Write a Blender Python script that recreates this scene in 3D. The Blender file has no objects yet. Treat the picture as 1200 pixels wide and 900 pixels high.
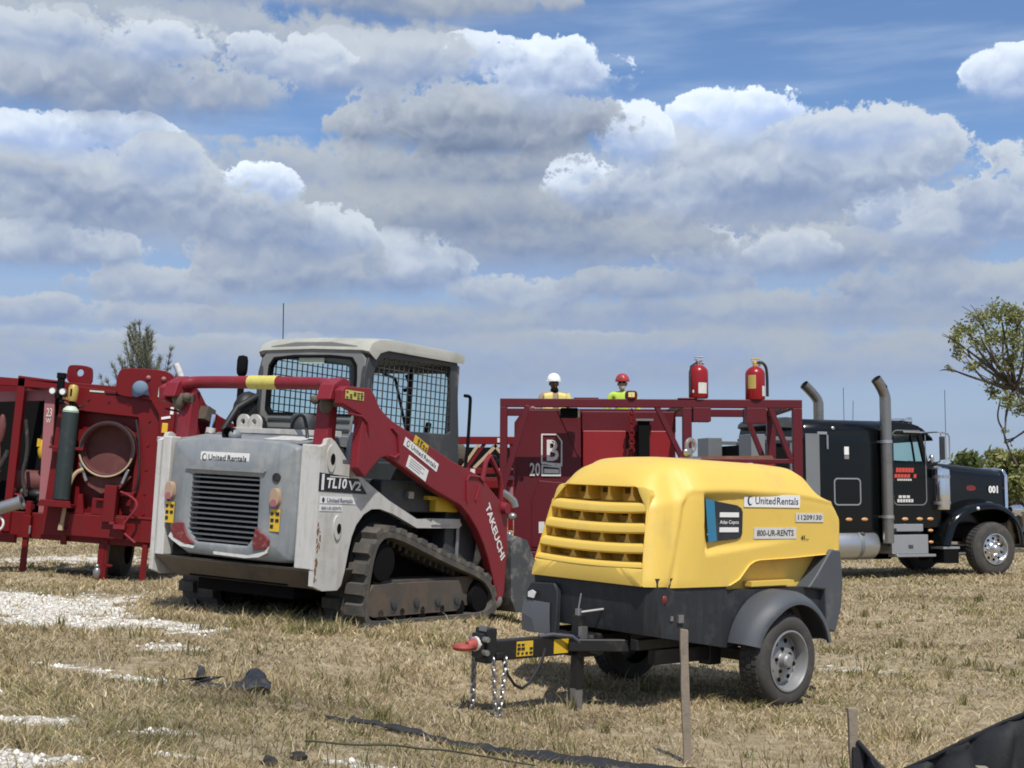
import bpy, bmesh, math, random
import numpy as np
from mathutils import Vector, Matrix, Euler
R = math.radians
random.seed(7)
rng = np.random.default_rng(11)
scene = bpy.context.scene
col = scene.collection

# ------------------------------------------------------------------ camera, world, sun, exposure
cam_d = bpy.data.cameras.new("camera")
cam = bpy.data.objects.new("camera", cam_d)
col.objects.link(cam)
cam.location = (0, 0, 1.4)
PITCH = math.atan(140 / 1600)
cam.rotation_euler = (R(90) + PITCH, 0, 0)
cam_d.sensor_fit = 'HORIZONTAL'
cam_d.sensor_width = 36.0
cam_d.lens = 36.0 * 1600 / 1200
cam_d.clip_end = 5000
cam_d.clip_start = 0.1
scene.camera = cam

SUN_EL, SUN_AZ = 57.0, 166.0           # azimuth clockwise from +Y
sun_d = bpy.data.lights.new("sun", 'SUN')
sun = bpy.data.objects.new("sun", sun_d)
col.objects.link(sun)
sun_d.energy = 4.5
sun_d.angle = R(0.55)
sun_d.color = (1.0, 0.955, 0.88)
sv = Vector((math.sin(R(SUN_AZ)) * math.cos(R(SUN_EL)), math.cos(R(SUN_AZ)) * math.cos(R(SUN_EL)), math.sin(R(SUN_EL))))
sun.rotation_euler = sv.to_track_quat('Z', 'Y').to_euler()

scene.view_settings.view_transform = 'Standard'
scene.view_settings.look = 'None'
scene.view_settings.exposure = 0.0
scene.view_settings.gamma = 1.0
scene.view_settings.use_curve_mapping = False
scene.cycles.use_denoising = True
scene.cycles.filter_width = 1.8
scene.cycles.max_bounces = 6
scene.cycles.transparent_max_bounces = 8
scene.cycles.caustics_reflective = False
scene.cycles.caustics_refractive = False

world = bpy.data.worlds.new("World")
scene.world = world
world.use_nodes = True
world.cycles.sampling_method = 'MANUAL'
world.cycles.sample_map_resolution = 256

# cumulus banks: azimuth, elevation (degrees from due north / horizon), half width, half height up, flatness of the base,
# sunlit tint strength, base shade, edge softness
#SKYBEGIN
def build_sky():
    nt = world.node_tree
    nd, lk = nt.nodes, nt.links
    nd.clear()

    def sock(v, s):
        if isinstance(v, (int, float)):
            s.default_value = v
        else:
            lk.new(v, s)

    def M(op, a, b=0.0, c=0.0, clamp=False):
        n = nd.new('ShaderNodeMath'); n.operation = op; n.use_clamp = clamp
        sock(a, n.inputs[0]); sock(b, n.inputs[1]); sock(c, n.inputs[2])
        return n.outputs[0]

    def sstep(x, a, b):
        n = nd.new('ShaderNodeMapRange'); n.interpolation_type = 'SMOOTHSTEP'; n.clamp = True
        sock(x, n.inputs[0]); sock(a, n.inputs[1]); sock(b, n.inputs[2])
        return n.outputs[0]

    def noise(vec, scale, detail, rough=0.55):
        n = nd.new('ShaderNodeTexNoise'); n.noise_dimensions = '3D'
        lk.new(vec, n.inputs['Vector']); n.inputs['Scale'].default_value = scale
        n.inputs['Detail'].default_value = detail; n.inputs['Roughness'].default_value = rough
        return n.outputs[0]

    def puffs(vec, scale, smoothness):
        n = nd.new('ShaderNodeTexVoronoi'); n.voronoi_dimensions = '2D'; n.feature = 'SMOOTH_F1'
        lk.new(vec, n.inputs['Vector']); n.inputs['Scale'].default_value = scale
        n.inputs['Smoothness'].default_value = smoothness
        return n.outputs['Distance']

    def mix(f, a, b):
        n = nd.new('ShaderNodeMix'); n.data_type = 'RGBA'
        sock(f, n.inputs[0])
        for v, s in ((a, n.inputs[6]), (b, n.inputs[7])):
            if isinstance(v, tuple):
                s.default_value = (*v, 1)
            else:
                lk.new(v, s)
        return n.outputs[2]

    def vec(x, y, z=0.0):
        n = nd.new('ShaderNodeCombineXYZ'); sock(x, n.inputs[0]); sock(y, n.inputs[1]); sock(z, n.inputs[2]); return n.outputs[0]

    tc = nd.new('ShaderNodeTexCoord')
    sep = nd.new('ShaderNodeSeparateXYZ'); lk.new(tc.outputs['Generated'], sep.inputs[0])
    dx, dy, dz = sep.outputs
    az = M('MULTIPLY', M('ARCTAN2', dx, dy), 57.2958)
    el = M('MULTIPLY', M('ARCSINE', dz), 57.2958)
    raw = vec(az, el)
    wx = M('MULTIPLY', M('SUBTRACT', noise(raw, 0.55, 3), 0.5), 2.2)
    wy = M('MULTIPLY', M('SUBTRACT', noise(vec(az, el, 7.3), 0.55, 3), 0.5), 1.6)

    def billow(ox, oy):
        x, y = M('ADD', M('ADD', az, wx), ox), M('ADD', M('MULTIPLY', M('ADD', M('ADD', el, wy), oy), 1.25), 0.0)
        p = vec(x, y)
        return M('ADD', M('ADD', M('MULTIPLY', puffs(p, 0.40, .7), -0.60), M('MULTIPLY', puffs(p, 1.05, .6), -0.22)), M('MULTIPLY', puffs(p, 2.6, .5), -0.06))
    B1 = billow(0.0, 0.0)
    B2 = billow(-0.10, 0.38)
    relief = M('SUBTRACT', B1, B2)
    b0 = M('ADD', B1, 0.46)
    fine = M('SUBTRACT', noise(raw, 2.2, 6, .6), 0.5)
    big = M('SUBTRACT', noise(raw, 0.20, 4, .5), 0.5)
    edge = M('ADD', M('ADD', M('MULTIPLY', b0, 1.05), M('MULTIPLY', fine, 0.8)), M('MULTIPLY', big, 0.7))

    sky = nd.new('ShaderNodeTexSky'); sky.sky_type = 'NISHITA'; sky.sun_disc = False
    sky.sun_elevation = R(SUN_EL); sky.sun_rotation = R(SUN_AZ)
    sky.air_density = 1.0; sky.dust_density = 0.0; sky.ozone_density = 3.0
    nsk = nd.new('ShaderNodeMix'); nsk.data_type = 'RGBA'; nsk.blend_type = 'MULTIPLY'; nsk.inputs[0].default_value = 1
    lk.new(sky.outputs[0], nsk.inputs[6]); nsk.inputs[7].default_value = (SKY_K * .98, SKY_K * 1.07, SKY_K * 1.21, 1)
    base = nsk.outputs[2]

    st = nd.new('ShaderNodeMapping'); lk.new(vec(M('ADD', az, M('MULTIPLY', wx, .6)), el), st.inputs[0]); st.inputs['Rotation'].default_value = (0, 0, R(-9)); st.inputs['Scale'].default_value = (0.10, 0.62, 1)
    cir = sstep(noise(st.outputs[0], 1.0, 5, 0.5), 0.42, 0.75)
    c = mix(M('MULTIPLY', cir, 0.55), base, (0.46, 0.58, 0.78))
    hz = M('POWER', M('MAXIMUM', M('SUBTRACT', 1.0, M('DIVIDE', M('MAXIMUM', el, 0.0), 13.0)), 0.0), 0.55)
    c = mix(M('MULTIPLY', hz, 0.97), c, HAZE)

    gen = sstep(M('ADD', noise(raw, 0.075, 5, 0.5), M('MULTIPLY', b0, 0.16)), 0.47, 0.62)
    outv = M('MAXIMUM', sstep(M('ABSOLUTE', az), 21.5, 28.0), sstep(el, 20.8, 28.0))
    low = sstep(el, 0.5, 6.0)
    litg = sstep(M('ADD', M('MULTIPLY', relief, 1.5), noise(raw, 0.11, 4)), 0.25, 0.85)
    cg = mix(litg, (0.30, 0.35, 0.47), (0.80, 0.83, 0.87))
    c = mix(M('MULTIPLY', M('MULTIPLY', gen, outv), low), c, cg)

    # one bank of cumulus as a node group, used once per bank
    main_nd, main_lk = nd, lk
    g = bpy.data.node_groups.new('cumulus_bank', 'ShaderNodeTree')
    for nm, ty in (('under', 'Color'), ('az', 'Float'), ('el', 'Float'), ('edge', 'Float'), ('shade', 'Float'), ('ca', 'Float'), ('ce', 'Float'), ('ra', 'Float'), ('rup', 'Float'), ('flat', 'Float'), ('amp', 'Float'), ('soft', 'Float'), ('dark', 'Color'), ('lit', 'Color')):
        g.interface.new_socket(nm, in_out='INPUT', socket_type='NodeSocket' + ty)
    g.interface.new_socket('over', in_out='OUTPUT', socket_type='NodeSocketColor')
    nd, lk = g.nodes, g.links
    gi = nd.new('NodeGroupInput').outputs; go = nd.new('NodeGroupOutput')
    seq = M('MULTIPLY', gi['under'], 1e-9)          # keeps the banks in painting order when the shader is compiled
    u = M('DIVIDE', M('SUBTRACT', M('ADD', gi['az'], seq), gi['ca']), gi['ra'])
    v = M('DIVIDE', M('SUBTRACT', M('ADD', gi['el'], seq), gi['ce']), gi['rup'])
    vv = M('MAXIMUM', v, M('MULTIPLY', v, gi['flat']))
    r = M('SQRT', M('ADD', M('MULTIPLY', u, u), M('MULTIPLY', vv, vv)))
    up = sstep(v, -0.45, 0.35)
    f = M('ADD', M('SUBTRACT', 1.0, r), M('MULTIPLY', M('MULTIPLY', M('ADD', 0.35, M('MULTIPLY', up, 0.65)), gi['edge']), gi['amp']))
    f = M('SUBTRACT', f, M('MULTIPLY', M('MAXIMUM', M('SUBTRACT', r, 1.0), 0.0), 2.0))
    al = sstep(f, 0.0, M('MULTIPLY', gi['soft'], M('SUBTRACT', 2.6, M('MULTIPLY', up, 2.22))))
    sh = M('ADD', M('MULTIPLY', v, 0.72), gi['shade'])
    rim = M('MULTIPLY', M('MULTIPLY', M('SUBTRACT', 1.0, sstep(f, 0.02, 0.5)), up), 0.30)
    s = sstep(M('ADD', sh, rim), -0.40, 0.84)
    lk.new(mix(al, gi['under'], mix(s, gi['dark'], gi['lit'])), go.inputs[0])
    nd, lk = main_nd, main_lk
    shade = M('ADD', M('MULTIPLY', relief, 1.2), M('ADD', M('MULTIPLY', big, 1.0), M('MULTIPLY', fine, 0.12)))
    for (ca, ce, ra, rup, flat, lit, dark, soft, amp) in CLOUDS:
        dark = .035 + dark * .95
        lit = .40 + (lit - .40) * (.70 if lit < .9 else .90)
        hzf = max(0.0, min(1.0, (10.5 - ce) / 10.0)) * 0.62
        dk = tuple(dark * k * (1 - hzf) + h * hzf for k, h in zip((0.72, 0.96, 1.50), HAZE))
        br = tuple(min(1.0, lit * 1.07) * k * (1 - hzf * .6) + h * hzf * .6 for k, h in zip((0.90, 1.0, 1.12), HAZE))
        n = nd.new('ShaderNodeGroup'); n.node_tree = g; q = n.inputs
        for k, val in (('under', c), ('az', az), ('el', el), ('edge', edge), ('shade', shade)):
            lk.new(val, q[k])
        for k, val in (('ca', ca), ('ce', ce), ('ra', ra), ('rup', rup), ('flat', -flat * .72), ('amp', amp * 1.1), ('soft', soft * 1.75), ('dark', (*dk, 1)), ('lit', (*br, 1))):
            q[k].default_value = val
        c = n.outputs[0]
    bg = nd.new('ShaderNodeBackground'); lk.new(c, bg.inputs[0]); bg.inputs[1].default_value = 1.0
    out = nd.new('ShaderNodeOutputWorld'); lk.new(bg.outputs[0], out.inputs[0])

SKY_K = 0.105
HAZE = (0.325, 0.410, 0.565)
def px_cloud(x, y, rx, ry, flat=2.5, lit=.8, dark=.31, soft=.28, amp=1.0):
    ca, sa = math.cos(PITCH), math.sin(PITCH)
    k, h = (450 - y) / 1600, (x - 600) / 1600
    d = (h, ca - sa * k, sa + ca * k)
    n = math.sqrt(sum(q * q for q in d))
    return (math.degrees(math.atan2(d[0], d[1])), math.degrees(math.asin(d[2] / n)), math.degrees(rx / 1640), math.degrees(ry / 1640), flat, lit, dark, soft, amp)
CLOUDS = [px_cloud(*q) for q in [
    # far, low rows
    (560, 235, 640, 75, .9, .56, .36, .5, .8), (200, 60, 420, 70, 1.0, .56, .36, .5, .8), (600, 300, 900, 105, 1.0, .50, .37, .55, .6), (600, 455, 1100, 70, 1.0, .46, .40, .8, .5), (600, 400, 900, 60, 1.0, .47, .40, .7, .5),
    (330, 415, 150, 26, 1.6, .58, .40, .6), (700, 402, 120, 18, 1.6, .62, .40, .5), (80, 400, 120, 20, 1.6, .62, .40, .5), (980, 410, 160, 22, 1.6, .56, .40, .6),
    (150, 430, 460, 36, 1.2, .50, .42, .6, .6), (760, 420, 460, 40, 1.2, .50, .42, .6, .6), (1130, 430, 260, 40, 1.2, .5, .42, .6, .6),
    (40, 375, 110, 32, 1.6, .64, .38, .45, 1.2), (190, 380, 90, 26, 1.6, .60, .37, .45, 1.2), (440, 385, 240, 34, 1.6, .52, .36, .5, .8), (880, 372, 300, 34, 1.6, .54, .36, .5, .9),
    (600, 355, 110, 34, 1.8, .66, .36, .4, 1.2), (760, 345, 130, 36, 1.8, .58, .34, .4, 1.2), (1110, 350, 160, 50, 1.8, .58, .34, .45, 1.2), (190, 345, 120, 42, 2.0, .64, .35, .4, 1.2),
    # middle rows
    (475, 328, 80, 62, 2.2, .82, .34, .28, 1.3), (330, 330, 130, 84, 2.2, .60, .31, .36, 1.2), (60, 300, 130, 40, 2.0, .74, .33, .32, 1.2),
    (835, 312, 70, 50, 2.0, .80, .36, .28, 1.3), (1000, 305, 200, 58, 1.8, .60, .33, .4, 1.2), (690, 295, 200, 54, 1.8, .52, .30, .45, 1.2), (930, 300, 60, 34, 1.8, .74, .36, .32, 1.2),
    (1045, 258, 62, 50, 2.0, .88, .38, .26, 1.3), (1120, 275, 90, 60, 2.0, .74, .36, .32, 1.3), (1195, 255, 70, 80, 2.0, .76, .36, .3, 1.3), (560, 268, 220, 54, 1.6, .50, .27, .5),
    (385, 285, 60, 50, 2.2, .80, .34, .28, 1.2), (290, 275, 90, 64, 2.0, .66, .32, .36, 1.2), (302, 224, 58, 36, 2.0, .98, .46, .2, .9), (110, 245, 200, 88, 2.4, .72, .30, .3, 1.2),
    (60, 165, 100, 34, 1.5, .97, .5, .26, 1.1), (150, 165, 60, 34, 1.5, .92, .46, .28, 1.2), (190, 200, 60, 44, 1.4, .74, .42, .36),
    (540, 210, 200, 40, 2.0, .54, .27, .45), (690, 225, 60, 46, 2.0, .92, .38, .24, 1.2), (780, 228, 120, 48, 2.2, .80, .34, .3, 1.2),
    # big cumulus right of centre, then the grey bank left of it
    (905, 225, 250, 108, 2.6, .80, .33, .28, 1.2), (870, 138, 95, 40, 1.5, 1.0, .58, .24, 1.1), (1000, 165, 110, 40, 1.5, .80, .46, .34, 1.2), (742, 172, 50, 54, 1.6, .94, .46, .26, 1.2),
    (560, 168, 190, 86, 2.6, .62, .22, .34, 1.2), (650, 98, 100, 52, 1.5, .96, .42, .28, 1.3), (560, 75, 60, 36, 1.5, .92, .44, .28, 1.3), (430, 92, 170, 56, 1.8, .70, .36, .4, 1.2),
    # top of the picture
    (120, 112, 220, 96, 2.4, .66, .28, .36, 1.2), (180, 62, 80, 34, 1.4, .84, .42, .34, 1.3), (40, 50, 120, 36, 1.4, .74, .38, .36, 1.2), (330, 80, 80, 44, 1.8, .84, .36, .32, 1.3),
    (480, 14, 220, 42, 1.6, .52, .29, .45), (150, -12, 280, 30, 1.4, .52, .33, .45),
    (1190, 100, 62, 46, 1.8, .94, .46, .26, 1.0), (20, 205, 60, 24, 1.6, .60, .33, .45),
]]
build_sky()
#SKYEND

# ------------------------------------------------------------------ materials
def mat(name, colr, rough=0.5, metal=0.0, var=0.12, dirt=None, damt=0.3, dscale=5.0, bump=0.0, bscale=60.0, spec=0.5, streak=None, samt=.5):
    m = bpy.data.materials.new(name); m.use_nodes = True
    nt = m.node_tree; nd, lk = nt.nodes, nt.links
    bs = nd['Principled BSDF']
    bs.inputs['Roughness'].default_value = rough
    bs.inputs['Metallic'].default_value = metal
    bs.inputs['Specular IOR Level'].default_value = spec
    tc = nd.new('ShaderNodeTexCoord')
    n1 = nd.new('ShaderNodeTexNoise'); n1.inputs['Scale'].default_value = 2.2; n1.inputs['Detail'].default_value = 5
    lk.new(tc.outputs['Object'], n1.inputs['Vector'])
    mx = nd.new('ShaderNodeMix'); mx.data_type = 'RGBA'
    lk.new(n1.outputs[0], mx.inputs[0])
    mx.inputs[6].default_value = (*[c * (1 - var) for c in colr], 1)
    mx.inputs[7].default_value = (*[min(1, c * (1 + var)) for c in colr], 1)
    out = mx.outputs[2]
    if dirt is not None:
        n2 = nd.new('ShaderNodeTexNoise'); n2.inputs['Scale'].default_value = dscale; n2.inputs['Detail'].default_value = 9; n2.inputs['Roughness'].default_value = 0.68
        lk.new(tc.outputs['Object'], n2.inputs['Vector'])
        mr = nd.new('ShaderNodeMapRange'); mr.inputs[1].default_value = 0.62 - 0.3 * damt; mr.inputs[2].default_value = 0.78 - 0.12 * damt
        mr.inputs[3].default_value = 0.0; mr.inputs[4].default_value = min(1.0, 0.45 + damt * .6)
        lk.new(n2.outputs[0], mr.inputs[0])
        m2 = nd.new('ShaderNodeMix'); m2.data_type = 'RGBA'
        lk.new(mr.outputs[0], m2.inputs[0]); lk.new(out, m2.inputs[6]); m2.inputs[7].default_value = (*dirt, 1)
        out = m2.outputs[2]
        ra = nd.new('ShaderNodeMapRange'); ra.inputs[3].default_value = rough; ra.inputs[4].default_value = min(1, rough + 0.35)
        lk.new(mr.outputs[0], ra.inputs[0]); lk.new(ra.outputs[0], bs.inputs['Roughness'])
    if streak is not None:
        mp = nd.new('ShaderNodeMapping'); mp.inputs['Scale'].default_value = (9, 9, 1.1); lk.new(tc.outputs['Object'], mp.inputs[0])
        n4 = nd.new('ShaderNodeTexNoise'); n4.inputs['Scale'].default_value = 1.6; n4.inputs['Detail'].default_value = 8; n4.inputs['Roughness'].default_value = .65; lk.new(mp.outputs[0], n4.inputs['Vector'])
        r4 = nd.new('ShaderNodeMapRange'); r4.inputs[1].default_value = .50; r4.inputs[2].default_value = .74; r4.inputs[4].default_value = samt; lk.new(n4.outputs[0], r4.inputs[0])
        m4 = nd.new('ShaderNodeMix'); m4.data_type = 'RGBA'; lk.new(r4.outputs[0], m4.inputs[0]); lk.new(out, m4.inputs[6]); m4.inputs[7].default_value = (*streak, 1); out = m4.outputs[2]
    lk.new(out, bs.inputs['Base Color'])
    if bump > 0:
        n3 = nd.new('ShaderNodeTexNoise'); n3.inputs['Scale'].default_value = bscale; n3.inputs['Detail'].default_value = 4
        lk.new(tc.outputs['Object'], n3.inputs['Vector'])
        bp = nd.new('ShaderNodeBump'); bp.inputs['Strength'].default_value = bump; bp.inputs['Distance'].default_value = 0.01
        lk.new(n3.outputs[0], bp.inputs['Height']); lk.new(bp.outputs[0], bs.inputs['Normal'])
    return m

DUST = (0.30, 0.25, 0.18)
RUST = (0.16, 0.075, 0.035)
K = dict(
    yellow=mat('yellow_shell', (0.72, 0.495, 0.098), .48, 0, .05, (0.52, 0.37, 0.12), .3, 2.2, .10, 90),
    charcoal=mat('charcoal_plastic', (0.019, 0.022, 0.027), .6, 0, .15, (0.09, 0.085, 0.08), .25, 4.0, .15, 120, streak=(.07, .065, .06), samt=.45),
    grey_plastic=mat('grey_plastic', (0.07, 0.078, 0.09), .55, 0, .12, (0.17, 0.16, 0.14), .25, 5.0, .1, 100),
    flap=mat('grey_flap', (0.12, 0.13, 0.145), .5, 0, .2),
    black=mat('black_metal', (0.012, 0.012, 0.013), .45, 0, .2, (0.10, 0.085, 0.065), .2, 6),
    matt_black=mat('matt_black', (0.007, 0.007, 0.008), .9, spec=.12),
    rubber=mat('rubber', (0.05, 0.047, 0.044), .85, 0, .2, (0.15, 0.125, 0.095), .38, 7, .2, 80),
    track_rubber=mat('track_rubber', (0.075, 0.070, 0.063), .9, 0, .2, (0.20, 0.165, 0.12), .45, 6, .3, 60),
    rim=mat('galvanised_rim', (0.30, 0.305, 0.31), .45, .45, .15, (0.2, 0.18, 0.15), .25, 9),
    steel=mat('dull_steel', (0.36, 0.36, 0.36), .4, .8, .15, (0.18, 0.14, 0.1), .25, 8),
    chrome=mat('chrome', (0.78, 0.78, 0.78), .12, 1.0, .04),
    alu=mat('brushed_aluminium', (0.52, 0.53, 0.54), .38, .85, .08, (0.3, .28, .25), .15, 6),
    white=mat('white_label', (0.78, 0.78, 0.76), .5, 0, .03),
    ink=mat('dark_ink', (0.012, 0.014, 0.022), .5, 0, 0),
    blue_ink=mat('blue_ink', (0.012, 0.03, 0.10), .5, 0, 0),
    blue=mat('blue_band', (0.03, 0.19, 0.33), .45, 0, .03),
    decal=mat('yellow_decal', (0.66, 0.43, 0.03), .45, 0, .08, (0.25, 0.18, .05), .2, 30),
    pale_decal=mat('pale_yellow_decal', (0.60, 0.52, 0.13), .5, 0, .1, (0.22, 0.22, .08), .35, 40),
    red_rubber=mat('faded_red', (0.33, 0.06, 0.045), .6, 0, .15),
    loader_red=mat('loader_red', (0.215, 0.017, 0.027), .46, 0, .14, (0.17, 0.055, 0.05), .28, 4.0, .08, 50, spec=.35),
    loader_grey=mat('loader_grey', (0.215, 0.235, 0.25), .5, 0, .14, (0.36, 0.35, 0.32), .5, 4.5, .1, 60, streak=(.10, .098, .092), samt=.42),
    loader_white=mat('loader_white', (0.56, 0.555, 0.53), .5, 0, .06, (0.26, 0.20, 0.13), .32, 3.2, .08, 60, streak=(.30, .25, .18), samt=.5),
    roof_cream=mat('roof_cream', (0.40, 0.40, 0.355), .6, 0, .1, (0.25, 0.25, 0.21), .5, 2.6),
    belly=mat('belly_tan', (0.11, 0.09, 0.068), .8, 0, .2, (0.045, 0.05, 0.042), .5, 4, .2, 50),
    worn=mat('worn_scrape_and_sheen', (0.62, 0.61, 0.58), .6, 0, .1, (0.2, 0.2, 0.2), .3, 20),
    lens=mat('amber_lens', (0.40, 0.28, 0.19), .35, 0, .2, (0.55, 0.5, 0.4), .3, 12),
    red_lens=mat('red_lens', (0.17, 0.022, 0.022), .4, 0, .2, (0.5, 0.42, 0.4), .25, 25),
    frame_metal=mat('roller_frame_metal', (0.095, 0.082, 0.07), .7, .2, .2, (0.17, 0.12, 0.085), .6, 5, .2, 60),
    plant_red=mat('plant_red', (0.15, 0.007, 0.009), .4, 0, .16, (0.075, 0.012, 0.012), .35, 4.0, spec=.3),
    skid_red=mat('skid_red', (0.10, 0.009, 0.015), .42, 0, .1, (0.05, 0.008, 0.012), .3, 2.5, spec=.35),
    bright_red=mat('bright_red', (0.24, 0.010, 0.013), .38, 0, .05),
    pink=mat('pinkish_red', (0.33, 0.12, 0.13), .6, 0, .12),
    duct=mat('rusty_duct', (0.12, 0.035, 0.033), .7, 0, .2, (0.20, 0.09, 0.07), .4, 9),
    tan=mat('tan_hose', (0.42, 0.32, 0.20), .7, 0, .12),
    bottle=mat('dark_green_bottle', (0.022, 0.032, 0.032), .45, 0, .2, (0.08, 0.08, 0.08), .25, 8),
    pale_green=mat('pale_green', (0.50, 0.60, 0.48), .5),
    truck=mat('black_truck_paint', (0.0035, 0.0045, 0.0045), .16, 0, .1, spec=.4),
    amber=mat('amber_marker', (0.62, 0.32, 0.14), .3),
    orange_red=mat('sign_red', (0.55, 0.07, 0.05), .5, 0, .1),
    skin=mat('skin', (0.30, 0.17, 0.12), .55), dark_skin=mat('dark_skin', (0.075, 0.042, 0.03), .55),
    beard=mat('grey_beard', (0.40, 0.37, 0.34), .8), lime=mat('lime_shirt', (0.46, 0.62, 0.08), .8, 0, .12),
    tan_vest=mat('tan_shirt', (0.32, 0.24, 0.17), .85, 0, .15), hivis=mat('pale_yellow_vest', (0.72, 0.62, 0.22), .8, 0, .1),
    denim=mat('denim', (0.035, 0.05, 0.10), .9, 0, .2), helmet_red=mat('helmet_red', (0.36, 0.04, 0.04), .3, 0, .05),
    helmet_white=mat('helmet_white', (0.82, 0.82, 0.80), .35, 0, .03),
    wood=mat('weathered_wood', (0.25, 0.205, 0.155), .85, 0, .25, (0.10, 0.075, 0.055), .4, 14, .3, 70),
    fabric=mat('black_silt_fabric', (0.014, 0.015, 0.018), .72, 0, .3, (0.04, 0.04, 0.045), .25, 14, .35, 220),
    plastic_sheet=mat('black_sheeting', (0.022, 0.023, 0.027), .5, 0, .25, (0.13, .12, .1), .25, 14, .2, 60),
    rope=mat('olive_cord', (0.05, 0.052, 0.034), .9), dark_lump=mat('dark_lump', (0.03, 0.026, 0.024), .9, 0, .3, DUST, .2, 9, .4, 50),
    blue_cloth=mat('faded_blue', (0.13, 0.20, 0.28), .8, 0, .15),
    cab_dark=mat('cab_dark_grey', (0.045, 0.05, 0.055), .55, 0, .15, (0.16, 0.15, 0.13), .3, 5),
    cab_grey=mat('cab_grey', (0.21, 0.215, 0.205), .55, 0, .1, (0.30, 0.285, 0.24), .35, 4),
    hose_black=mat('hose_black', (0.012, 0.012, 0.013), .55),
    bark=mat('bark', (0.10, 0.085, 0.07), .9, 0, .25, (0.2, .18, .15), .3, 9, .5, 20),
)

def glass(name, tint, mixf):
    m = bpy.data.materials.new(name); m.use_nodes = True
    nt = m.node_tree; nd, lk = nt.nodes, nt.links
    nd.clear()
    t = nd.new('ShaderNodeBsdfTransparent'); t.inputs[0].default_value = (*tint, 1)
    g = nd.new('ShaderNodeBsdfGlossy'); g.inputs['Roughness'].default_value = 0.03
    lw = nd.new('ShaderNodeLayerWeight'); lw.inputs[0].default_value = .5
    pw = nd.new('ShaderNodeMath'); pw.operation = 'POWER'; lk.new(lw.outputs['Facing'], pw.inputs[0]); pw.inputs[1].default_value = 4.0
    ad = nd.new('ShaderNodeMath'); ad.operation = 'MULTIPLY_ADD'; lk.new(pw.outputs[0], ad.inputs[0]); ad.inputs[1].default_value = .5; ad.inputs[2].default_value = mixf
    mx = nd.new('ShaderNodeMixShader'); lk.new(ad.outputs[0], mx.inputs[0]); lk.new(t.outputs[0], mx.inputs[1]); lk.new(g.outputs[0], mx.inputs[2])
    o = nd.new('ShaderNodeOutputMaterial'); lk.new(mx.outputs[0], o.inputs[0])
    return m
K['glass'] = glass('tinted_glass', (0.88, 0.96, 0.93), 0.03)

# ------------------------------------------------------------------ mesh helpers
_text_cache = {}
def text_geo(s, bold=0.012):
    if (s, bold) in _text_cache:
        return _text_cache[(s, bold)]
    cu = bpy.data.curves.new('lettering', 'FONT'); cu.body = s; cu.size = 1; cu.offset = bold; cu.resolution_u = 2
    ob = bpy.data.objects.new('lettering', cu); col.objects.link(ob)
    dg = bpy.context.evaluated_depsgraph_get(); dg.update()
    me = bpy.data.meshes.new_from_object(ob.evaluated_get(dg))
    v = np.array([(p.co.x, p.co.y) for p in me.vertices]); f = [tuple(p.vertices) for p in me.polygons]
    bpy.data.objects.remove(ob); bpy.data.curves.remove(cu); bpy.data.meshes.remove(me)
    v = (v - v.min(0)) / (v.max(0) - v.min(0))
    _text_cache[(s, bold)] = (v, f)
    return v, f

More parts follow.
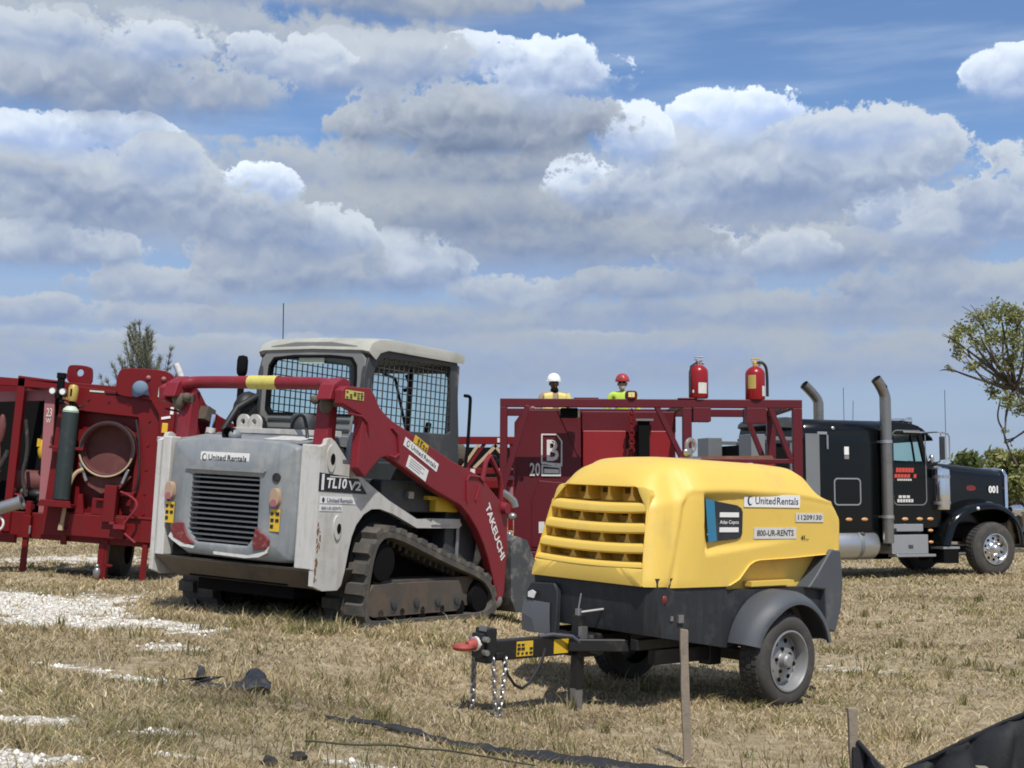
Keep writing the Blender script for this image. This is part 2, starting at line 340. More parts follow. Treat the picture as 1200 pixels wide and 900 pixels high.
AX = {'x': (1, 2, 0), 'y': (0, 2, 1), 'z': (0, 1, 2)}
class MB:
    def __init__(s): s.v, s.f, s.m = [], [], []
    def add(s, vs, fs, m=0):
        o = len(s.v); s.v += [tuple(map(float, p)) for p in vs]
        s.f += [tuple(i + o for i in f) for f in fs]; s.m += [m] * len(fs); return s
    def b(s, x0, x1, y0, y1, z0, z1, m=0):
        v = [(x, y, z) for z in (z0, z1) for y in (y0, y1) for x in (x0, x1)]
        return s.add(v, [(0, 2, 3, 1), (4, 5, 7, 6), (0, 1, 5, 4), (2, 6, 7, 3), (0, 4, 6, 2), (1, 3, 7, 5)], m)
    def box(s, c, size, rot=(0, 0, 0), m=0):
        E = Euler([R(a) for a in rot]).to_matrix(); c = Vector(c)
        v = [c + E @ Vector((x * size[0] / 2, y * size[1] / 2, z * size[2] / 2)) for z in (-1, 1) for y in (-1, 1) for x in (-1, 1)]
        return s.add(v, [(0, 2, 3, 1), (4, 5, 7, 6), (0, 1, 5, 4), (2, 6, 7, 3), (0, 4, 6, 2), (1, 3, 7, 5)], m)
    def bar(s, p, q, w, h, m=0, up=(0, 0, 1)):
        p, q = Vector(p), Vector(q); d = (q - p).normalized(); u = d.cross(Vector(up))
        if u.length < 1e-3: u = d.cross(Vector((0, 1, 0)))
        u.normalize(); t = u.cross(d)
        v = [e + u * a * w / 2 + t * c * h / 2 for e in (p, q) for c in (-1, 1) for a in (-1, 1)]
        return s.add(v, [(0, 2, 3, 1), (4, 5, 7, 6), (0, 1, 5, 4), (2, 6, 7, 3), (0, 4, 6, 2), (1, 3, 7, 5)], m)
    def prism(s, pts, ax, a, b, m=0):
        i, j, k = AX[ax]; n = len(pts); v = []
        for e in (a, b):
            for p in pts:
                q = [0, 0, 0]; q[i], q[j], q[k] = p[0], p[1], e; v.append(q)
        return s.add(v, [tuple(range(n)), tuple(range(2 * n - 1, n - 1, -1))] + [(t, t + n, (t + 1) % n + n, (t + 1) % n) for t in range(n)], m)
    def ring(s, outer, inner, ax, a, b, m=0):
        i, j, k = AX[ax]; n = len(outer); v = []
        for e in (a, b):
            for L in (outer, inner):
                for p in L:
                    q = [0, 0, 0]; q[i], q[j], q[k] = p[0], p[1], e; v.append(q)
        f = []
        for t in range(n):
            u = (t + 1) % n
            f += [(t, u, n + u, n + t), (2 * n + t, 3 * n + t, 3 * n + u, 2 * n + u), (t, 2 * n + t, 2 * n + u, u), (n + t, n + u, 3 * n + u, 3 * n + t)]
        return s.add(v, f, m)
    def tube(s, pts, r, n=8, m=0, closed=False, caps=True):
        P = [Vector(p) for p in pts]; N = len(P); rs = r if isinstance(r, (list, tuple)) else [r] * N
        v = []; prev = None
        for i, p in enumerate(P):
            if closed: d = P[(i + 1) % N] - P[i - 1]
            else: d = P[min(i + 1, N - 1)] - P[max(i - 1, 0)]
            d.normalize()
            if prev is None:
                u = d.cross(Vector((0, 0, 1)))
                if u.length < 1e-2: u = d.cross(Vector((0, 1, 0)))
            else: u = prev - d * prev.dot(d)
            u.normalize(); prev = u; w = d.cross(u)
            for k in range(n):
                a = 2 * math.pi * k / n; v.append(p + (u * math.cos(a) + w * math.sin(a)) * rs[i])
        f = []
        for i in range(N if closed else N - 1):
            j = (i + 1) % N
            for k in range(n):
                l = (k + 1) % n; f.append((i * n + k, i * n + l, j * n + l, j * n + k))
        if caps and not closed: f += [tuple(range(n - 1, -1, -1)), tuple((N - 1) * n + k for k in range(n))]
        return s.add(v, f, m)
    def lathe(s, prof, o, ax='z', n=24, m=0, caps=True):
        """profile of (radius, height) turned about an axis through o"""
        i, j, k = AX[ax]; v = []
        for (r, h) in prof:
            for t in range(n):
                a = 2 * math.pi * t / n; q = list(o); q[i] += r * math.cos(a); q[j] += r * math.sin(a); q[k] += h; v.append(q)
        f = []
        for e in range(len(prof) - 1):
            for t in range(n):
                u = (t + 1) % n; f.append((e * n + t, e * n + u, (e + 1) * n + u, (e + 1) * n + t))
        if caps and prof[0][0] > 1e-4: f.append(tuple(range(n - 1, -1, -1)))
        if caps and prof[-1][0] > 1e-4: f.append(tuple((len(prof) - 1) * n + t for t in range(n)))
        return s.add(v, f, m)
    def ball(s, c, r, m=0, n=14, k=8):
        r = r if isinstance(r, (list, tuple)) else (r, r, r); v = []; f = []
        for i in range(k + 1):
            th = math.pi * i / k
            for j in range(n):
                a = 2 * math.pi * j / n
                v.append((c[0] + r[0] * math.sin(th) * math.cos(a), c[1] + r[1] * math.sin(th) * math.sin(a), c[2] + r[2] * math.cos(th)))
        for i in range(k):
            for j in range(n):
                l = (j + 1) % n; f.append((i * n + j, (i + 1) * n + j, (i + 1) * n + l, i * n + l))
        return s.add(v, f, m)
    def grid(s, rows, m=0, closed=False):
        nr, nc = len(rows), len(rows[0]); v = [p for r in rows for p in r]; f = []
        for i in range(nr - 1):
            for j in range(nc if closed else nc - 1):
                l = (j + 1) % nc; f.append((i * nc + j, i * nc + l, (i + 1) * nc + l, (i + 1) * nc + j))
        return s.add(v, f, m)
    def text(s, t, o, u, v, w, h, m=1, off=0.004, bold=0.012):
        V, F = text_geo(t, bold); o, u, v = Vector(o), Vector(u).normalized(), Vector(v).normalized(); n = u.cross(v)
        return s.add([o + u * (p[0] * w) + v * (p[1] * h) + n * off for p in V], F, m)
    def plate(s, o, u, v, w, h, t=0.003, m=0):
        o, u, v = Vector(o), Vector(u).normalized(), Vector(v).normalized(); n = u.cross(v) * t
        c = [o, o + u * w, o + u * w + v * h, o + v * h]
        return s.add(c + [p + n for p in c], [(3, 2, 1, 0), (4, 5, 6, 7)] + [(i, (i + 1) % 4, (i + 1) % 4 + 4, i + 4) for i in range(4)], m)
    def build(s, name, mats, parent=None, bevel=0.0, sharp=35, seg=2, weld=True, loc=None, recalc=True):
        me = bpy.data.meshes.new(name)
        me.from_pydata(s.v, [], s.f)
        mats = mats if isinstance(mats, (list, tuple)) else [mats]
        for q in mats: me.materials.append(K[q] if isinstance(q, str) else q)
        me.polygons.foreach_set('material_index', s.m)
        if recalc:
            bm = bmesh.new(); bm.from_mesh(me)
            if weld: bmesh.ops.remove_doubles(bm, verts=bm.verts, dist=1e-5)
            bmesh.ops.recalc_face_normals(bm, faces=bm.faces); bm.to_mesh(me); bm.free()
        me.polygons.foreach_set('use_smooth', [True] * len(me.polygons))
        me.set_sharp_from_angle(angle=R(sharp)); me.update()
        ob = bpy.data.objects.new(name, me); col.objects.link(ob)
        if parent is not None: ob.parent = parent
        if loc is not None: ob.location = loc
        if bevel:
            md = ob.modifiers.new('bevel', 'BEVEL'); md.width = bevel; md.segments = seg; md.limit_method = 'ANGLE'; md.angle_limit = R(40); md.harden_normals = True
        return ob

def build_each(mb, name, mats, parent=None, **kw):
    """every separate piece of the collected geometry becomes an object of its own"""
    up = list(range(len(mb.v)))
    def find(i):
        while up[i] != i: up[i] = up[up[i]]; i = up[i]
        return i
    for f in mb.f:
        for i in f[1:]: up[find(i)] = find(f[0])
    groups = {}
    for f, m in zip(mb.f, mb.m): groups.setdefault(find(f[0]), []).append((f, m))
    out = []
    for fs in groups.values():
        ids = sorted({i for f, _ in fs for i in f}); mp = {i: k for k, i in enumerate(ids)}; q = MB()
        q.v = [mb.v[i] for i in ids]; q.f = [tuple(mp[i] for i in f) for f, _ in fs]; q.m = [m for _, m in fs]; out.append(q.build(name, mats, parent, **kw))
    return out

def tag(o, label, cat, group=None, kind=None):
    if label: o['label'] = label
    if cat: o['category'] = cat
    if group: o['group'] = group
    if kind: o['kind'] = kind
    return o
def thing(name, label, cat, M=None, group=None):
    o = bpy.data.objects.new(name, None); col.objects.link(o); o.empty_display_size = 0.2
    if M is not None: o.matrix_world = M
    return tag(o, label, cat, group)
def pose(t, az, tilt, pitch=0):
    return Matrix.Translation(t) @ Matrix.Rotation(R(tilt), 4, 'Y') @ Matrix.Rotation(R(90 - az), 4, 'Z') @ Matrix.Rotation(R(-pitch), 4, 'Y')
def copy_tree(o, parent=None):
    c = o.copy(); col.objects.link(c)
    if parent is not None: c.parent = parent
    for ch in list(o.children): copy_tree(ch, c)
    return c
def rrect(x0, x1, y0, y1, r, n=4):
    out = []
    for cx, cy, a0 in ((x1 - r, y1 - r, 0), (x0 + r, y1 - r, 90), (x0 + r, y0 + r, 180), (x1 - r, y0 + r, 270)):
        for i in range(n + 1):
            a = R(a0 + 90 * i / n); out.append((cx + r * math.cos(a), cy + r * math.sin(a)))
    return out
def smooth(t, a, b):
    t = np.clip((t - a) / (b - a), 0, 1); return t * t * (3 - 2 * t)
def resample(pts, n, closed=True):
    P = np.array(pts, float)
    if closed: P = np.vstack([P, P[:1]])
    d = np.r_[0, np.cumsum(np.linalg.norm(np.diff(P, axis=0), axis=1))]
    t = np.linspace(0, d[-1], n + 1 if closed else n)
    out = np.stack([np.interp(t, d, P[:, k]) for k in range(P.shape[1])], 1)
    return out[:-1] if closed else out
def chaikin(pts, it=2, closed=True):
    P = [np.array(p, float) for p in pts]
    for _ in range(it):
        Q = []
        for i in range(len(P) if closed else len(P) - 1):
            a, b = P[i], P[(i + 1) % len(P)]; Q += [a * .75 + b * .25, a * .25 + b * .75]
        if not closed: Q = [P[0]] + Q + [P[-1]]
        P = Q
    return [tuple(p) for p in P]
def sag(p, q, drop, n=10):
    p, q = Vector(p), Vector(q)
    return [p.lerp(q, i / n) - Vector((0, 0, drop * 4 * (i / n) * (1 - i / n))) for i in range(n + 1)]

# value noise for terrain and grass
_perm = np.random.default_rng(3).random((256, 256))
def vnoise(x, y):
    xi, yi = np.floor(x).astype(int), np.floor(y).astype(int); fx, fy = x - xi, y - yi
    fx, fy = fx * fx * (3 - 2 * fx), fy * fy * (3 - 2 * fy); g = lambda a, b: _perm[a % 256, b % 256]
    return (g(xi, yi) * (1 - fx) + g(xi + 1, yi) * fx) * (1 - fy) + (g(xi, yi + 1) * (1 - fx) + g(xi + 1, yi + 1) * fx) * fy
def fbm(x, y, o=4):
    s, a, t = 0, 1, 0
    for i in range(o): s = s + a * vnoise(x * 2 ** i + 17 * i, y * 2 ** i + 5 * i); t += a; a *= .5
    return s / t

# ------------------------------------------------------------------ ground
ANCH = np.array([[1.791, 9.409, 0.035], [0.856, 10.45, 0.092], [0.45, 9.077, 0.074], [-1.32, 11.261, 0.41], [-0.445, 12.718, 0.375],
                 [-2.689, 12.085, 0.499], [-1.814, 13.542, 0.463], [-4.536, 16.95, 0.417], [-6.03, 16.95, 0.554], [-5.034, 17.75, 0.456],
                 [-0.18, 8.58, 0.10], [0.1, 8.0, 0.10], [9.269, 26.716, 0.003], [8.444, 28.756, 0.003], [4.221, 25.863, 0.003]])
def _base(x, y):
    return 0.5 / (1 + np.exp(np.clip((x + 0.1) / 0.5, -40, 40)))
_A = np.exp(-((ANCH[:, None, :2] - ANCH[None, :, :2]) ** 2).sum(-1) / (2 * 0.9 ** 2))
_W = np.linalg.solve(_A + 1e-3 * np.eye(len(ANCH)), ANCH[:, 2] - _base(ANCH[:, 0], ANCH[:, 1]))
def terr(x, y, rough=True):
    x, y = np.asarray(x, float), np.asarray(y, float)
    z = _base(x, y)
    for (ax, ay, _), w in zip(ANCH, _W): z = z + w * np.exp(-((x - ax) ** 2 + (y - ay) ** 2) / (2 * 0.9 ** 2))
    if rough:
        k = np.clip(1 - np.hypot(x, y) / 120, 0, 1)
        z = z + k * (0.05 * (fbm(x * .7 + 40, y * .7 + 9, 3) - .5) + 0.03 * (fbm(x * 4 + 3, y * 4 + 7, 2) - .5))
    return z
# bare limestone patches: centre x, y, half sizes, turn (degrees), strength
PATCH = [(-4.7, 12.6, 1.3, .95, -55, 1.0), (-3.25, 10.5, .95, .42, -22, 1.0), (-5.6, 12.4, 1.3, .6, -60, .9), (-3.9, 11.5, 1.0, .5, -40, .85), (-2.45, 7.7, .30, .09, -35, .85), (-2.0, 7.32, .17, .08, -20, .8),
         (-2.2, 8.95, .22, .16, -20, .6), (-1.75, 7.5, .12, .07, 0, .6), (-2.12, 5.9, .22, .12, 0, .8), (-1.88, 4.95, .26, .2, 0, 1.0), (-1.75, 5.5, .2, .06, 12, .85), (-1.45, 5.72, .14, .05, 15, .8),
         (-1.22, 5.27, .13, .05, 0, .85), (-1.7, 4.5, .3, .12, 0, .9), (-.62, 5.5, .12, .06, 0, .6), (2.95, 11.7, .42, .22, -35, .5), (-7.2, 22.5, 1.6, 1.6, 0, .6), (-3.0, 6.6, .5, .2, 0, .7)]
def patch_mask(x, y):
    m = np.zeros_like(np.asarray(x, float))
    jx = (fbm(x * 2.2 + 5, y * 2.2 + 50, 3) - .5) * 1.5 + (fbm(x * 7 + 5, y * 7 + 50, 2) - .5) * 1.2
    for cx, cy, a, b, t, k in PATCH:
        c, s_ = math.cos(R(t)), math.sin(R(t)); dx, dy = x - cx, y - cy
        r = np.hypot((dx * c + dy * s_) / a, (-dx * s_ + dy * c) / b)
        m = np.maximum(m, k * smooth(1.25 - r + jx * 1.1, 0, .45))
    return m

def ground_material():
    m = bpy.data.materials.new('dry_ground'); m.use_nodes = True
    nt = m.node_tree; nd, lk = nt.nodes, nt.links; bs = nd['Principled BSDF']; bs.inputs['Roughness'].default_value = .95; bs.inputs['Specular IOR Level'].default_value = .1
    tc = nd.new('ShaderNodeTexCoord')
    def noise(sc, det=6, ro=.6):
        n = nd.new('ShaderNodeTexNoise'); n.inputs['Scale'].default_value = sc; n.inputs['Detail'].default_value = det; n.inputs['Roughness'].default_value = ro
        lk.new(tc.outputs['Object'], n.inputs['Vector']); return n.outputs[0]
    def ramp(v, stops):
        r = nd.new('ShaderNodeValToRGB'); lk.new(v, r.inputs[0]); e = r.color_ramp.elements
        e[0].position, e[0].color = stops[0][0], (*stops[0][1], 1); e[1].position, e[1].color = stops[-1][0], (*stops[-1][1], 1)
        for p, c in stops[1:-1]: q = e.new(p); q.color = (*c, 1)
        return r.outputs[0]
    def mix(f, a, b):
        n = nd.new('ShaderNodeMix'); n.data_type = 'RGBA'; lk.new(f, n.inputs[0])
        for v, s_ in ((a, n.inputs[6]), (b, n.inputs[7])):
            if isinstance(v, tuple): s_.default_value = (*v, 1)
            else: lk.new(v, s_)
        return n.outputs[2]
    straw = ramp(noise(9, 9, .72), [(.3, (.13, .10, .066)), (.45, (.30, .24, .155)), (.58, (.43, .355, .24)), (.75, (.54, .46, .33))])
    green = ramp(noise(7, 8, .7), [(.3, (.08, .08, .04)), (.7, (.27, .25, .125))])
    fg = nd.new('ShaderNodeMapRange'); fg.inputs[1].default_value = .50; fg.inputs[2].default_value = .68; fg.inputs[4].default_value = .6; lk.new(noise(.45, 5), fg.inputs[0])
    c = mix(fg.outputs[0], straw, green)
    sl = nd.new('ShaderNodeMapRange'); sl.interpolation_type = 'SMOOTHSTEP'; sl.inputs[1].default_value = .52; sl.inputs[2].default_value = .66; sl.inputs[4].default_value = .75; lk.new(noise(.9, 6, .6), sl.inputs[0])
    c = mix(sl.outputs[0], c, ramp(noise(14, 8, .7), [(.35, (.085, .062, .044)), (.65, (.22, .165, .115))]))
    at = nd.new('ShaderNodeAttribute'); at.attribute_name = 'limestone'
    br = ramp(noise(26, 8, .75), [(.3, (.38, .34, .28)), (.47, (.66, .62, .55)), (.62, (.82, .79, .73))])
    th = nd.new('ShaderNodeMath'); th.operation = 'ADD'; lk.new(at.outputs['Fac'], th.inputs[0])
    sb = nd.new('ShaderNodeMath'); sb.operation = 'MULTIPLY_ADD'; lk.new(noise(11, 8, .7), sb.inputs[0]); sb.inputs[1].default_value = 1.7; sb.inputs[2].default_value = -.85; lk.new(sb.outputs[0], th.inputs[1])
    sm = nd.new('ShaderNodeMapRange'); sm.interpolation_type = 'SMOOTHSTEP'; sm.inputs[1].default_value = .38; sm.inputs[2].default_value = .62; lk.new(th.outputs[0], sm.inputs[0])
    c = mix(sm.outputs[0], c, br)
    lk.new(c, bs.inputs['Base Color'])
    bp = nd.new('ShaderNodeBump'); bp.inputs['Strength'].default_value = .9; bp.inputs['Distance'].default_value = .03; lk.new(noise(22, 8, .7), bp.inputs['Height']); lk.new(bp.outputs[0], bs.inputs['Normal'])
    return m
def axis(fine0, fine1, step, far):
    a = list(np.arange(fine0, fine1 + 1e-6, step)); s_ = step
    while a[-1] < far: s_ *= 1.25; a.append(a[-1] + s_)
    s_ = step; b = [fine0]
    while b[-1] > -far: s_ *= 1.25; b.append(b[-1] - s_)
    return np.array(b[:0:-1] + a)
def build_ground():
    xs, ys = axis(-9, 8, .09, 2500), axis(3.2, 22, .09, 2500)
    X, Y = np.meshgrid(xs, ys); Z = terr(X, Y); nx, ny = len(xs), len(ys)
    V = np.stack([X, Y, Z], -1).reshape(-1, 3)
    i = (np.arange(ny - 1)[:, None] * nx + np.arange(nx - 1)[None]).reshape(-1)
    F = np.stack([i, i + 1, i + nx + 1, i + nx], 1)
    me = bpy.data.meshes.new('ground'); me.vertices.add(len(V)); me.vertices.foreach_set('co', V.ravel())
    me.loops.add(F.size); me.loops.foreach_set('vertex_index', F.ravel()); me.polygons.add(len(F)); me.polygons.foreach_set('loop_start', np.arange(len(F)) * 4)
    me.polygons.foreach_set('use_smooth', np.ones(len(F), bool)); me.update(calc_edges=True)
    a = me.attributes.new('limestone', 'FLOAT', 'POINT'); a.data.foreach_set('value', patch_mask(X, Y).ravel().astype(np.float32))
    me.materials.append(ground_material())
    o = bpy.data.objects.new('ground', me); col.objects.link(o); tag(o, 'dry worn field of straw coloured grass and pale limestone', None, kind='structure')
build_ground()

def tri_mesh(name, V, F, C, material, kind=None):
    me = bpy.data.meshes.new(name); n = F.shape[1]
    me.vertices.add(len(V)); me.vertices.foreach_set('co', np.ascontiguousarray(V, np.float32).ravel())
    me.loops.add(F.size); me.loops.foreach_set('vertex_index', np.ascontiguousarray(F, np.int32).ravel())
    me.polygons.add(len(F)); me.polygons.foreach_set('loop_start', np.arange(len(F), dtype=np.int32) * n)
    me.update(calc_edges=True)
    if C is not None:
        a = me.attributes.new('tint', 'FLOAT_COLOR', 'POINT'); a.data.foreach_set('color', np.c_[C, np.ones(len(C))].astype(np.float32).ravel())
    me.materials.append(material)
    o = bpy.data.objects.new(name, me); col.objects.link(o)
    if kind: o['kind'] = kind
    return o
def leaf_material(name, trans=.35, rough=.7):
    m = bpy.data.materials.new(name); m.use_nodes = True
    nt = m.node_tree; nd, lk = nt.nodes, nt.links; nd.clear()
    at = nd.new('ShaderNodeAttribute'); at.attribute_name = 'tint'
    d = nd.new('ShaderNodeBsdfPrincipled'); d.inputs['Roughness'].default_value = rough; d.inputs['Specular IOR Level'].default_value = .25; t = nd.new('ShaderNodeBsdfTranslucent'); mx = nd.new('ShaderNodeMixShader'); mx.inputs[0].default_value = trans
    lk.new(at.outputs['Color'], d.inputs['Base Color']); lk.new(at.outputs['Color'], t.inputs[0]); lk.new(d.outputs[0], mx.inputs[1]); lk.new(t.outputs[0], mx.inputs[2])
    o = nd.new('ShaderNodeOutputMaterial'); lk.new(mx.outputs[0], o.inputs[0]); return m
K['grass'] = leaf_material('dry_grass_blades', .3, .8); K['leaf'] = leaf_material('leaves', .35, .55)

def build_grass():
    N = 470000
    d = 4.3 * (75 / 4.3) ** (rng.random(N) ** 1.15)
    ang = rng.uniform(-27, 27, N)
    x, y = d * np.tan(np.radians(ang)), d.copy()
    # tufts: pull blades towards cell centres
    jit = np.clip(d * .006, .015, .2)
    cx, cy = np.round(x / (jit * 4)) * jit * 4, np.round(y / (jit * 4)) * jit * 4
    clump = rng.random(N) < .45
    hx = _perm[(np.abs(cx * 91).astype(int)) % 256, (np.abs(cy * 57).astype(int)) % 256] - .5
    x = np.where(clump, cx + hx * jit * 3 + rng.normal(0, 1, N) * jit * .6, x); y = np.where(clump, cy + hx[::-1] * jit * 3 + rng.normal(0, 1, N) * jit * .6, y)
    pm = patch_mask(x, y)
    bare = fbm(x * .9 + 31, y * .9 + 12, 3)
    keep = (rng.random(N) > np.clip(pm * 1.25, 0, .9)) & (rng.random(N) > smooth(bare, .58, .72) * .75)
    # flattened under the tracks
    for M in (M_LOADER,):
        inv = M.inverted(); lx = inv[0][0] * x + inv[0][1] * y + inv[0][3] + inv[0][2] * .4; ly = inv[1][0] * x + inv[1][1] * y + inv[1][3] + inv[1][2] * .4
        keep &= ~((np.abs(lx) < 1.05) & ((np.abs(ly + .69) < .24) | (np.abs(ly - .89) < .24)))
    x, y, d = x[keep], y[keep], d[keep]; clump = clump[keep]; N = len(x)
    nw = 420; wd = 4.6 * (20 / 4.6) ** rng.random(nw); wx0 = wd * np.tan(np.radians(rng.uniform(-24, 24, nw))); wk = 26
    bad = patch_mask(wx0, wd) > .6; wd, wx0 = wd[~bad], wx0[~bad]; nw = len(wd)
    sx_, sy_ = np.r_[rng.uniform(-2.4, -1.2, 40), rng.uniform(-1.0, .2, 16)], np.r_[rng.uniform(10.2, 11.0, 40), rng.uniform(10.3, 11.4, 16)]
    wx0, wd = np.r_[wx0, sx_], np.r_[wd, sy_]; nw = len(wd); rad_ = rng.uniform(.02, .08, nw)
    ax_ = np.repeat(wx0, wk) + rng.normal(0, 1, nw * wk) * np.repeat(rad_, wk); ay_ = np.repeat(wd, wk) + rng.normal(0, 1, nw * wk) * np.repeat(rad_, wk)
    nb = len(x); x, y, d = np.r_[x, ax_], np.r_[y, ay_], np.r_[d, ay_]; clump = np.r_[clump, np.ones(nw * wk, bool)]; N = len(x)
    wtall = np.r_[np.zeros(nb), np.repeat(rng.uniform(.04, .13, nw), wk) * rng.uniform(.5, 1.2, nw * wk)]; wgreen = np.r_[np.zeros(nb), np.repeat((rng.random(nw) < .55) * 1.0, wk)]
    z = terr(x, y) - .004
    grn = np.clip(smooth(fbm(x * .55 + 90, y * .55 + 40, 4), .46, .64) * .75 + smooth(fbm(x * 2.6 + 9, y * 2.6 + 4, 3), .56, .7) * .6, 0, 1)
    tall = smooth(fbm(x * 1.3 + 60, y * 1.3 + 20, 3), .45, .7)
    h = (rng.uniform(.010, .032, N) + .032 * tall * rng.random(N)) * (1 + .5 * (rng.random(N) < .04)) * np.clip(.8 + d / 45, .8, 1.5) * np.where(clump, 1.25, 1)
    h = np.where(wtall > 0, wtall, h)
    w = np.clip(d * .00042, .0020, .02) * rng.uniform(.6, 1.5, N)
    a = rng.uniform(0, 2 * np.pi, N); lean = rng.uniform(.3, 2.2, N) * h * np.where(wtall > 0, .5, 1); la = rng.uniform(0, 2 * np.pi, N)
    wx, wy = np.cos(a) * w, np.sin(a) * w; lx, ly = np.cos(la) * lean, np.sin(la) * lean
    b = np.stack([x, y, z], 1)
    v0 = b - np.stack([wx, wy, 0 * w], 1); v1 = b + np.stack([wx, wy, 0 * w], 1)
    v2 = b + np.stack([lx * .4 + wx * .7, ly * .4 + wy * .7, h * .62], 1); v3 = b + np.stack([lx * .4 - wx * .7, ly * .4 - wy * .7, h * .62], 1); v4 = b + np.stack([lx, ly, h], 1)
    V = np.stack([v0, v1, v2, v3, v4], 1).reshape(-1, 3); k = np.arange(N)[:, None] * 5
    F = np.concatenate([k + [0, 1, 2], k + [0, 2, 3], k + [3, 2, 4]], 0)
    pal = np.array([(.54, .45, .285), (.62, .53, .36), (.45, .36, .215), (.31, .235, .135), (.66, .585, .43), (.50, .41, .25)])
    c = np.minimum(pal[rng.integers(0, len(pal), N)] * rng.uniform(.72, 1.30, (N, 1)), .85)
    gp = np.array([(.22, .225, .085), (.29, .275, .115), (.17, .175, .07)])[rng.integers(0, 3, N)] * rng.uniform(.8, 1.2, (N, 1))
    isg = (rng.random(N) < grn * .38 + .03 + wgreen * .7)[:, None]; dirt_ = smooth(fbm(x * .8 + 11, y * 1.6 + 73, 3), .50, .66) * smooth(-x, .2, 1.6) * smooth(-y, -9.5, -6.5); c = c * (1 - .55 * dirt_)[:, None]
    c = np.where(isg, gp, c) * np.array([.97, .94, .88]) * (1 - .16 * smooth(fbm(x * .35 + 7, y * .5 + 3, 3), .42, .62))[:, None]; C = np.repeat(c, 5, 0)
    o = tri_mesh('grass', V, F, C, K['grass'], 'stuff'); tag(o, 'short dry straw and olive grass covering the field', 'grass')
def build_gravel():
    n = 15000; x = rng.uniform(-8, 4.5, n * 14); y = rng.uniform(4.3, 17, n * 14); pm = patch_mask(x, y)
    k = rng.random(len(x)) < pm * np.clip(7 / y, .2, 1) * .8 * (x < 1.5); x, y = x[k][:n], y[k][:n]; n = len(x)
    r = np.clip(rng.gamma(1.6, .0042, n) + .003, 0, .026); z = terr(x, y) + r * .25
    oc = np.array([(1, 0, 0), (0, 1, 0), (-1, 0, 0), (0, -1, 0), (0, 0, .7), (0, 0, -.7)], float)
    V = (oc[None] * rng.uniform(.6, 1.3, (n, 6, 1)) * r[:, None, None] + np.stack([x, y, z], 1)[:, None]).reshape(-1, 3)
    t = np.array([(0, 1, 4), (1, 2, 4), (2, 3, 4), (3, 0, 4), (1, 0, 5), (2, 1, 5), (3, 2, 5), (0, 3, 5)])
    F = (np.arange(n)[:, None, None] * 6 + t[None]).reshape(-1, 3)
    C = np.repeat(np.array([.80, .765, .69]) * rng.uniform(.5, 1.15, (n, 1)), 6, 0)
    m = leaf_material('limestone_chips', 0.0, .9)
    o = tri_mesh('gravel', V, F, C, m, 'stuff'); tag(o, 'white limestone chips scattered in bare patches', 'gravel')

M_COMP = pose((1.3236, 9.9296, 0.0633), 228, 3.5, -2)
M_LOADER = pose((-1.4556, 12.3924, 0.4301), 31, 3.7, .7)
M_PLANT = pose((-4.536, 16.950, 0.417), 90, 4.5)
M_SKID = pose((-0.1786, 18.7469, 0.1281), 90, .3)
M_TRUCK = pose((8.8565, 27.7357, 0.003), 68, 0)
build_grass(); build_gravel()
# ------------------------------------------------------------------ yellow towable compressor
def decal_marks(mb, o, u, v, w, h, m, n=5):
    o, u, v = Vector(o), Vector(u), Vector(v); r = random.Random(int(w * 1e4 + h * 1e4))
    for i in range(n):
        for j in range(3):
            if r.random() < .75:
                a = r.uniform(.4, .8) / n * w
                mb.plate(o + u * (w * (i + .15) / n) + v * (h * (.14 + .29 * j)), u, v, a, h * r.uniform(.08, .17), .004, m)

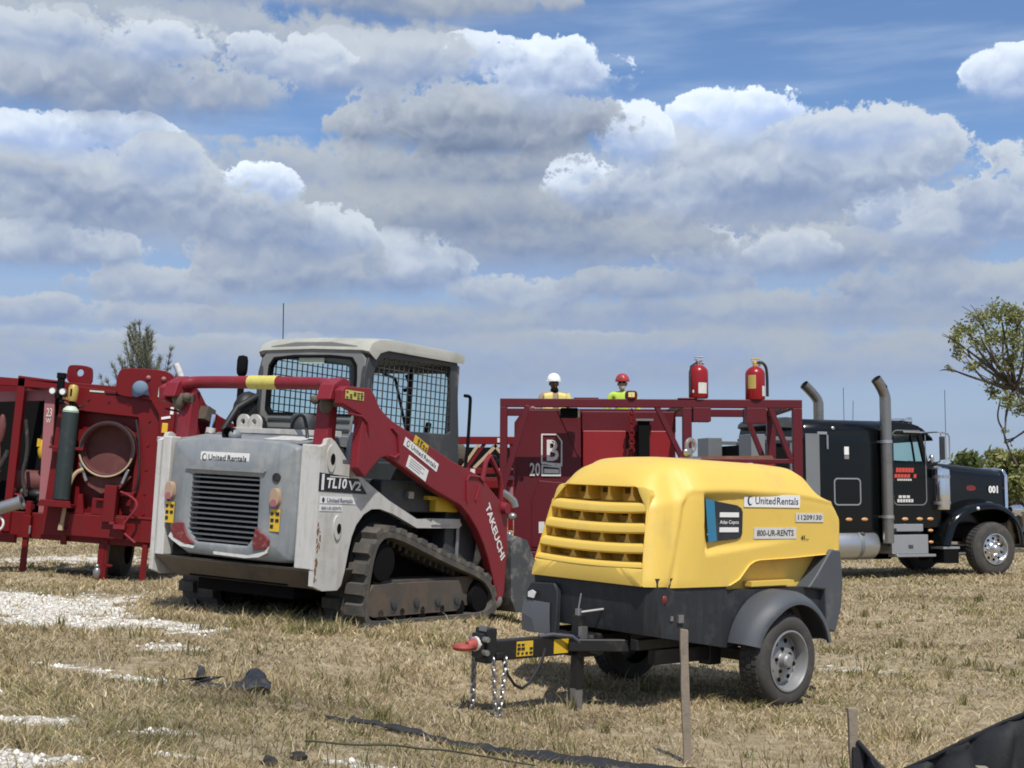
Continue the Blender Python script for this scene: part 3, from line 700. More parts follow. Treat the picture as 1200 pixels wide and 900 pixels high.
def build_compressor():
    T = thing('towable_air_compressor', 'yellow and charcoal towable air compressor on two wheels, parked in front of the red skid', 'air compressor', M_COMP)
    N = Vector((0, 1, 0))
    # --- moulded yellow shell: loft of cross sections with the door recesses pressed into its sides
    xs_ = np.concatenate([np.linspace(-.86, -.5, 26), np.linspace(-.48, .6, 66), np.linspace(.615, 1.0, 36)])
    zt = lambda x: np.interp(x, [-.86, -.82, -.58, -.48, -.3, .5, .85, 1.0], [1.33, 1.38, 1.60, 1.635, 1.645, 1.658, 1.648, 1.615])
    zb = lambda x: np.interp(x, [-.9, -.78, -.72, -.29, .09, .17, .30, .40, .985, 1.0, 1.05, 1.1, 1.2], [1.03, 1.03, 1.0, .98, .97, .955, .84, .805, .81, .818, .838, .856, .862])
    zc = lambda x: np.interp(x, [-.86, -.6, -.28, .3, .78, .9, 1.1], [1.37, 1.40, 1.43, 1.445, 1.435, 1.40, 1.36])
    xf = lambda z: np.interp(z, [.8, .97, 1.19, 1.34, 1.40, 1.46], [1.0, .965, .935, .915, .865, .80])
    led = lambda x: 1.03 + (.62 - x) * .085
    fr = .012
    def side_inset(x, z):
        sd = np.minimum(np.minimum(xf(z) - x, (zc(x) - z) * 1.4), x + .90)
        a = .020 * smooth(sd, -.02, .04)
        sd2 = np.minimum(.655 - .05 * (1.4 - z) - x, (z - led(x)) * 1.0)
        fade = np.clip((x + .36) / .95, 0, 1)
        sd2 = np.minimum(sd2, (zc(x) - .03 - z) * 1.0)
        return a + .036 * fade * smooth(sd2, -.014, .02)
    def section(x, k=0.0, q=0.0):
        """half loop near side bottom -> top centre -> far bottom; k pulls the sides in, q the top down"""
        z0, z1 = float(zb(min(x, 1.2))), float(zt(min(x, 1.0))) - q
        zcr = min(float(zc(x)), z1 - .05) - q * .55
        w = .60
        if x > .9: w = .60 - .02 * smooth(x, .9, 1.0)
        top = [(0, z1), (.18, z1 - .004), (.34, z1 - .014), (.43, z1 - .035), (.485, z1 - .075)]
        low = [(w - .022, zcr + .012), (w - .003, zcr - .02), (w, zcr - .06), (w, z0 + .2), (w + .004, z0)]
        half = resample(chaikin(top + low, 2, False), 70, False)
        out = []
        for y, z in half:
            t = np.clip((z - .85) / .65, 0, 1)
            taper = smooth(x, .55, 1.05) * .10 * t
            yy = max(0.0, y - taper * min(1, y / .4) - k * min(1, y / .3))
            ins = float(side_inset(x, z)) * float(smooth(y, .47, .56))
            out.append((yy - ins, z))
        lean = smooth(x, .55, 1.0)
        loop = [(x - lean * (z - .87) * .20, y, z) for y, z in out[::-1]] + [(x - lean * (z - .87) * .20, -y, z) for y, z in out[1:]]
        return loop
    rows = [section(x) for x in xs_]
    for x, k, q in ((1.05, .004, .010), (1.09, .012, .024), (1.125, .028, .045), (1.15, .048, .066), (1.165, .068, .088)):
        r_ = section(1.0, k, q); rows.append([(p[0] + (x - 1.0) - smooth((p[2]), 1.40, 1.60) * (x - 1.0) * .35, p[1], p[2]) for p in r_])
    mb = MB(); mb.grid(rows)
    # front face between the moulded edge and the grille opening, made from matching loops
    edge = [tuple(p) for p in rows[-1]]
    zlo = edge[0][2]
    edge_l = np.array(edge + [(1.165, y, zlo) for y in np.linspace(edge[-1][1], edge[0][1], 14)[1:-1]])
    edge_l = resample(edge_l, 420)
    fx = lambda z: 1.168 - (z - .87) * .22
    op = resample([(.50, .925), (.455, 1.40), (.43, 1.435), (.39, 1.45), (-.37, 1.45), (-.40, 1.44), (-.42, 1.41), (-.505, .925)], 1600)
    cen = np.array([0, 1.18])
    ang = lambda P: np.arctan2(P[:, 1] - cen[1], P[:, 0] - cen[0])
    ao = ang(op); inner = []
    for a in ang(edge_l[:, 1:]):
        i = int(np.argmin(np.abs((ao - a + np.pi) % (2 * np.pi) - np.pi))); inner.append(op[i])
    bul = lambda y: .018 * (1 - (y / .55) ** 2)
    L1 = [(fx(z) + bul(y) * .6, y, z) for y, z in inner]
    L0 = [tuple(p) for p in edge_l]
    mid = [tuple((np.array(a) * .5 + np.array(b) * .5) + np.array([.006, 0, 0])) for a, b in zip(L0, L1)]
    L2 = [(x - .006, y * .99, 1.18 + (z - 1.18) * .985) for x, y, z in L1]
    L3 = [(x - .19, y * .97, 1.18 + (z - 1.18) * .97) for x, y, z in L1]
    mb.grid([L0, mid, L1, L2, L3], closed=True)
    # rear wall and inner skin of the wheel cut-out
    rr = rows[0]; mb.add([(p[0] - .004, p[1], p[2]) for p in rr], [tuple(range(len(rr)))])
    for sgn in (1, -1):
        mb.grid([[(x, sgn * .50, z) for x in np.linspace(-.82, .40, 24)] for z in (.70, .80, .90, 1.06)])
        mb.grid([[(x, sgn * .50, float(zb(x)) + .03) for x in np.linspace(-.82, .40, 24)], [(x, sgn * .597, float(zb(x)) + .004) for x in np.linspace(-.82, .40, 24)]])
        mb.b(-.34, .14, *sorted((sgn * .50, sgn * .575)), .795, .828)
    shell = mb.build('shell', 'yellow', T, sharp=50)
    # louvres: scooped pockets behind bowed slats
    g = MB(); zs = [(1.312, .062), (1.180, .060), (1.052, .058), (.948, .035)]
    W_ = lambda z: np.interp(z, [.9, 1.45], [.512, .420])
    def slat(z0, hgt, proud):
        w = W_(z0); ys = np.linspace(-w, w, 25); rr = []
        for y in ys:
            x = fx(z0) + bul(y) + proud; dz = -.014 * (1 - (y / w) ** 2)
            rr.append([(x - .17, y, z0 + hgt * .75 + dz), (x - .03, y, z0 + hgt * .62 + dz), (x - .008, y, z0 + hgt * .5 + dz), (x + .002, y, z0 + hgt * .3 + dz), (x + .008, y, z0 - hgt * .3 + dz), (x - .004, y, z0 - hgt * .5 + dz), (x - .10, y, z0 - hgt * .45 + dz)])
        g.grid([list(c) for c in zip(*rr)], closed=False); g.grid([[r_[-1] for r_ in rr], [r_[0] for r_ in rr]])
    for z0, h in zs: slat(z0, h, -.006)
    g.build('grille', 'yellow', T, sharp=50)
    bk = MB(); DP = .17
    bk.add([(fx(.93) - DP, -.505, .93), (fx(.93) - DP, .505, .93), (fx(1.44) - DP, .415, 1.44), (fx(1.44) - DP, -.415, 1.44)], [(0, 1, 2, 3)])
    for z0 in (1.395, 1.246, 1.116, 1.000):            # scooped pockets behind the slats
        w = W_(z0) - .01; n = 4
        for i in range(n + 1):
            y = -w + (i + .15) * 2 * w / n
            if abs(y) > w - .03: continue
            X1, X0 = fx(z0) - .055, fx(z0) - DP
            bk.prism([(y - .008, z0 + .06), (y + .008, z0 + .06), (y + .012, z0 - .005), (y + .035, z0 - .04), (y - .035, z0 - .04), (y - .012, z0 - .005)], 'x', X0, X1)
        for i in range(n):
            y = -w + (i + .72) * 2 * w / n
            if abs(y) < w - .06: bk.b(fx(z0) - DP + .001, fx(z0) - DP + .006, y - .075, y + .06, z0 + .005, z0 + .04, 1)  # dark brown plates paint shade into the upper part of each yellow pocket
    bk.build('grille_back', ['yellow', 'pocket_shade'], T)
    # --- charcoal lower body with chamfered corners
    mb = MB()
    for x0, x1, top in ((.40, 1.135, .872), (-.80, .395, .775)):
        lv = []
        for z, c, dx_ in ((top, .052, 0), (.80, .054, 0), (.62, .075, -.012), (.47, .10, -.03)):
            fr_ = x1 > 1; a, w = x1 + (dx_ if fr_ else 0), .572 if top > .8 else .565; c = c if fr_ else .003; z = min(z, top)
            lv.append([(a, w - c, z), (a - c * .75, w, z), (x0 + .003, w, z), (x0, w - .003, z), (x0, -w + .003, z), (x0 + .003, -w, z), (a - c * .75, -w, z), (a, -w + c, z)])
        lv[-1] = [(x, y, .505 + (x - 1.1) * .155 if x > -.3 else .40) for x, y, z in lv[-1]]
        mb.grid(lv, closed=True); mb.add(lv[0], [tuple(range(8))]); mb.add(lv[-1], [tuple(range(8))])
    low = mb.build('lower_body', 'charcoal', T, bevel=.008, sharp=20)
    lp = MB(); lp.ball((1.02, .572, .735), (.022, .012, .03), 0); lp.build('side_marker', 'red_lens', low)
    lp = MB(); lp.b(.845, .895, .57, .588, .585, .635); lp.b(.94, .965, .57, .582, .60, .63); build_each(lp, 'latch', 'steel', low)
    # rear bumper, corner guards, lights
    mb = MB(); mb.b(-.86, -.62, -.49, .49, .46, .98); mb.build('rear_bumper', 'charcoal', T, bevel=.02)
    for sgn in (1, -1):
        mb = MB(); pr = [(-.73, 1.04), (-.845, 1.03), (-.885, .80), (-.87, .62), (-.80, .44), (-.70, .46), (-.665, .75), (-.46, .77), (-.56, .86)]
        mb.prism(pr, 'y', sgn * .44, sgn * .612); q = mb.build('corner_guard', 'grey_plastic', T, bevel=.015)
        lp = MB(); lp.b(-.893, -.86, *sorted((sgn * .47, sgn * .585)), .56, .74); lp.build('tail_light', 'red_lens', q, bevel=.006)
    # --- mudguards
    for sgn in (1, -1):
        mb = MB(); rows = []
        for t in np.linspace(14, 166, 26):
            a = R(t); ca, sa = math.cos(a), math.sin(a); cx, cz = -.05, .325; yx = .04 * smooth(math.cos(a), .5, 1)
            prof = [(.40, .575), (.445, .575), (.452, .60), (.452, .74 - yx), (.44, .775 - yx), (.405, .825 - yx), (.385, .835 - yx), (.365, .835 - yx), (.365, .815 - yx), (.40, .80 - yx), (.425, .74 - yx), (.425, .60)]
            rows.append([(cx + r * ca, sgn * y, cz + r * sa) for r, y in prof])
        mb.grid(rows, closed=True); n = len(rows[0]); mb.add(rows[0], [tuple(range(n))]); mb.add(rows[-1], [tuple(range(n))])
        mb.build('mudguard', 'grey_plastic', T, sharp=30)
    # --- wheels
    for sgn in (1, -1):
        y = lambda q: sgn * q
        mb = MB(); mb.lathe([(.19, y(.60)), (.25, y(.594)), (.295, y(.605)), (.308, y(.625)), (.311, y(.66)), (.311, y(.75)), (.307, y(.775)), (.292, y(.797)), (.262, y(.806)), (.225, y(.803)), (.205, y(.794)), (.19, y(.785))], (0, 0, .311), 'y', 48, caps=False)
        for k in range(40):
            for yy in (.655, .70, .745):
                a = 2 * math.pi * (k + (.5 if yy == .70 else 0)) / 40; mb.box((.3115 * math.cos(a), sgn * yy, .311 + .3115 * math.sin(a)), (.03, .036, .012), (0, 90 - math.degrees(a), 0))
        w = mb.build('wheel', 'rubber', T, sharp=40)
        mb = MB(); mb.lathe([(.206, y(.796)), (.207, y(.804)), (.196, y(.806)), (.188, y(.79)), (.178, y(.72)), (.172, y(.715)), (.155, y(.728)), (.12, y(.742)), (.075, y(.748)), (.055, y(.748)), (.05, y(.755)), (.047, y(.79)), (.035, y(.802)), (0.0, y(.804))], (0, 0, .311), 'y', 40, caps=False)
        for k in range(8):
            a = 2 * math.pi * (k + .3) / 8; mb.ball((.132 * math.cos(a), sgn * .742, .311 + .132 * math.sin(a)), (.017, .006, .017), 1, 10, 6)
        for k in range(5):
            a = 2 * math.pi * (k + .1) / 5; mb.ball((.078 * math.cos(a), sgn * .752, .311 + .078 * math.sin(a)), (.013, .014, .013), 1, 8, 6)
        mb.build('rim', ['rim', 'matt_black'], w, sharp=40)
    mb = MB(); mb.b(-.045, .045, -.62, .62, .27, .35); mb.b(.55, .63, -.42, .42, .34, .46); mb.b(.30, .42, .36, .46, .27, .42); mb.b(.30, .95, .38, .44, .30, .40); mb.b(-.78, 1.1, -.42, -.36, .37, .47); mb.b(-.78, 1.1, .36, .42, .40, .47)
    mb.build('axle', 'black', T, bevel=.006)
    # --- drawbar with coupler, ring, jack, chains
    mb = MB(); mb.b(.75, 2.0, -.042, .042, .345, .468); mb.b(1.08, 1.30, -.10, .10, .33, .475); mb.bar((1.05, .30, .42), (1.35, .05, .41), .06, .08); mb.bar((1.05, -.30, .42), (1.35, -.05, .41), .06, .08)
    db = mb.build('drawbar', 'black', T, bevel=.008)
    mb = MB(); mb.b(1.66, 1.80, .042, .0445, .362, .455); decal_marks(mb, (1.80, .045, .362), (-1, 0, 0), (0, 0, 1), .14, .093, 1, 4); mb.build('warning_decal', ['decal', 'ink'], db, weld=False)
    mb = MB(); mb.b(1.345, 1.475, .042, .0445, .36, .45); mb.build('warning_decal', ['decal', 'ink'], db)
    mb = MB(); mb.b(1.98, 2.06, -.06, .06, .335, .55); mb.b(2.055, 2.10, -.045, .045, .37, .52); mb.b(1.93, 1.99, -.075, .075, .36, .40)
    cp = mb.build('coupler', 'black', T, bevel=.008)
    mb = MB()
    for z in (.405, .485):
        mb.lathe([(.018, -.085), (.018, .085)], (2.075, 0, z), 'y', 10)
    mb.b(2.058, 2.064, -.02, .05, .53, .565); mb.build('coupler_bolt', 'steel', cp, bevel=.002)
    mb = MB(); mb.tube([(2.08, 0, .455), (2.13, 0, .452), (2.17, 0, .447)], [.034, .038, .024], 12); mb.tube([(2.205 + .045 * math.cos(t), .045 * math.sin(t), .44) for t in np.linspace(0, 2 * math.pi, 20, endpoint=False)], .021, 8, closed=True)
    mb.tube([(2.09, 0, .455), (2.115, 0, .454)], .046, 12, 1); mb.build('towing_eye', ['red_rubber', 'worn'], cp)
    mb = MB(); mb.b(1.235, 1.30, .02, .085, .12, .60); mb.b(1.225, 1.31, .01, .095, .40, .47)
    jk = mb.build('jack', 'black', T, bevel=.006)
    mb = MB(); mb.b(1.235, 1.30, .025, .08, -.02, .135); mb.build('jack_foot', 'steel', jk, bevel=.005)
    mb = MB(); mb.tube([(1.27, .05, .60), (1.27, .05, .64)], .022, 10); mb.tube([(1.27, .05, .615), (1.18, .10, .63), (1.08, .15, .645)], .010, 8); mb.tube([(1.27, .05, .64), (1.25, .05, .74)], .005, 6)
    mb.b(1.245, 1.30, .085, .115, .45, .53); mb.b(1.19, 1.225, .09, .12, .42, .47); mb.build('jack_crank', 'steel', jk)
    mb = MB(); mb.tube([(1.08, .15, .645), (1.075, .155, .69)], .018, 8); mb.build('crank_knob', 'matt_black', jk)
    def chain(p, q, drop, wob):
        m2 = MB(); P = sag(p, q, drop, 40); L = [0]
        for a, b_ in zip(P, P[1:]): L.append(L[-1] + (b_ - a).length)
        n = int(L[-1] / .034)
        for i in range(n):
            s_ = (i + .5) * L[-1] / n; k = max(j for j in range(len(L)) if L[j] <= s_); k = min(k, len(P) - 2)
            c = P[k].lerp(P[k + 1], (s_ - L[k]) / max(1e-6, L[k + 1] - L[k])); d = (P[k + 1] - P[k]).normalized()
            u = d.cross(Vector((wob, 1, .2))).normalized(); w_ = u if i % 2 else d.cross(u)
            m2.tube([c + d * .025 * math.cos(t) + w_ * .015 * math.sin(t) for t in np.linspace(0, 2 * math.pi, 9, endpoint=False)], .0058, 5, closed=True)
        return m2
    chain((2.02, .075, .37), (1.93, .09, .37), .36, .3).build('safety_chain', 'steel', T, sharp=60)
    chain((2.05, -.075, .36), (1.97, -.16, .36), .35, .1).build('safety_chain', 'steel', T, sharp=60)
    mb = MB(); mb.tube([(1.92, .05, .36), (1.88, .055, .26), (1.82, .06, .19), (1.76, .06, .165), (1.70, .06, .19), (1.64, .06, .26), (1.58, .05, .33), (1.55, .04, .40)], .010, 8); mb.build('brake_cable', 'hose_black', T)
    mb = MB(); mb.tube([(1.60, .03, .475), (1.5, .05, .485), (1.36, .09, .47), (1.28, .12, .41), (1.22, .13, .37), (1.15, .12, .36)], .012, 8); mb.build('electric_lead', 'grey_plastic', T)
    # document flap
    mb = MB(); mb.prism([(-.565, .42), (-.265, .43), (-.26, .72), (-.295, .775), (-.525, .765), (-.57, .70)], 'x', 1.125, 1.17); fl = mb.build('document_holder', 'charcoal', T, bevel=.012)
    mb = MB(); mb.grid([[(1.176, -.595, .43), (1.182, -.45, .425), (1.176, -.31, .435)], [(1.19, -.585, .55), (1.20, -.47, .52), (1.18, -.315, .53)], [(1.18, -.58, .64), (1.19, -.50, .645), (1.178, -.32, .64)]]); mb.build('loose_cover', 'flap', fl, sharp=10)
    mb = MB(); mb.prism([(-.52, .665), (-.46, .66), (-.44, .70), (-.48, .715), (-.52, .70)], 'x', 1.192, 1.198); mb.build('paper_tag', 'white', fl)
    # lifting bail and top plate
    mb = MB(); mb.b(.08, .20, -.05, .05, 1.60, 1.665); mb.tube([(.135, 0, 1.66), (.14, 0, 1.73)] + [(.14 + .045 * math.cos(t), 0, 1.75 + .045 * math.sin(t)) for t in np.linspace(-1.5, 4.4, 14)], .015, 8); mb.ball((.20, .02, 1.70), (.035, .02, .03), 0, 10, 6); mb.tube([(.20, .02, 1.70), (.14, 0, 1.69)], .012, 6)
    mb.build('lifting_eye', 'steel', T)
    # --- side lettering
    u, v = (-1, 0, 0), (0, 0, 1)
    def yy(x): return .60 - .020 - .036 * max(0, min(1, (x + .36) / .95))
    def slab(name, x0, z0, w, h, tilt=0.0):
        ya, yb = yy(x0) + .003, yy(x0 - w) + .003
        uu = Vector((-w, yb - ya, tilt)).normalized(); return Vector((x0, ya, z0)), uu
    o, uu = slab('', .225, 1.335, .60, .085); mb = MB(); mb.plate(o, uu, v, .60, .088)
    mb.text('United', o + uu * .115 + Vector((0, 0, .02)), uu, v, .215, .05, 2); mb.text('Rentals', o + uu * .345 + Vector((0, 0, .02)), uu, v, .235, .05, 2)
    n = uu.cross(Vector(v)); cpt = o + uu * .06 + Vector((0, 0, .044))
    circ = lambda r, off, dx=0: [cpt + uu * (r * .8 * math.cos(t) + dx) + Vector((0, 0, r * math.sin(t))) + n * off for t in np.linspace(0, 2 * math.pi, 20, endpoint=False)]
    mb.add(circ(.034, .0045), [tuple(range(20))], 2); mb.add(circ(.024, .006, .006), [tuple(range(20))], 0)
    mb.build('owner_sticker', ['white', 'ink', 'blue_ink'], shell, weld=False, recalc=False)
    o, uu = slab('', .115, 1.118, .46, .075); mb = MB(); mb.plate(o, uu, v, .455, .078); mb.text('800-UR-RENTS', o + uu * .03 + Vector((0, 0, .018)), uu, v, .395, .043, 1, bold=.02); mb.build('phone_sticker', ['worn', 'ink'], shell, weld=False, recalc=False)
    o, uu = slab('', -.33, 1.235, .33, .06); mb = MB(); mb.plate(o, uu, v, .33, .064); mb.text('11209130', o + uu * .025 + Vector((0, 0, .014)), uu, v, .28, .036, 1, bold=.02); mb.build('unit_number_sticker', ['worn', 'ink'], shell, weld=False, recalc=False)
    o, uu = slab('', -.395, 1.108, .1, .04); mb = MB(); mb.text('41...', o, uu, v, .09, .034, 0, bold=.03); mb.build('stencilled_mark', ['ink'], shell, weld=False, recalc=False)
    y0 = yy(.5) + .006
    mb = MB(); mb.prism([(.635, 1.385), (.54, 1.372), (.30, 1.345), (.255, 1.325), (.24, 1.30), (.24, 1.155), (.255, 1.13), (.30, 1.118), (.595, 1.10), (.60, 1.12)], 'y', y0 - .02, y0 + .012)
    mb.prism([(.637, 1.387), (.545, 1.374), (.51, 1.108), (.594, 1.098)], 'y', y0 + .0125, y0 + .015, 1)
    for z in (1.265, 1.165): mb.b(.285, .485, y0 + .0125, y0 + .016, z, z + .032, 2)
    mb.text('Atlas Copco', (.485, y0 + .012, 1.213), u, v, .20, .032, 2, off=.004); mb.text('XAS 185', (.575, y0 + .0155, 1.14), (-.12, 0, 1), (1, 0, .12), .18, .035, 2, off=-.002)
    mb.build('maker_plate', ['charcoal', 'blue', 'white'], shell, weld=False)
    return T
K['pocket_shade'] = mat('brown_pocket_shade', (0.10, 0.06, 0.012), .8)
build_compressor()
# ------------------------------------------------------------------ red and white tracked loader
def build_loader():
    T = thing('compact_track_loader', 'dusty white and red compact track loader seen from behind, cab and lift arms lowered', 'track loader', M_LOADER)
    CY = .10
    mir = lambda y: 2 * CY - y
    u, v = (1, 0, 0), (0, 0, 1)
    ub = (0, -1, 0)
    # engine door: slab with a real opening behind slats
    out = resample(chaikin([(.83, .50), (.83, 1.38), (.78, 1.46), (.10, 1.47), (-.50, 1.45), (-.575, 1.38), (-.575, .52), (-.50, .49), (.13, .49)], 2), 260)
    inn = np.array([(.555, .69), (.56, 1.15), (.545, 1.165), (-.175, 1.165), (-.19, 1.15), (-.20, .70), (-.10, .595), (.45, .595)])
    def al(a, b):
        c = np.array([.15, .95]); A = np.arctan2(a[:, 1] - c[1], a[:, 0] - c[0]); B = np.arctan2(b[:, 1] - c[1], b[:, 0] - c[0])
        return np.array([b[int(np.argmin(np.abs((B - t + np.pi) % (2 * np.pi) - np.pi)))] for t in A])
    inn = al(out, resample(inn, 1600)); cen = np.array([.13, .97])
    mb = MB(); L = lambda P, x: [(x, p[0], p[1]) for p in P]
    sc = lambda P, k: cen + (P - cen) * k
    mb.grid([L(out, -1.22), L(out, -1.47), L(sc(out, .985), -1.505), L(sc(out, .955), -1.522), L(inn * .8 + sc(out, .95) * .2, -1.54), L(inn, -1.535), L(sc(inn, .98), -1.53), L(sc(inn, .96), -1.45)], closed=True)
    door = mb.build('engine_door', 'loader_grey', T, sharp=55)
    mb = MB(); mb.b(-1.42, -1.41, -.25, .62, .55, 1.22); mb.build('radiator', 'matt_black', door)
    mb = MB()
    for i in range(13):
        z = .625 + i * .0425; w0, w1 = (-.19, .55) if z > .69 else (-.19 + (.70 - z) * 1.05, .55 - (.69 - z) * .9)
        mb.add([(-1.49, w0, z + .014), (-1.49, w1, z + .014), (-1.533, w1, z + .004), (-1.533, w0, z + .004), (-1.533, w1, z - .006), (-1.533, w0, z - .006), (-1.49, w1, z + .006), (-1.49, w0, z + .006)], [(0, 1, 2, 3), (3, 2, 4, 5), (5, 4, 6, 7)])
    mb.build('grille', 'slat_grey', door, recalc=False)
    mb = MB(); mb.prism(rrect(-.25, .62, 1.195, 1.225, .014, 3), 'x', -1.556, -1.53); mb.build('moulded_ridge', 'loader_grey', door)
    o = Vector((-1.531, .475, 1.262)); mb = MB(); mb.prism(rrect(-.055, .475, 1.255, 1.345, .012, 3), 'x', -1.528, -1.535)
    mb.text('United', (-1.535, .385, 1.278), ub, v, .19, .045, 1); mb.text('Rentals', (-1.535, .175, 1.278), ub, v, .205, .045, 1)
    for r, m_, off in ((.03, 1, .002), (.021, 0, .0035)): mb.add([(-1.536 - off, .43 - (.006 if m_ == 0 else 0) + r * .85 * math.cos(t), 1.30 + r * math.sin(t)) for t in np.linspace(0, 6.283, 18, endpoint=False)], [tuple(range(18))], m_)
    mb.build('owner_sticker', ['white', 'ink'], door, weld=False)
    for y0 in (.725, -.425):
        mb = MB(); mb.prism(chaikin([(y0, .94), (y0 + .095, .93), (y0 + .10, 1.05), (y0 + .06, 1.09), (y0 + .01, 1.06)], 2), 'x', -1.57, -1.52); mb.prism(chaikin([(y0 + .005, .935), (y0 + .09, .93), (y0 + .085, .985), (y0 + .03, 1.0)], 1), 'x', -1.573, -1.55, 1); mb.build('rear_light', ['lens', 'pink'], door, bevel=.004)
        mb = MB(); mb.plate((-1.538, y0 + .10, .738), ub, v, .10, .175); decal_marks(mb, (-1.541, y0 + .10, .738), (0, -1, 0), (0, 0, 1), .10, .175, 1, 2); mb.build('warning_decal', ['decal', 'ink'], door, weld=False)
    for pts, sg in (([(.745, .70), (.70, .745), (.60, .75), (.585, .70), (.53, .63), (.46, .585), (.56, .575), (.70, .62)], 1), ([(-.185, .75), (-.29, .70), (-.335, .665), (-.325, .60), (-.19, .575), (-.165, .64)], -1)):
        mb = MB(); mb.prism(pts, 'x', -1.553, -1.525); mb.build('reflector', 'red_lens', door, bevel=.006)
    for pts in ([(.76, .625), (.72, .60), (.62, .555), (.47, .545), (.46, .565), (.60, .585), (.70, .63), (.74, .66)], [(.25, .535), (-.12, .53), (-.30, .575), (-.34, .62), (-.325, .565), (-.24, .525), (-.1, .508), (.24, .515)]):
        mb = MB(); mb.prism(pts, 'x', -1.548, -1.52); mb.build('scraped_edge', 'worn', door)
    mb = MB(); mb.prism([(.04 * math.cos(t) - .36, .036 * math.sin(t) + 1.165) for t in np.linspace(0, 6.283, 14, endpoint=False)], 'x', -1.545, -1.52); mb.build('door_lock', 'black', door)
    # corner posts, belly pan, chassis
    for ys in ((-.585, -.76), (.835, .93)):
        mb = MB(); mb.b(-1.525, -1.40, *sorted(ys), .465, 1.44 if ys[0] < 0 else 1.46); mb.build('corner_post', 'loader_white', T, bevel=.01)
    mb = MB(); bt = [(-1.525, .465), (-1.38, .305)]; mb.grid([[(x, y0 + dy, z) for y0, dy in ((.93, -.11 * k), (.4, 0), (-.2, 0), (-.785, .10 * k))] for (x, z), k in zip(bt + [(-.9, .30)], (0, 1, 1))]); mb.b(-1.52, -.9, -.78, .92, .452, .466); mb.grid([[(-1.525, .93, .46), (-.9, .93, .46)], [(-1.38, .82, .305), (-.9, .82, .30)]]); mb.grid([[(-1.525, -.785, .46), (-.9, -.785, .46)], [(-1.38, -.685, .305), (-.9, -.685, .30)]]); mb.build('belly_pan', 'belly', T, sharp=20)
    mb = MB(); mb.b(-1.30, .95, -.42, .62, .20, .58); mb.b(-1.40, -.9, -.43, .63, .31, .5); mb.build('undercarriage', 'matt_black', T)  # black colour deepens the shade under the machine
    mb = MB(); mb.b(-1.40, .95, -.43, .63, .58, 1.25); mb.b(-.5, 1.0, -.46, .66, .6, 1.05); mb.b(-.3, .95, -.44, .64, 1.0, 1.5); mb.b(-1.3, .6, -.73, .93, .80, .85); mb.b(-1.25, -.9, -.7, .9, .5, .85)
    mb.build('chassis', 'cab_dark', T, bevel=.01)
    mb = MB(); mb.prism([(-1.45, 1.455), (-1.0, 1.53), (-.62, 1.55), (-.62, 1.45), (-1.45, 1.44)], 'y', -.56, .80); mb.b(-1.02, -.95, -.52, .72, 1.53, 1.575, 1)
    mb.prism([(-1.38, 1.468), (-1.05, 1.523), (-1.05, 1.53), (-1.38, 1.474)], 'y', -.45, -.05, 1); mb.b(-1.15, -1.10, -.5, .7, 1.49, 1.515)
    hood = mb.build('engine_hood', ['loader_grey', 'loader_white'], T, bevel=.01)
    for y0 in (.53, .40):
        mb = MB(); mb.ring([(.07 * math.cos(t), .075 * math.sin(t) + 1.62) if math.sin(t) > -.4 else (.075 * math.copysign(1, math.cos(t)), 1.55) for t in np.linspace(0, 6.283, 20, endpoint=False)], [(.026 * math.cos(t), .026 * math.sin(t) + 1.63) for t in np.linspace(0, 6.283, 20, endpoint=False)], 'x', -1.0, -.97)
        q = mb.build('lifting_lug', 'loader_white', hood); q.location = (0, y0, 0)
    mb = MB(); mb.lathe([(.055, -.07), (.062, .0), (.05, .0), (.045, -.04), (0, -.04)], (0, 0, 0), 'x', 18); cm = mb.build('rear_lamp', 'matt_black', T); cm.location = (-1.47, .26, 1.50); cm.rotation_euler = (0, R(180), 0)
    mb = MB(); mb.ball((-1.42, .22, 1.49), (.06, .05, .05)); mb.build('rear_lamp_bracket', 'loader_grey', T)
    mb = MB(); mb.tube(chaikin([(-1.0, -.02, 1.58), (-1.05, -.10, 1.68), (-1.10, -.22, 1.70), (-1.15, -.30, 1.62), (-1.22, -.38, 1.52), (-1.25, -.42, 1.44)], 2, False), .014, 8); mb.build('hydraulic_hose', 'hose_black', T)
    mb = MB(); mb.lathe([(0, 0), (.10, 0), (.11, .04), (.11, .12), (.09, .16), (0, .17)], (-.78, .04, 1.56), 'z', 18); mb.build('air_intake', 'cab_dark', T)
    mb = MB(); mb.lathe([(.03, 0), (.03, .60), (.045, .62), (.05, .66), (.05, .74), (.04, .78), (.0, .79)], (-.62, .93, 1.46), 'z', 16); mb.build('exhaust_pipe', 'matt_black', T)
    mb = MB(); mb.ball((-.65, .80, 1.72), (.16, .12, .2)); mb.ball((-.7, .66, 1.60), (.12, .12, .12)); mb.tube([(-1.0, .75, 1.55), (-.9, .7, 1.75), (-.6, .7, 1.9)], .03, 8); mb.build('hose_bundle', 'hose_black', T, sharp=60)
    # side panels with wheel arch and hinge towers
    sp = [(-1.52, .34), (-1.53, 1.425), (-1.47, 1.45), (-1.455, 1.49), (-1.41, 1.50), (-1.36, 1.475), (-1.25, 1.385), (-1.14, 1.285), (-1.08, 1.25), (-.91, 1.17), (-.60, 1.03), (-.16, .875), (.05, .885), (.49, .885), (.55, .83), (.50, .80), (-.05, .80), (-.16, .80), (-.33, .855), (-.52, .915), (-.71, .955), (-.83, .95), (-.93, .905), (-1.02, .82), (-1.07, .72), (-1.10, .60), (-1.13, .45), (-1.165, .34), (-1.21, .30), (-1.40, .30)]
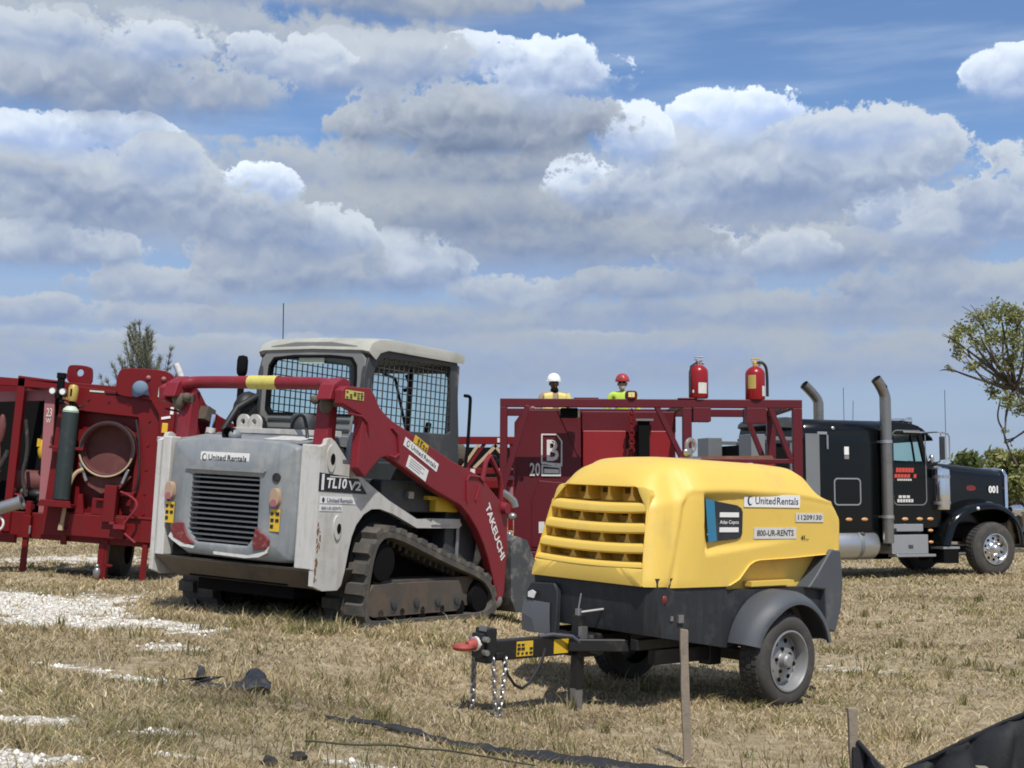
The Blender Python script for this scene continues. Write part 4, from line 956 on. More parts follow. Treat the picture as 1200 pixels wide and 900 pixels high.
    for y0, y1 in ((-.785, -.74), (mir(-.785), mir(-.74))):
        mb = MB(); mb.prism(sp, 'y', *sorted((y0, y1))); mb.prism([(-1.0, .80), (-.7, .93), (-.2, .80), (-.2, .60), (-1.0, .5)], 'y', *sorted((y1, y1 + (.02 if y0 < 0 else -.02))), 1)
        mb.b(.05, .50, *sorted((y0 - .01 * (1 if y0 < 0 else -1), mir(y0) * 0 + y1)), .83, .885)
        if y0 < 0:
            rr_ = random.Random(4)
            for i in range(34):
                x, z = -1.515 + abs(rr_.gauss(0, .022)), rr_.uniform(.36, .82); s_ = rr_.uniform(.004, .017); mb.prism([(x + s_ * .5 * rr_.uniform(.6, 1.2) * math.cos(t), z + s_ * 1.5 * rr_.uniform(.6, 1.3) * math.sin(t)) for t in np.linspace(0, 6.28, 9, endpoint=False)], 'y', -.7868 - i * .0001, -.784, 2)
        pan = mb.build('side_panel', ['loader_white', 'matt_black', 'rust'], T, bevel=.004)
        sg = 1 if y0 > 0 else -1
        for (x, z, r) in ((-1.40, 1.375, .055), (-1.265, .83, .05)):
            mb = MB(); mb.prism([(x + r * math.cos(t), z + r * math.sin(t) * 1.3 if math.sin(t) > 0 else z + r * 2.6 * math.sin(t)) for t in np.linspace(0, 6.283, 22, endpoint=False)], 'y', y0 - sg * .005, y0 + sg * .012)
            mb.prism([(x + .01 + r * .5 * math.cos(t), z + r * .8 * math.sin(t) - .04) for t in np.linspace(0, 6.283, 16, endpoint=False)], 'y', y0 - sg * .006, y0 + sg * .0155, 1); mb.build('tie_down_slot', ['loader_white', 'matt_black'], pan)
        if sg < 0:
            yf = -.7855
            mb = MB(); mb.prism([(-1.53, 1.225), (-1.04, 1.20), (-.905, 1.07), (-1.53, 1.08)], 'y', yf - .003, yf)
            mb.prism([(-1.50, 1.215), (-1.47, 1.215), (-1.47, 1.09), (-1.50, 1.09)], 'y', yf - .0045, yf, 1); mb.text('TL10', (-1.45, yf - .003, 1.105), (1, 0, .0), (.12, 0, 1), .26, .085, 1, bold=.03); mb.text('V2', (-1.17, yf - .003, 1.10), (1, 0, -.03), (.1, 0, 1), .17, .075, 1, bold=.03)
            mb.b(-1.40, -1.03, yf - .0045, yf, 1.195, 1.202, 1); mb.build('model_plate', ['ink', 'white'], pan, weld=False)
            mb = MB(); mb.plate((-1.50, yf, .985), u, v, .45, .055); mb.text('United', (-1.42, yf - .003, .995), u, v, .15, .034, 1); mb.text('Rentals', (-1.255, yf - .003, .995), u, v, .16, .034, 1); mb.prism([(-1.465 + .016 * math.cos(t), 1.012 + .02 * math.sin(t)) for t in np.linspace(0, 6.283, 14, endpoint=False)], 'y', yf - .0045, yf, 1)
            mb.plate((-1.50, yf, .925), u, v, .28, .05); mb.text('800-UR-RENTS', (-1.485, yf - .003, .937), u, v, .25, .024, 1); mb.build('owner_sticker', ['white', 'blue_ink'], pan, weld=False)
            mb = MB(); mb.plate((-1.25, yf, 1.31), u, v, .09, .028, .002); mb.build('small_notice', 'flap', pan)
    # tracks
    prof = [(-.98, .08), (-1.0, .25), (-.975, .46), (-.93, .64), (-.85, .745), (-.72, .79), (-.52, .755), (-.2, .665), (.11, .575), (.45, .485), (.68, .43), (.88, .35), (1.0, .23), (1.03, .13), (.98, .04), (.87, -.01), (.5, -.015), (0, -.015), (-.5, -.015), (-.85, -.01), (-.94, .02)]
    ou = resample(chaikin(prof, 2), 150); c = np.array([-.05, .25])
    tg = np.roll(ou, -1, 0) - np.roll(ou, 1, 0); nr = np.stack([tg[:, 1], -tg[:, 0]], 1); nr /= np.linalg.norm(nr, axis=1)[:, None]
    if ((ou - c) * nr).sum() < 0: nr = -nr
    for ys in ((-.90, -.50), (mir(-.50), mir(-.90))):
        mb = MB(); mb.ring([tuple(p) for p in ou], [tuple(p) for p in ou - nr * .055], 'y', ys[0], ys[1])
        for k in range(0, 150, 5):
            a, b_ = ou[k], ou[(k + 1) % 150]; n = nr[k]; d = (b_ - a)
            for (ya, yb, sh) in ((ys[0] - .0, ys[0] + .17, 0), (ys[0] + .23, ys[1], 1)):
                kk = (k + sh) % 150; a, n, d = ou[kk], nr[kk], tg[kk] / np.linalg.norm(tg[kk]) * .06
                q = [a - d * .95 - n * .01, a + d * .95 - n * .01, a + d * .7 + n * .045, a - d * .7 + n * .045]; mb.prism([tuple(p) for p in q], 'y', ya, yb)
        for k in range(0, 150, 3):
            a, n = ou[k] - nr[k] * .055, nr[k]; d = tg[k] / np.linalg.norm(tg[k]) * .022
            mb.prism([tuple(a - d), tuple(a + d), tuple(a + d * .6 - n * .045), tuple(a - d * .6 - n * .045)], 'y', (ys[0] + ys[1]) / 2 - .06, (ys[0] + ys[1]) / 2 + .06)
        tk = mb.build('rubber_track', 'track_rubber', T, sharp=30)
        near = ys[0] < 0; yo = (lambda q: q) if near else (lambda q: mir(q))
        B = lambda m2, x0, x1, ya, yb, z0, z1, mm=0: m2.b(x0, x1, *sorted((yo(ya), yo(yb))), z0, z1, mm)
        mb = MB(); mb.prism([(-.90, .10), (-.91, .26), (-.84, .335), (-.55, .345), (-.5, .34), (.42, .345), (.46, .30), (.50, .22), (.46, .10), (.40, .075), (-.82, .075)], 'y', *sorted((yo(-.87), yo(-.66)))); mb.prism([(-.78, .36), (.70, .37), (.80, .30), (.80, .12), (.5, .10), (-.7, .10)], 'y', *sorted((yo(-.82), yo(-.60))))
        for x in (-.55, -.22, .10, .40):
            mb.lathe([(.035, 0), (.038, .012), (.02, .016), (0, .016)], (x, yo(-.871) , .17), 'y', 12, 1) if not near else mb.lathe([(.035, 0), (.038, -.012), (.02, -.016), (0, -.016)], (x, -.871, .17), 'y', 12, 1)
            mb.prism([(x - .045, .19), (x + .045, .19), (x + .03, .10), (x - .03, .10)], 'y', *sorted((yo(-.8735), yo(-.86))), 1)
        mb.build('roller_frame', ['frame_metal', 'cab_dark'], tk)
        for x, z, r, nm in [(-.72, .10, .08, 'roller'), (-.42, .10, .08, 'roller'), (-.12, .10, .08, 'roller'), (.18, .10, .08, 'roller'), (.48, .10, .08, 'roller'), (.80, .185, .155, 'idler'), (-.72, .52, .17, 'sprocket')]:
            mb = MB(); mb.lathe([(r * .45, -.02), (r * .9, -.015), (r, .02), (r, .17), (r * .9, .20), (0, .2)], (x, 0, z), 'y', 22); q = mb.build(nm, 'matt_black', tk); q.location.y = yo(-.85) - (0 if near else .18)
        mb = MB(); B(mb, -.9, .75, -.60, -.44, .30, .72); mb.build('track_well', 'matt_black', tk)
    # lift arms, towers and the rear torque tube
    arm = [(-1.46, 1.88), (-1.40, 1.915), (-1.10, 1.925), (-1.04, 1.88), (-.955, 1.78), (-.86, 1.725), (-.77, 1.685), (-.39, 1.57), (.15, 1.40), (.52, 1.31), (.62, 1.285), (.82, 1.17), (1.05, 1.04), (1.13, .98), (1.16, .90), (1.18, .55), (1.17, .22), (1.13, .12), (1.06, .11), (1.02, .20), (.98, .30), (.87, .50), (.76, .66), (.63, .80), (.48, .92), (.33, 1.01), (.12, 1.07), (-.09, 1.13), (-.43, 1.25), (-.66, 1.335), (-.76, 1.37), (-.84, 1.385), (-.92, 1.36), (-1.10, 1.205), (-1.20, 1.275), (-1.195, 1.45), (-1.18, 1.62), (-1.20, 1.70), (-1.45, 1.77)]
    for sg in (-1, 1):
        Y = lambda y: y if sg < 0 else mir(y)
        mb = MB(); mb.prism(arm, 'y', *sorted((Y(-.90), Y(-.815)))); a = mb.build('lift_arm', 'loader_red', T, bevel=.012)
        mb = MB(); mb.tube([(-.79, Y(-.905), 1.63), (-.70, Y(-.905), 1.58), (-.66, Y(-.905), 1.42), (-.72, Y(-.905), 1.385), (-.80, Y(-.905), 1.40)], .012, 6); mb.tube([(.42, Y(-.905), 1.05), (.40, Y(-.905), 1.24), (.43, Y(-.905), 1.28), (.60, Y(-.905), 1.275), (.68, Y(-.905), 1.23)], .012, 6); mb.tube([(-1.36, Y(-.905), 1.70), (-1.2, Y(-.905), 1.69), (-1.12, Y(-.905), 1.65), (-1.09, Y(-.905), 1.56)], .010, 6); mb.tube([(.62, Y(-.905), 1.20), (.56, Y(-.905), 1.06)], .010, 6); build_each(mb, 'welded_rib', 'loader_red', a)
        mb = MB(); mb.prism([(-1.40, 1.38), (-1.37, 1.84), (-1.27, 1.86), (-1.28, 1.40)], 'y', *sorted((Y(-.72), Y(-.58)))); mb.build('arm_tower', 'loader_red', a, bevel=.012)
        mb = MB(); mb.lathe([(.035, -.02), (.04, 0), (.04, .18), (.035, .2)], (-1.36, min(Y(-.60), Y(-.80)), 1.79), 'y', 14); mb.ball((-1.42, Y(-.60), 1.80), .038); mb.ball((-1.40, Y(-.70), 1.77), (.05, .06, .08)); mb.build('pivot_pin', 'belly', a)
        mb = MB(); mb.tube([(-1.00, Y(-.69), 1.56), (-1.08, Y(-.69), 1.10)], .045, 12, 0); mb.tube([(-1.02, Y(-.69), 1.45), (-.985, Y(-.69), 1.68)], .03, 10, 1); mb.box((-1.0, Y(-.76), 1.68), (.10, .1, .12), (0, 20, 0), 2); mb.build('lift_cylinder', ['loader_white', 'chrome', 'belly'], a)
        mb = MB(); mb.tube([(.80, Y(-.80), 1.16), (.86, Y(-.80), 1.42), (.92, Y(-.80), 1.48), (1.12, Y(-.80), 1.30), (1.16, Y(-.80), 1.20), (1.17, Y(-.80), .98)], .025, 8); mb.build('hose_guard', 'loader_red', a)
        mb = MB(); mb.lathe([(.05, -.02), (.055, 0), (.055, .12), (.04, .13)], (1.06, min(Y(-.93), Y(-.81)), 1.0), 'y', 12); mb.tube([(1.06, Y(-.85), .98), (1.18, Y(-.80), .93), (1.27, Y(-.7), .86)], .03, 8, 1); mb.ball((1.10, Y(-.86), .14), (.07, .05, .07), 1); build_each(mb, 'tilt_linkage', ['loader_red', 'steel'], a)
        if sg < 0:
            yf = -.9005
            dd = Vector((.94, 0, -.375)).normalized(); dv = Vector((.375, 0, .94)).normalized()
            mb = MB(); o = Vector((-.60, yf, 1.495)); mb.plate(o, dd, dv, .55, .075); mb.text('United', o + dd * .105 + dv * .017, dd, dv, .19, .042, 1); mb.text('Rentals', o + dd * .315 + dv * .017, dd, dv, .205, .042, 1)
            for r, m_, k in ((.028, 1, .0045), (.019, 0, .006)): mb.add([o + dd * (.055 + .8 * r * math.cos(t)) + dv * (.037 + r * math.sin(t)) + Vector((0, -k, 0)) for t in np.linspace(0, 6.283, 16, endpoint=False)], [tuple(range(16))], m_)
            mb.build('owner_sticker', ['white', 'ink'], a, weld=False)
            mb = MB(); o = Vector((-.545, yf, 1.32)); mb.plate(o, dd, dv, .32, .105); 
            for i in range(4): mb.plate(o + dd * .03 + dv * (.022 + .02 * i) + Vector((0, -.003, 0)), dd, dv, .26 * (.9 if i % 2 else .7), .005, .001, 1)
            mb.build('notice_sticker', ['white', 'flap'], a, weld=False)
            mb = MB(); o = Vector((-.46, yf, 1.527)); mb.plate(o, dd, dv, .22, .07, .0035); decal_marks(mb, o + Vector((0, -.003, 0)), dd, dv, .22, .07, 1, 5); mb.build('warning_decal', ['decal', 'ink'], a, weld=False)
            mb = MB(); o = Vector((-1.42, yf, 1.815)); mb.plate(o, u, v, .235, .07); decal_marks(mb, o + Vector((0, -.003, 0)), u, v, .235, .07, 1, 5); mb.build('warning_decal', ['pale_decal', 'ink'], a, weld=False)
            du = Vector((.52, 0, -.80)).normalized(); dw = Vector((.80, 0, .52)).normalized()
            mb = MB(); mb.text('TAKEUCHI', Vector((.735, yf, 1.005)), Vector((.56, 0, -.83)), Vector((.83, 0, .56)), .60, .085, 0, off=.003, bold=.03); mb.build('maker_name', ['white'], a, weld=False)
    mb = MB(); mb.tube(chaikin([(-1.42, -.78, 1.88), (-1.36, -.66, 1.925), (-1.30, -.58, 1.94), (-1.28, CY, 1.945), (-1.30, mir(-.58), 1.94), (-1.36, mir(-.66), 1.925), (-1.42, mir(-.78), 1.88)], 2, False), .053, 16)
    for y in (-.74, mir(-.74)): mb.prism([(-1.50, 1.80), (-1.46, 1.92), (-1.34, 1.985), (-1.25, 1.97), (-1.25, 1.88), (-1.40, 1.80)], 'y', y - .07, y + .07)
    tt = mb.build('torque_tube', 'loader_red', T, bevel=.01, sharp=40)
    mb = MB(); mb.tube([(-1.282, .22, 1.945), (-1.282, -.09, 1.945)], .058, 20, caps=False); mb.build('tube_decal', 'pale_decal', tt)
    # cab
    cab = [(-.62, 1.40), (-.67, 1.95), (-.66, 2.10), (-.62, 2.24), (-.54, 2.33), (-.44, 2.365), (.66, 2.375), (.74, 2.36), (.80, 1.9), (.84, 1.62), (.83, 1.0), (-.55, 1.0)]
    op = [(-.52, 1.66), (-.555, 1.95), (-.55, 2.06), (-.53, 2.13), (-.48, 2.20), (-.40, 2.245), (.60, 2.285), (.635, 2.27), (.67, 1.95), (.695, 1.68), (.65, 1.655), (.0, 1.64)]
    C = MB()
    ysN, ysF = -.50, .70
    C.ring(cab, op, 'y', ysN, ysN + .045, 1); C.ring(cab, op, 'y', ysF - .045, ysF, 1)
    yzO = [(.68, 1.45), (.70, 1.70), (.70, 2.05), (.675, 2.22), (.58, 2.33), (.30, 2.365), (-.10, 2.365), (-.38, 2.33), (-.475, 2.22), (-.50, 2.05), (-.50, 1.70), (-.48, 1.45)]
    yzI = [(.56, 1.72), (.60, 1.77), (.60, 2.05), (.59, 2.16), (.54, 2.225), (.30, 2.245), (-.10, 2.245), (-.34, 2.225), (-.39, 2.16), (-.40, 2.05), (-.40, 1.77), (-.36, 1.72)]
    C.ring(yzO, yzI, 'x', -.645, -.585, 0)
    fO = [(.69, 1.0), (.69, 1.5), (.69, 2.30), (.60, 2.36), (-.40, 2.36), (-.49, 2.30), (-.49, 1.5), (-.49, 1.0)]; fI = [(.60, 1.1), (.60, 1.5), (.60, 2.18), (.55, 2.23), (-.35, 2.23), (-.40, 2.18), (-.40, 1.5), (-.40, 1.1)]
    C.ring(fO, fI, 'x', .74, .80, 0)
    C.b(-.52, .70, ysN + .05, ysF - .05, 2.29, 2.36, 1); C.b(-.55, .78, ysN + .05, ysF - .05, 1.0, 1.06, 1)
    C.prism([(-.60, 1.45), (-.62, 1.70), (-.56, 1.70), (-.54, 1.45)], 'y', ysN + .03, ysF - .03, 0)
    for z in (1.5, 1.58, 1.66): C.b(-.655, -.64, -.36, .56, z, z + .03, 1)
    cb = C.build('cab', ['cab_grey', 'cab_dark'], T, bevel=.012, sharp=40)
    mb = MB(); rf = [(-.66, 2.29), (-.62, 2.36), (-.52, 2.405), (-.30, 2.425), (.66, 2.435), (.80, 2.43), (.84, 2.415), (.82, 2.375), (-.44, 2.362), (-.55, 2.33), (-.61, 2.265)]
    rw = []
    for y, dz, dx in ((-.53, -.05, .05), (-.515, -.012, .01), (-.45, 0, 0), (.1, .012, 0), (.65, 0, 0), (.715, -.012, .01), (.73, -.05, .05)): rw.append([(x + (dx if x < 0 else -dx * .5), y, z + (dz if z > 2.34 or x < -.5 else 0)) for x, z in rf])
    mb.grid(rw, closed=True); mb.add(rw[0], [tuple(range(len(rf)))]); mb.add(rw[-1], [tuple(range(len(rf)))]); mb.build('cab_roof', 'roof_cream', cb, sharp=40)
    for y in (ysN + .02, ysF - .02):
        mb = MB()
        for i in range(17):
            x = -.52 + i * .0735; zt_ = np.interp(x, [-.56, -.53, -.48, -.4, .6, .70], [2.05, 2.13, 2.2, 2.245, 2.285, 2.2]); mb.b(x - .0042, x + .0042, y - .004, y + .004, 1.62, zt_ + .01)
        for i in range(9):
            z = 1.70 + i * .066; x0 = np.interp(z, [1.66, 1.95, 2.06, 2.2, 2.25], [-.525, -.56, -.555, -.49, -.41]); x1 = np.interp(z, [1.68, 1.95, 2.28], [.70, .675, .64]); mb.b(x0, x1, y - .0035, y + .0035, z - .0042, z + .0042)
        mb.build('side_guard_mesh', 'cab_dark', cb, sharp=30)
    mb = MB(); mb.prism(yzI, 'x', -.62, -.614); gl = mb.build('rear_window', 'glass', cb)
    mb = MB(); mb.b(-.632, -.621, -.02, .26, 2.175, 2.225); mb.build('window_notice', 'pale_green', gl)
    mb = MB(); mb.ring(yzI, [(p[0] * .955 + .0045, 1.985 + (p[1] - 1.985) * .93) for p in yzI], 'x', -.652, -.60); mb.build('window_seal', 'matt_black', cb)
    mb = MB(); mb.prism(fI, 'x', .765, .771); mb.build('front_window', 'glass', cb)
    mb = MB(); mb.box((.16, .1, 1.30), (.5, .5, .16)); mb.box((-.10, .1, 1.52), (.12, .46, .42), (0, -8, 0)); mb.build('operator_seat', 'matt_black', cb, bevel=.04)
    mb = MB(); mb.tube([(-.30, -.42, 2.12), (-.12, -.42, 2.10), (.05, -.42, 1.75), (.10, -.42, 1.64)], .014, 6); mb.tube([(.12, -.42, 2.2), (.10, -.42, 1.4)], .024, 8); mb.tube([(.22, -.3, 2.16), (.30, -.3, 2.05), (.20, -.3, 2.02)], .02, 6); mb.tube([(.55, -.3, 1.5), (.62, -.3, 1.75)], .03, 6); mb.build('control_levers', 'matt_black', cb)
    mb = MB(); mb.tube(chaikin([(.82, -.55, 2.03), (.90, -.56, 2.03), (.91, -.56, 1.98), (.91, -.56, 1.38), (.84, -.55, 1.34)], 1, False), .016, 8); mb.build('grab_rail', 'matt_black', cb)
    mb = MB(); mb.tube([(-.40, .66, 2.38), (-.42, .67, 2.75)], .005, 5); mb.build('radio_antenna', 'hose_black', cb)
    # hydraulics under the arm
    mb = MB(); mb.b(-.62, .75, -.72, -.46, .93, 1.20); mb.b(-.4, .7, -.70, -.46, 1.1, 1.35); mb.b(.35, .85, -.74, -.46, .40, 1.0); mb.build('hydraulic_housing', 'cab_dark', T, bevel=.015)
    mb = MB(); mb.b(.10, .46, -.79, -.72, .945, 1.075); mb.b(0, .12, -.78, -.72, 1.045, 1.08); mb.build('yellow_lock_bracket', 'decal', T, bevel=.006)
    mb = MB(); mb.b(-.28, -.2, -.76, -.72, 1.05, 1.11); mb.ball((.66, -.78, .96), (.05, .04, .03), 0, 10, 6); mb.tube([(.52, -.76, .80), (.52, -.76, .42)], .018, 6); build_each(mb, 'hydraulic_fitting', 'steel', T)
    # bucket
    mb = MB(); bk = [(1.20, .70), (1.30, .74), (1.34, .30), (1.42, .10), (2.05, .03), (2.05, .0), (1.36, .02), (1.26, .16)]
    mb.prism(bk, 'y', -.90, 1.10); mb.prism([(1.20, .70), (1.30, .74), (1.50, .70), (2.0, .10), (2.05, 0), (1.36, .02), (1.26, .16)], 'y', -.925, -.90); mb.prism([(1.20, .70), (1.30, .74), (1.50, .70), (2.0, .10), (2.05, 0), (1.36, .02), (1.26, .16)], 'y', 1.10, 1.125)
    mb.b(1.18, 1.26, -.5, .7, .15, .6); mb.build('bucket', 'bucket_steel', T, bevel=.008)
    return T
K['slat_grey'] = mat('slat_grey', (.10, .108, .115), .5, 0, .1, (.2, .19, .18), .2, 12)
K['rust'] = mat('rust', (.20, .105, .05), .9, 0, .3, (.10, .05, .03), .4, 20)
K['bucket_steel'] = mat('worn_bucket_steel', (.075, .08, .085), .6, .2, .2, (.42, .40, .36), .35, 6)
build_loader()
# ------------------------------------------------------------------ red pumping unit at the left
def build_plant():
    T = thing('red_pumping_unit', 'dark red skid mounted pumping unit with a big round duct opening, at the left edge', 'pumping unit', M_PLANT)
    mb = MB()
    mb.b(-1.82, -1.72, 0, .10, .50, 2.42); mb.b(-5.2, -.02, 0, .10, 2.30, 2.40); mb.b(-5.2, -.02, 1.9, 2.0, 2.30, 2.40); mb.b(-1.82, -1.72, 1.9, 2.0, .50, 2.42); mb.b(-5.2, -5.1, 1.9, 2.0, .5, 2.4); mb.b(-5.2, -5.1, 0, .1, .5, 2.4)
    mb.b(-1.82, -1.72, .1, 1.9, 2.31, 2.39); mb.b(-3.4, -3.3, 0, .1, .5, 2.31)
    mb.bar((-1.82, .05, 2.415), (-1.22, .05, 2.385), .10, .05)
    mb.build('frame', 'plant_red', T, bevel=.01)
    mb = MB(); mb.b(-5.2, .09, .03, .13, .44, .76); mb.b(-5.2, .09, 1.85, 1.95, .44, .76); mb.b(-.02, .09, .13, 1.85, .44, .76); mb.b(-5.2, .0, .2, 1.8, .50, .56)
    mb.build('skid_base', 'plant_red', T, bevel=.01)
    # duct wall with a recess
    mb = MB(); O = resample([(-1.33, .50), (.10, .50), (.02, 2.31), (-1.25, 2.37)], 80); I = resample([(-1.03, .80), (-.255, .80), (-.255, 2.035), (-1.03, 2.06)], 80)
    mb.ring([tuple(q) for q in O], [tuple(q) for q in I], 'y', -.02, .03); mb.b(-1.03, -.255, .10, .12, .75, 2.06); mb.b(-1.30, .06, .12, 1.8, .56, 2.2)
    wall = mb.build('end_wall', 'plant_red', T, bevel=.006)
    mb = MB(); mb.b(-.90, -.72, -.028, -.018, 2.305, 2.325); mb.b(-.70, -.52, -.026, -.018, 2.285, 2.305, 1); mb.build('wall_slot', ['pale_green', 'matt_black'], wall)
    c = (-.585, 1.605)
    mb = MB(); mb.lathe([(.30, .10), (.30, -.10), (.325, -.13), (.345, -.13), (.345, .10)], (c[0], 0, c[1]), 'y', 40, caps=False); mb.lathe([(.355, -.055), (.355, -.09), (.335, -.135), (.312, -.135), (.312, -.10)], (c[0], 0, c[1]), 'y', 40, 1, caps=False)
    mb.lathe([(0, .085), (.305, .085)], (c[0], 0, c[1]), 'y', 32, caps=False); dt = mb.build('duct_opening', ['duct', 'hose_black'], T)
    mb = MB(); mb.tube([(c[0] + .335 * math.cos(t), -.138, c[1] + .335 * math.sin(t)) for t in np.linspace(R(195), R(345), 20)], .012, 8); mb.build('duct_rim', 'tan', dt)
    mb = MB(); mb.prism([(-.88, 1.25), (-.80, 1.15), (-.62, 1.06), (-.40, 1.13), (-.26, 1.30)], 'y', -.06, .02); mb.build('duct_shroud', 'duct', dt)
    for x0, x1 in ((-.90, -.80), (-.30, -.36)):
        mb = MB(); mb.bar((x0, -.10, 1.42 if x0 < -.5 else 1.38), (x1, -.10, 1.20), .035, .035); mb.build('duct_clamp', 'steel', dt, bevel=.005)
    # lifting lugs
    hole = lambda x, z, r: [(x + r * math.cos(t), z + r * math.sin(t)) for t in np.linspace(0, 2 * math.pi, 32, endpoint=False)]
    def lug(pts, h):
        o = resample(chaikin(pts, 2), 96); a = np.arctan2(o[:, 1] - h[1], o[:, 0] - h[0])
        m2 = MB(); m2.ring([tuple(p) for p in o], [(h[0] + h[2] * math.cos(t), h[1] + h[2] * math.sin(t)) for t in a], 'y', .02, .07); return m2
    lug([(-1.22, 2.38), (-1.225, 2.58), (-1.19, 2.63), (-.94, 2.625), (-.905, 2.57), (-.90, 2.36)], (-1.06, 2.535, .045)).build('lifting_lug', 'plant_red', T, bevel=.006)
    mb = MB(); mb.prism(chaikin([(-.57, 2.30), (-.56, 2.56), (-.50, 2.635), (.0, 2.645), (.12, 2.60), (.20, 2.48), (.20, 1.70), (.06, 1.62), (-.02, 2.25), (-.40, 2.27)], 1), 'y', -.085, -.03); lg = mb.build('lifting_plate', 'plant_red', T, bevel=.008)
    for x in (-.17, .02): 
        mb = MB(); mb.ball((x, -.09, 2.53), (.032, .03, .03)); mb.build('plate_bolt', 'pink', lg)
    mb = MB(); mb.b(-.03, .04, -.095, -.086, 2.30, 2.42); mb.build('inspection_tag', 'pale_green', lg)
    # side bay
    mb = MB(); mb.bar((-5.1, .16, 1.85), (-1.43, .16, 2.23), .06, .13); mb.bar((-1.44, .14, 2.30), (-1.36, .14, .76), .13, .05, up=(0, 1, 0)); mb.build('bay_frame', 'pink', T, bevel=.006)  # pinkish tone paints the shaded look of this recessed frame
    mb = MB(); mb.text('23', (-1.455, .108, 1.96), (1, 0, 0), (0, 0, 1), .07, .11, 0, off=0); mb.text('W', (-1.45, .108, 1.88), (1, 0, 0), (0, 0, 1), .06, .06, 0, off=0); mb.build('painted_number', ['worn'], T, weld=False)
    mb = MB(); mb.b(-5.0, -1.36, .9, 1.0, .76, 2.25); mb.b(-1.40, -1.30, .2, 1.8, .6, 2.3); mb.b(-4.8, -1.5, .3, .8, .56, .72); mb.build('bay_back', 'matt_black', T)
    mb = MB(); mb.lathe([(0, -.25), (.14, -.25), (.16, -.2), (.16, .2), (.14, .25), (0, .25)], (-1.62, .55, 1.12), 'x', 18); mb.build('pump_body', 'duct', T)
    mb = MB(); mb.ball((-1.52, .30, 1.55), (.06, .05, .13)); mb.b(-1.58, -1.54, .25, .3, 1.58, 1.68); mb.build('yellow_filter', 'decal', T)
    mb = MB(); mb.tube([(-1.44, .3, 2.15), (-1.50, .3, 1.85), (-1.55, .3, 1.7), (-1.5, .3, 1.4)], .012, 6); mb.ball((-1.5, .25, .98), (.12, .1, .07)); mb.ball((-1.66, .2, 1.0), (.05, .05, .05), 1); mb.ball((-1.42, .2, .92), (.08, .06, .06), 0); mb.build('pump_pipework', ['hose_black', 'steel'], T)
    mb = MB(); mb.ball((-2.0, .12, 1.75), (.06, .05, .2)); mb.tube([(-2.1, .1, 2.0), (-2.0, .1, 1.5), (-1.95, .1, 1.1)], .03, 8); mb.build('side_conduit', 'duct', T)
    # suction hose, towing pole and ring
    mb = MB(); mb.tube([(-2.6, -.5, .45), (-1.66, -.5, .80), (-1.43, -.5, .89)], [.075, .078, .078], 20, caps=False); mb.lathe([(.078, 0), (.092, .0), (.092, .025), (.062, .03), (.062, -.1)], (0, 0, 0), 'x', 20, caps=False)
    ho = mb.build('suction_pipe', 'steel', T)
    n = len(ho.data.vertices); rm = Matrix.Translation((-1.44, -.5, .886)) @ Matrix.Rotation(R(-21), 4, 'Y')
    for vv in list(ho.data.vertices)[n - 100:]: vv.co = rm @ vv.co
    mb = MB(); mb.tube([(-1.70 + .085 * math.cos(t), -.5, .615 + .085 * math.sin(t)) for t in np.linspace(0, 6.283, 24, endpoint=False)], .014, 8, closed=True); mb.build('white_hoop', 'white', T)
    mb = MB(); mb.b(-3.4, -1.555, -.25, -.15, .385, .485); mb.build('side_step', 'plant_red', T, bevel=.006)
    # jack legs and wheel
    for x, y, z1, w in ((-1.495, -.02, .90, .065), (-.645, .30, .42, .05), (-.02, -.0, .48, .065), (-.535, .05, .5, .10)):
        mb = MB(); mb.b(x - w / 2, x + w / 2, y - w / 2, y + w / 2, -.03, z1); 
        if x == -1.495: mb.b(x - .05, x + .05, y - .05, y + .05, .45, .72); mb.tube([(x + .05, y - .04, .6), (x + .05, y - .04, .5)], .015, 8, 1)
        if x == -.535: mb.b(x - .06, x + .02, y - .06, y, .05, .45); mb.b(x + .03, x + .12, y - .05, y, .17, .20); mb.ball((x - .05, y - .05, .09), (.05, .05, .08), 1); mb.ball((x - .05, y - .07, .17), (.03, .03, .03), 1)
        mb.build('jack_leg', ['plant_red', 'steel'], T, bevel=.005)
    for x0, y0 in ((-.68, .85), (-2.6, .85)):
        mb = MB(); mb.lathe([(.17, 0), (.27, -.005), (.33, .02), (.345, .06), (.345, .16), (.33, .2), (.27, .225), (.17, .22)], (x0, y0, .335), 'x', 32, caps=False); w_ = mb.build('wheel', 'rubber', T)
        mb = MB(); mb.lathe([(.0, .06), (.08, .05), (.17, .08), (.175, .0)], (x0, y0, .335), 'x', 24); mb.build('rim', 'steel', w_)
    mb = MB(); mb.lathe([(.17, 0), (.27, -.005), (.33, .02), (.345, .06), (.345, .16), (.33, .2), (.27, .225), (.17, .22)], (.14, 1.0, .55), 'y', 32); mb.build('spare_wheel', 'rubber', T)
    # bolted edges, hoses and cables
    mb = MB(); mb.tube(sag((-1.25, -.06, 2.20), (-.95, -.06, 2.12), .05), .012, 6); mb.tube(chaikin([(-.28, -.05, 2.0), (-.20, -.08, 1.7), (-.16, -.09, 1.3), (-.20, -.08, 1.12)], 2, False), .014, 6); build_each(mb, 'wall_hose', 'hose_black', T)
    mb = MB(); mb.tube(chaikin([(-1.68, .05, 1.9), (-1.60, .02, 1.5), (-1.64, .0, 1.2), (-1.55, -.02, .95)], 2, False), .022, 8); mb.tube(chaikin([(-2.6, .05, 1.3), (-2.2, .0, 1.1), (-1.95, .0, 1.2), (-1.85, .03, 1.5)], 2, False), .03, 8); mb.build('bay_hose', 'dark_lump', T)
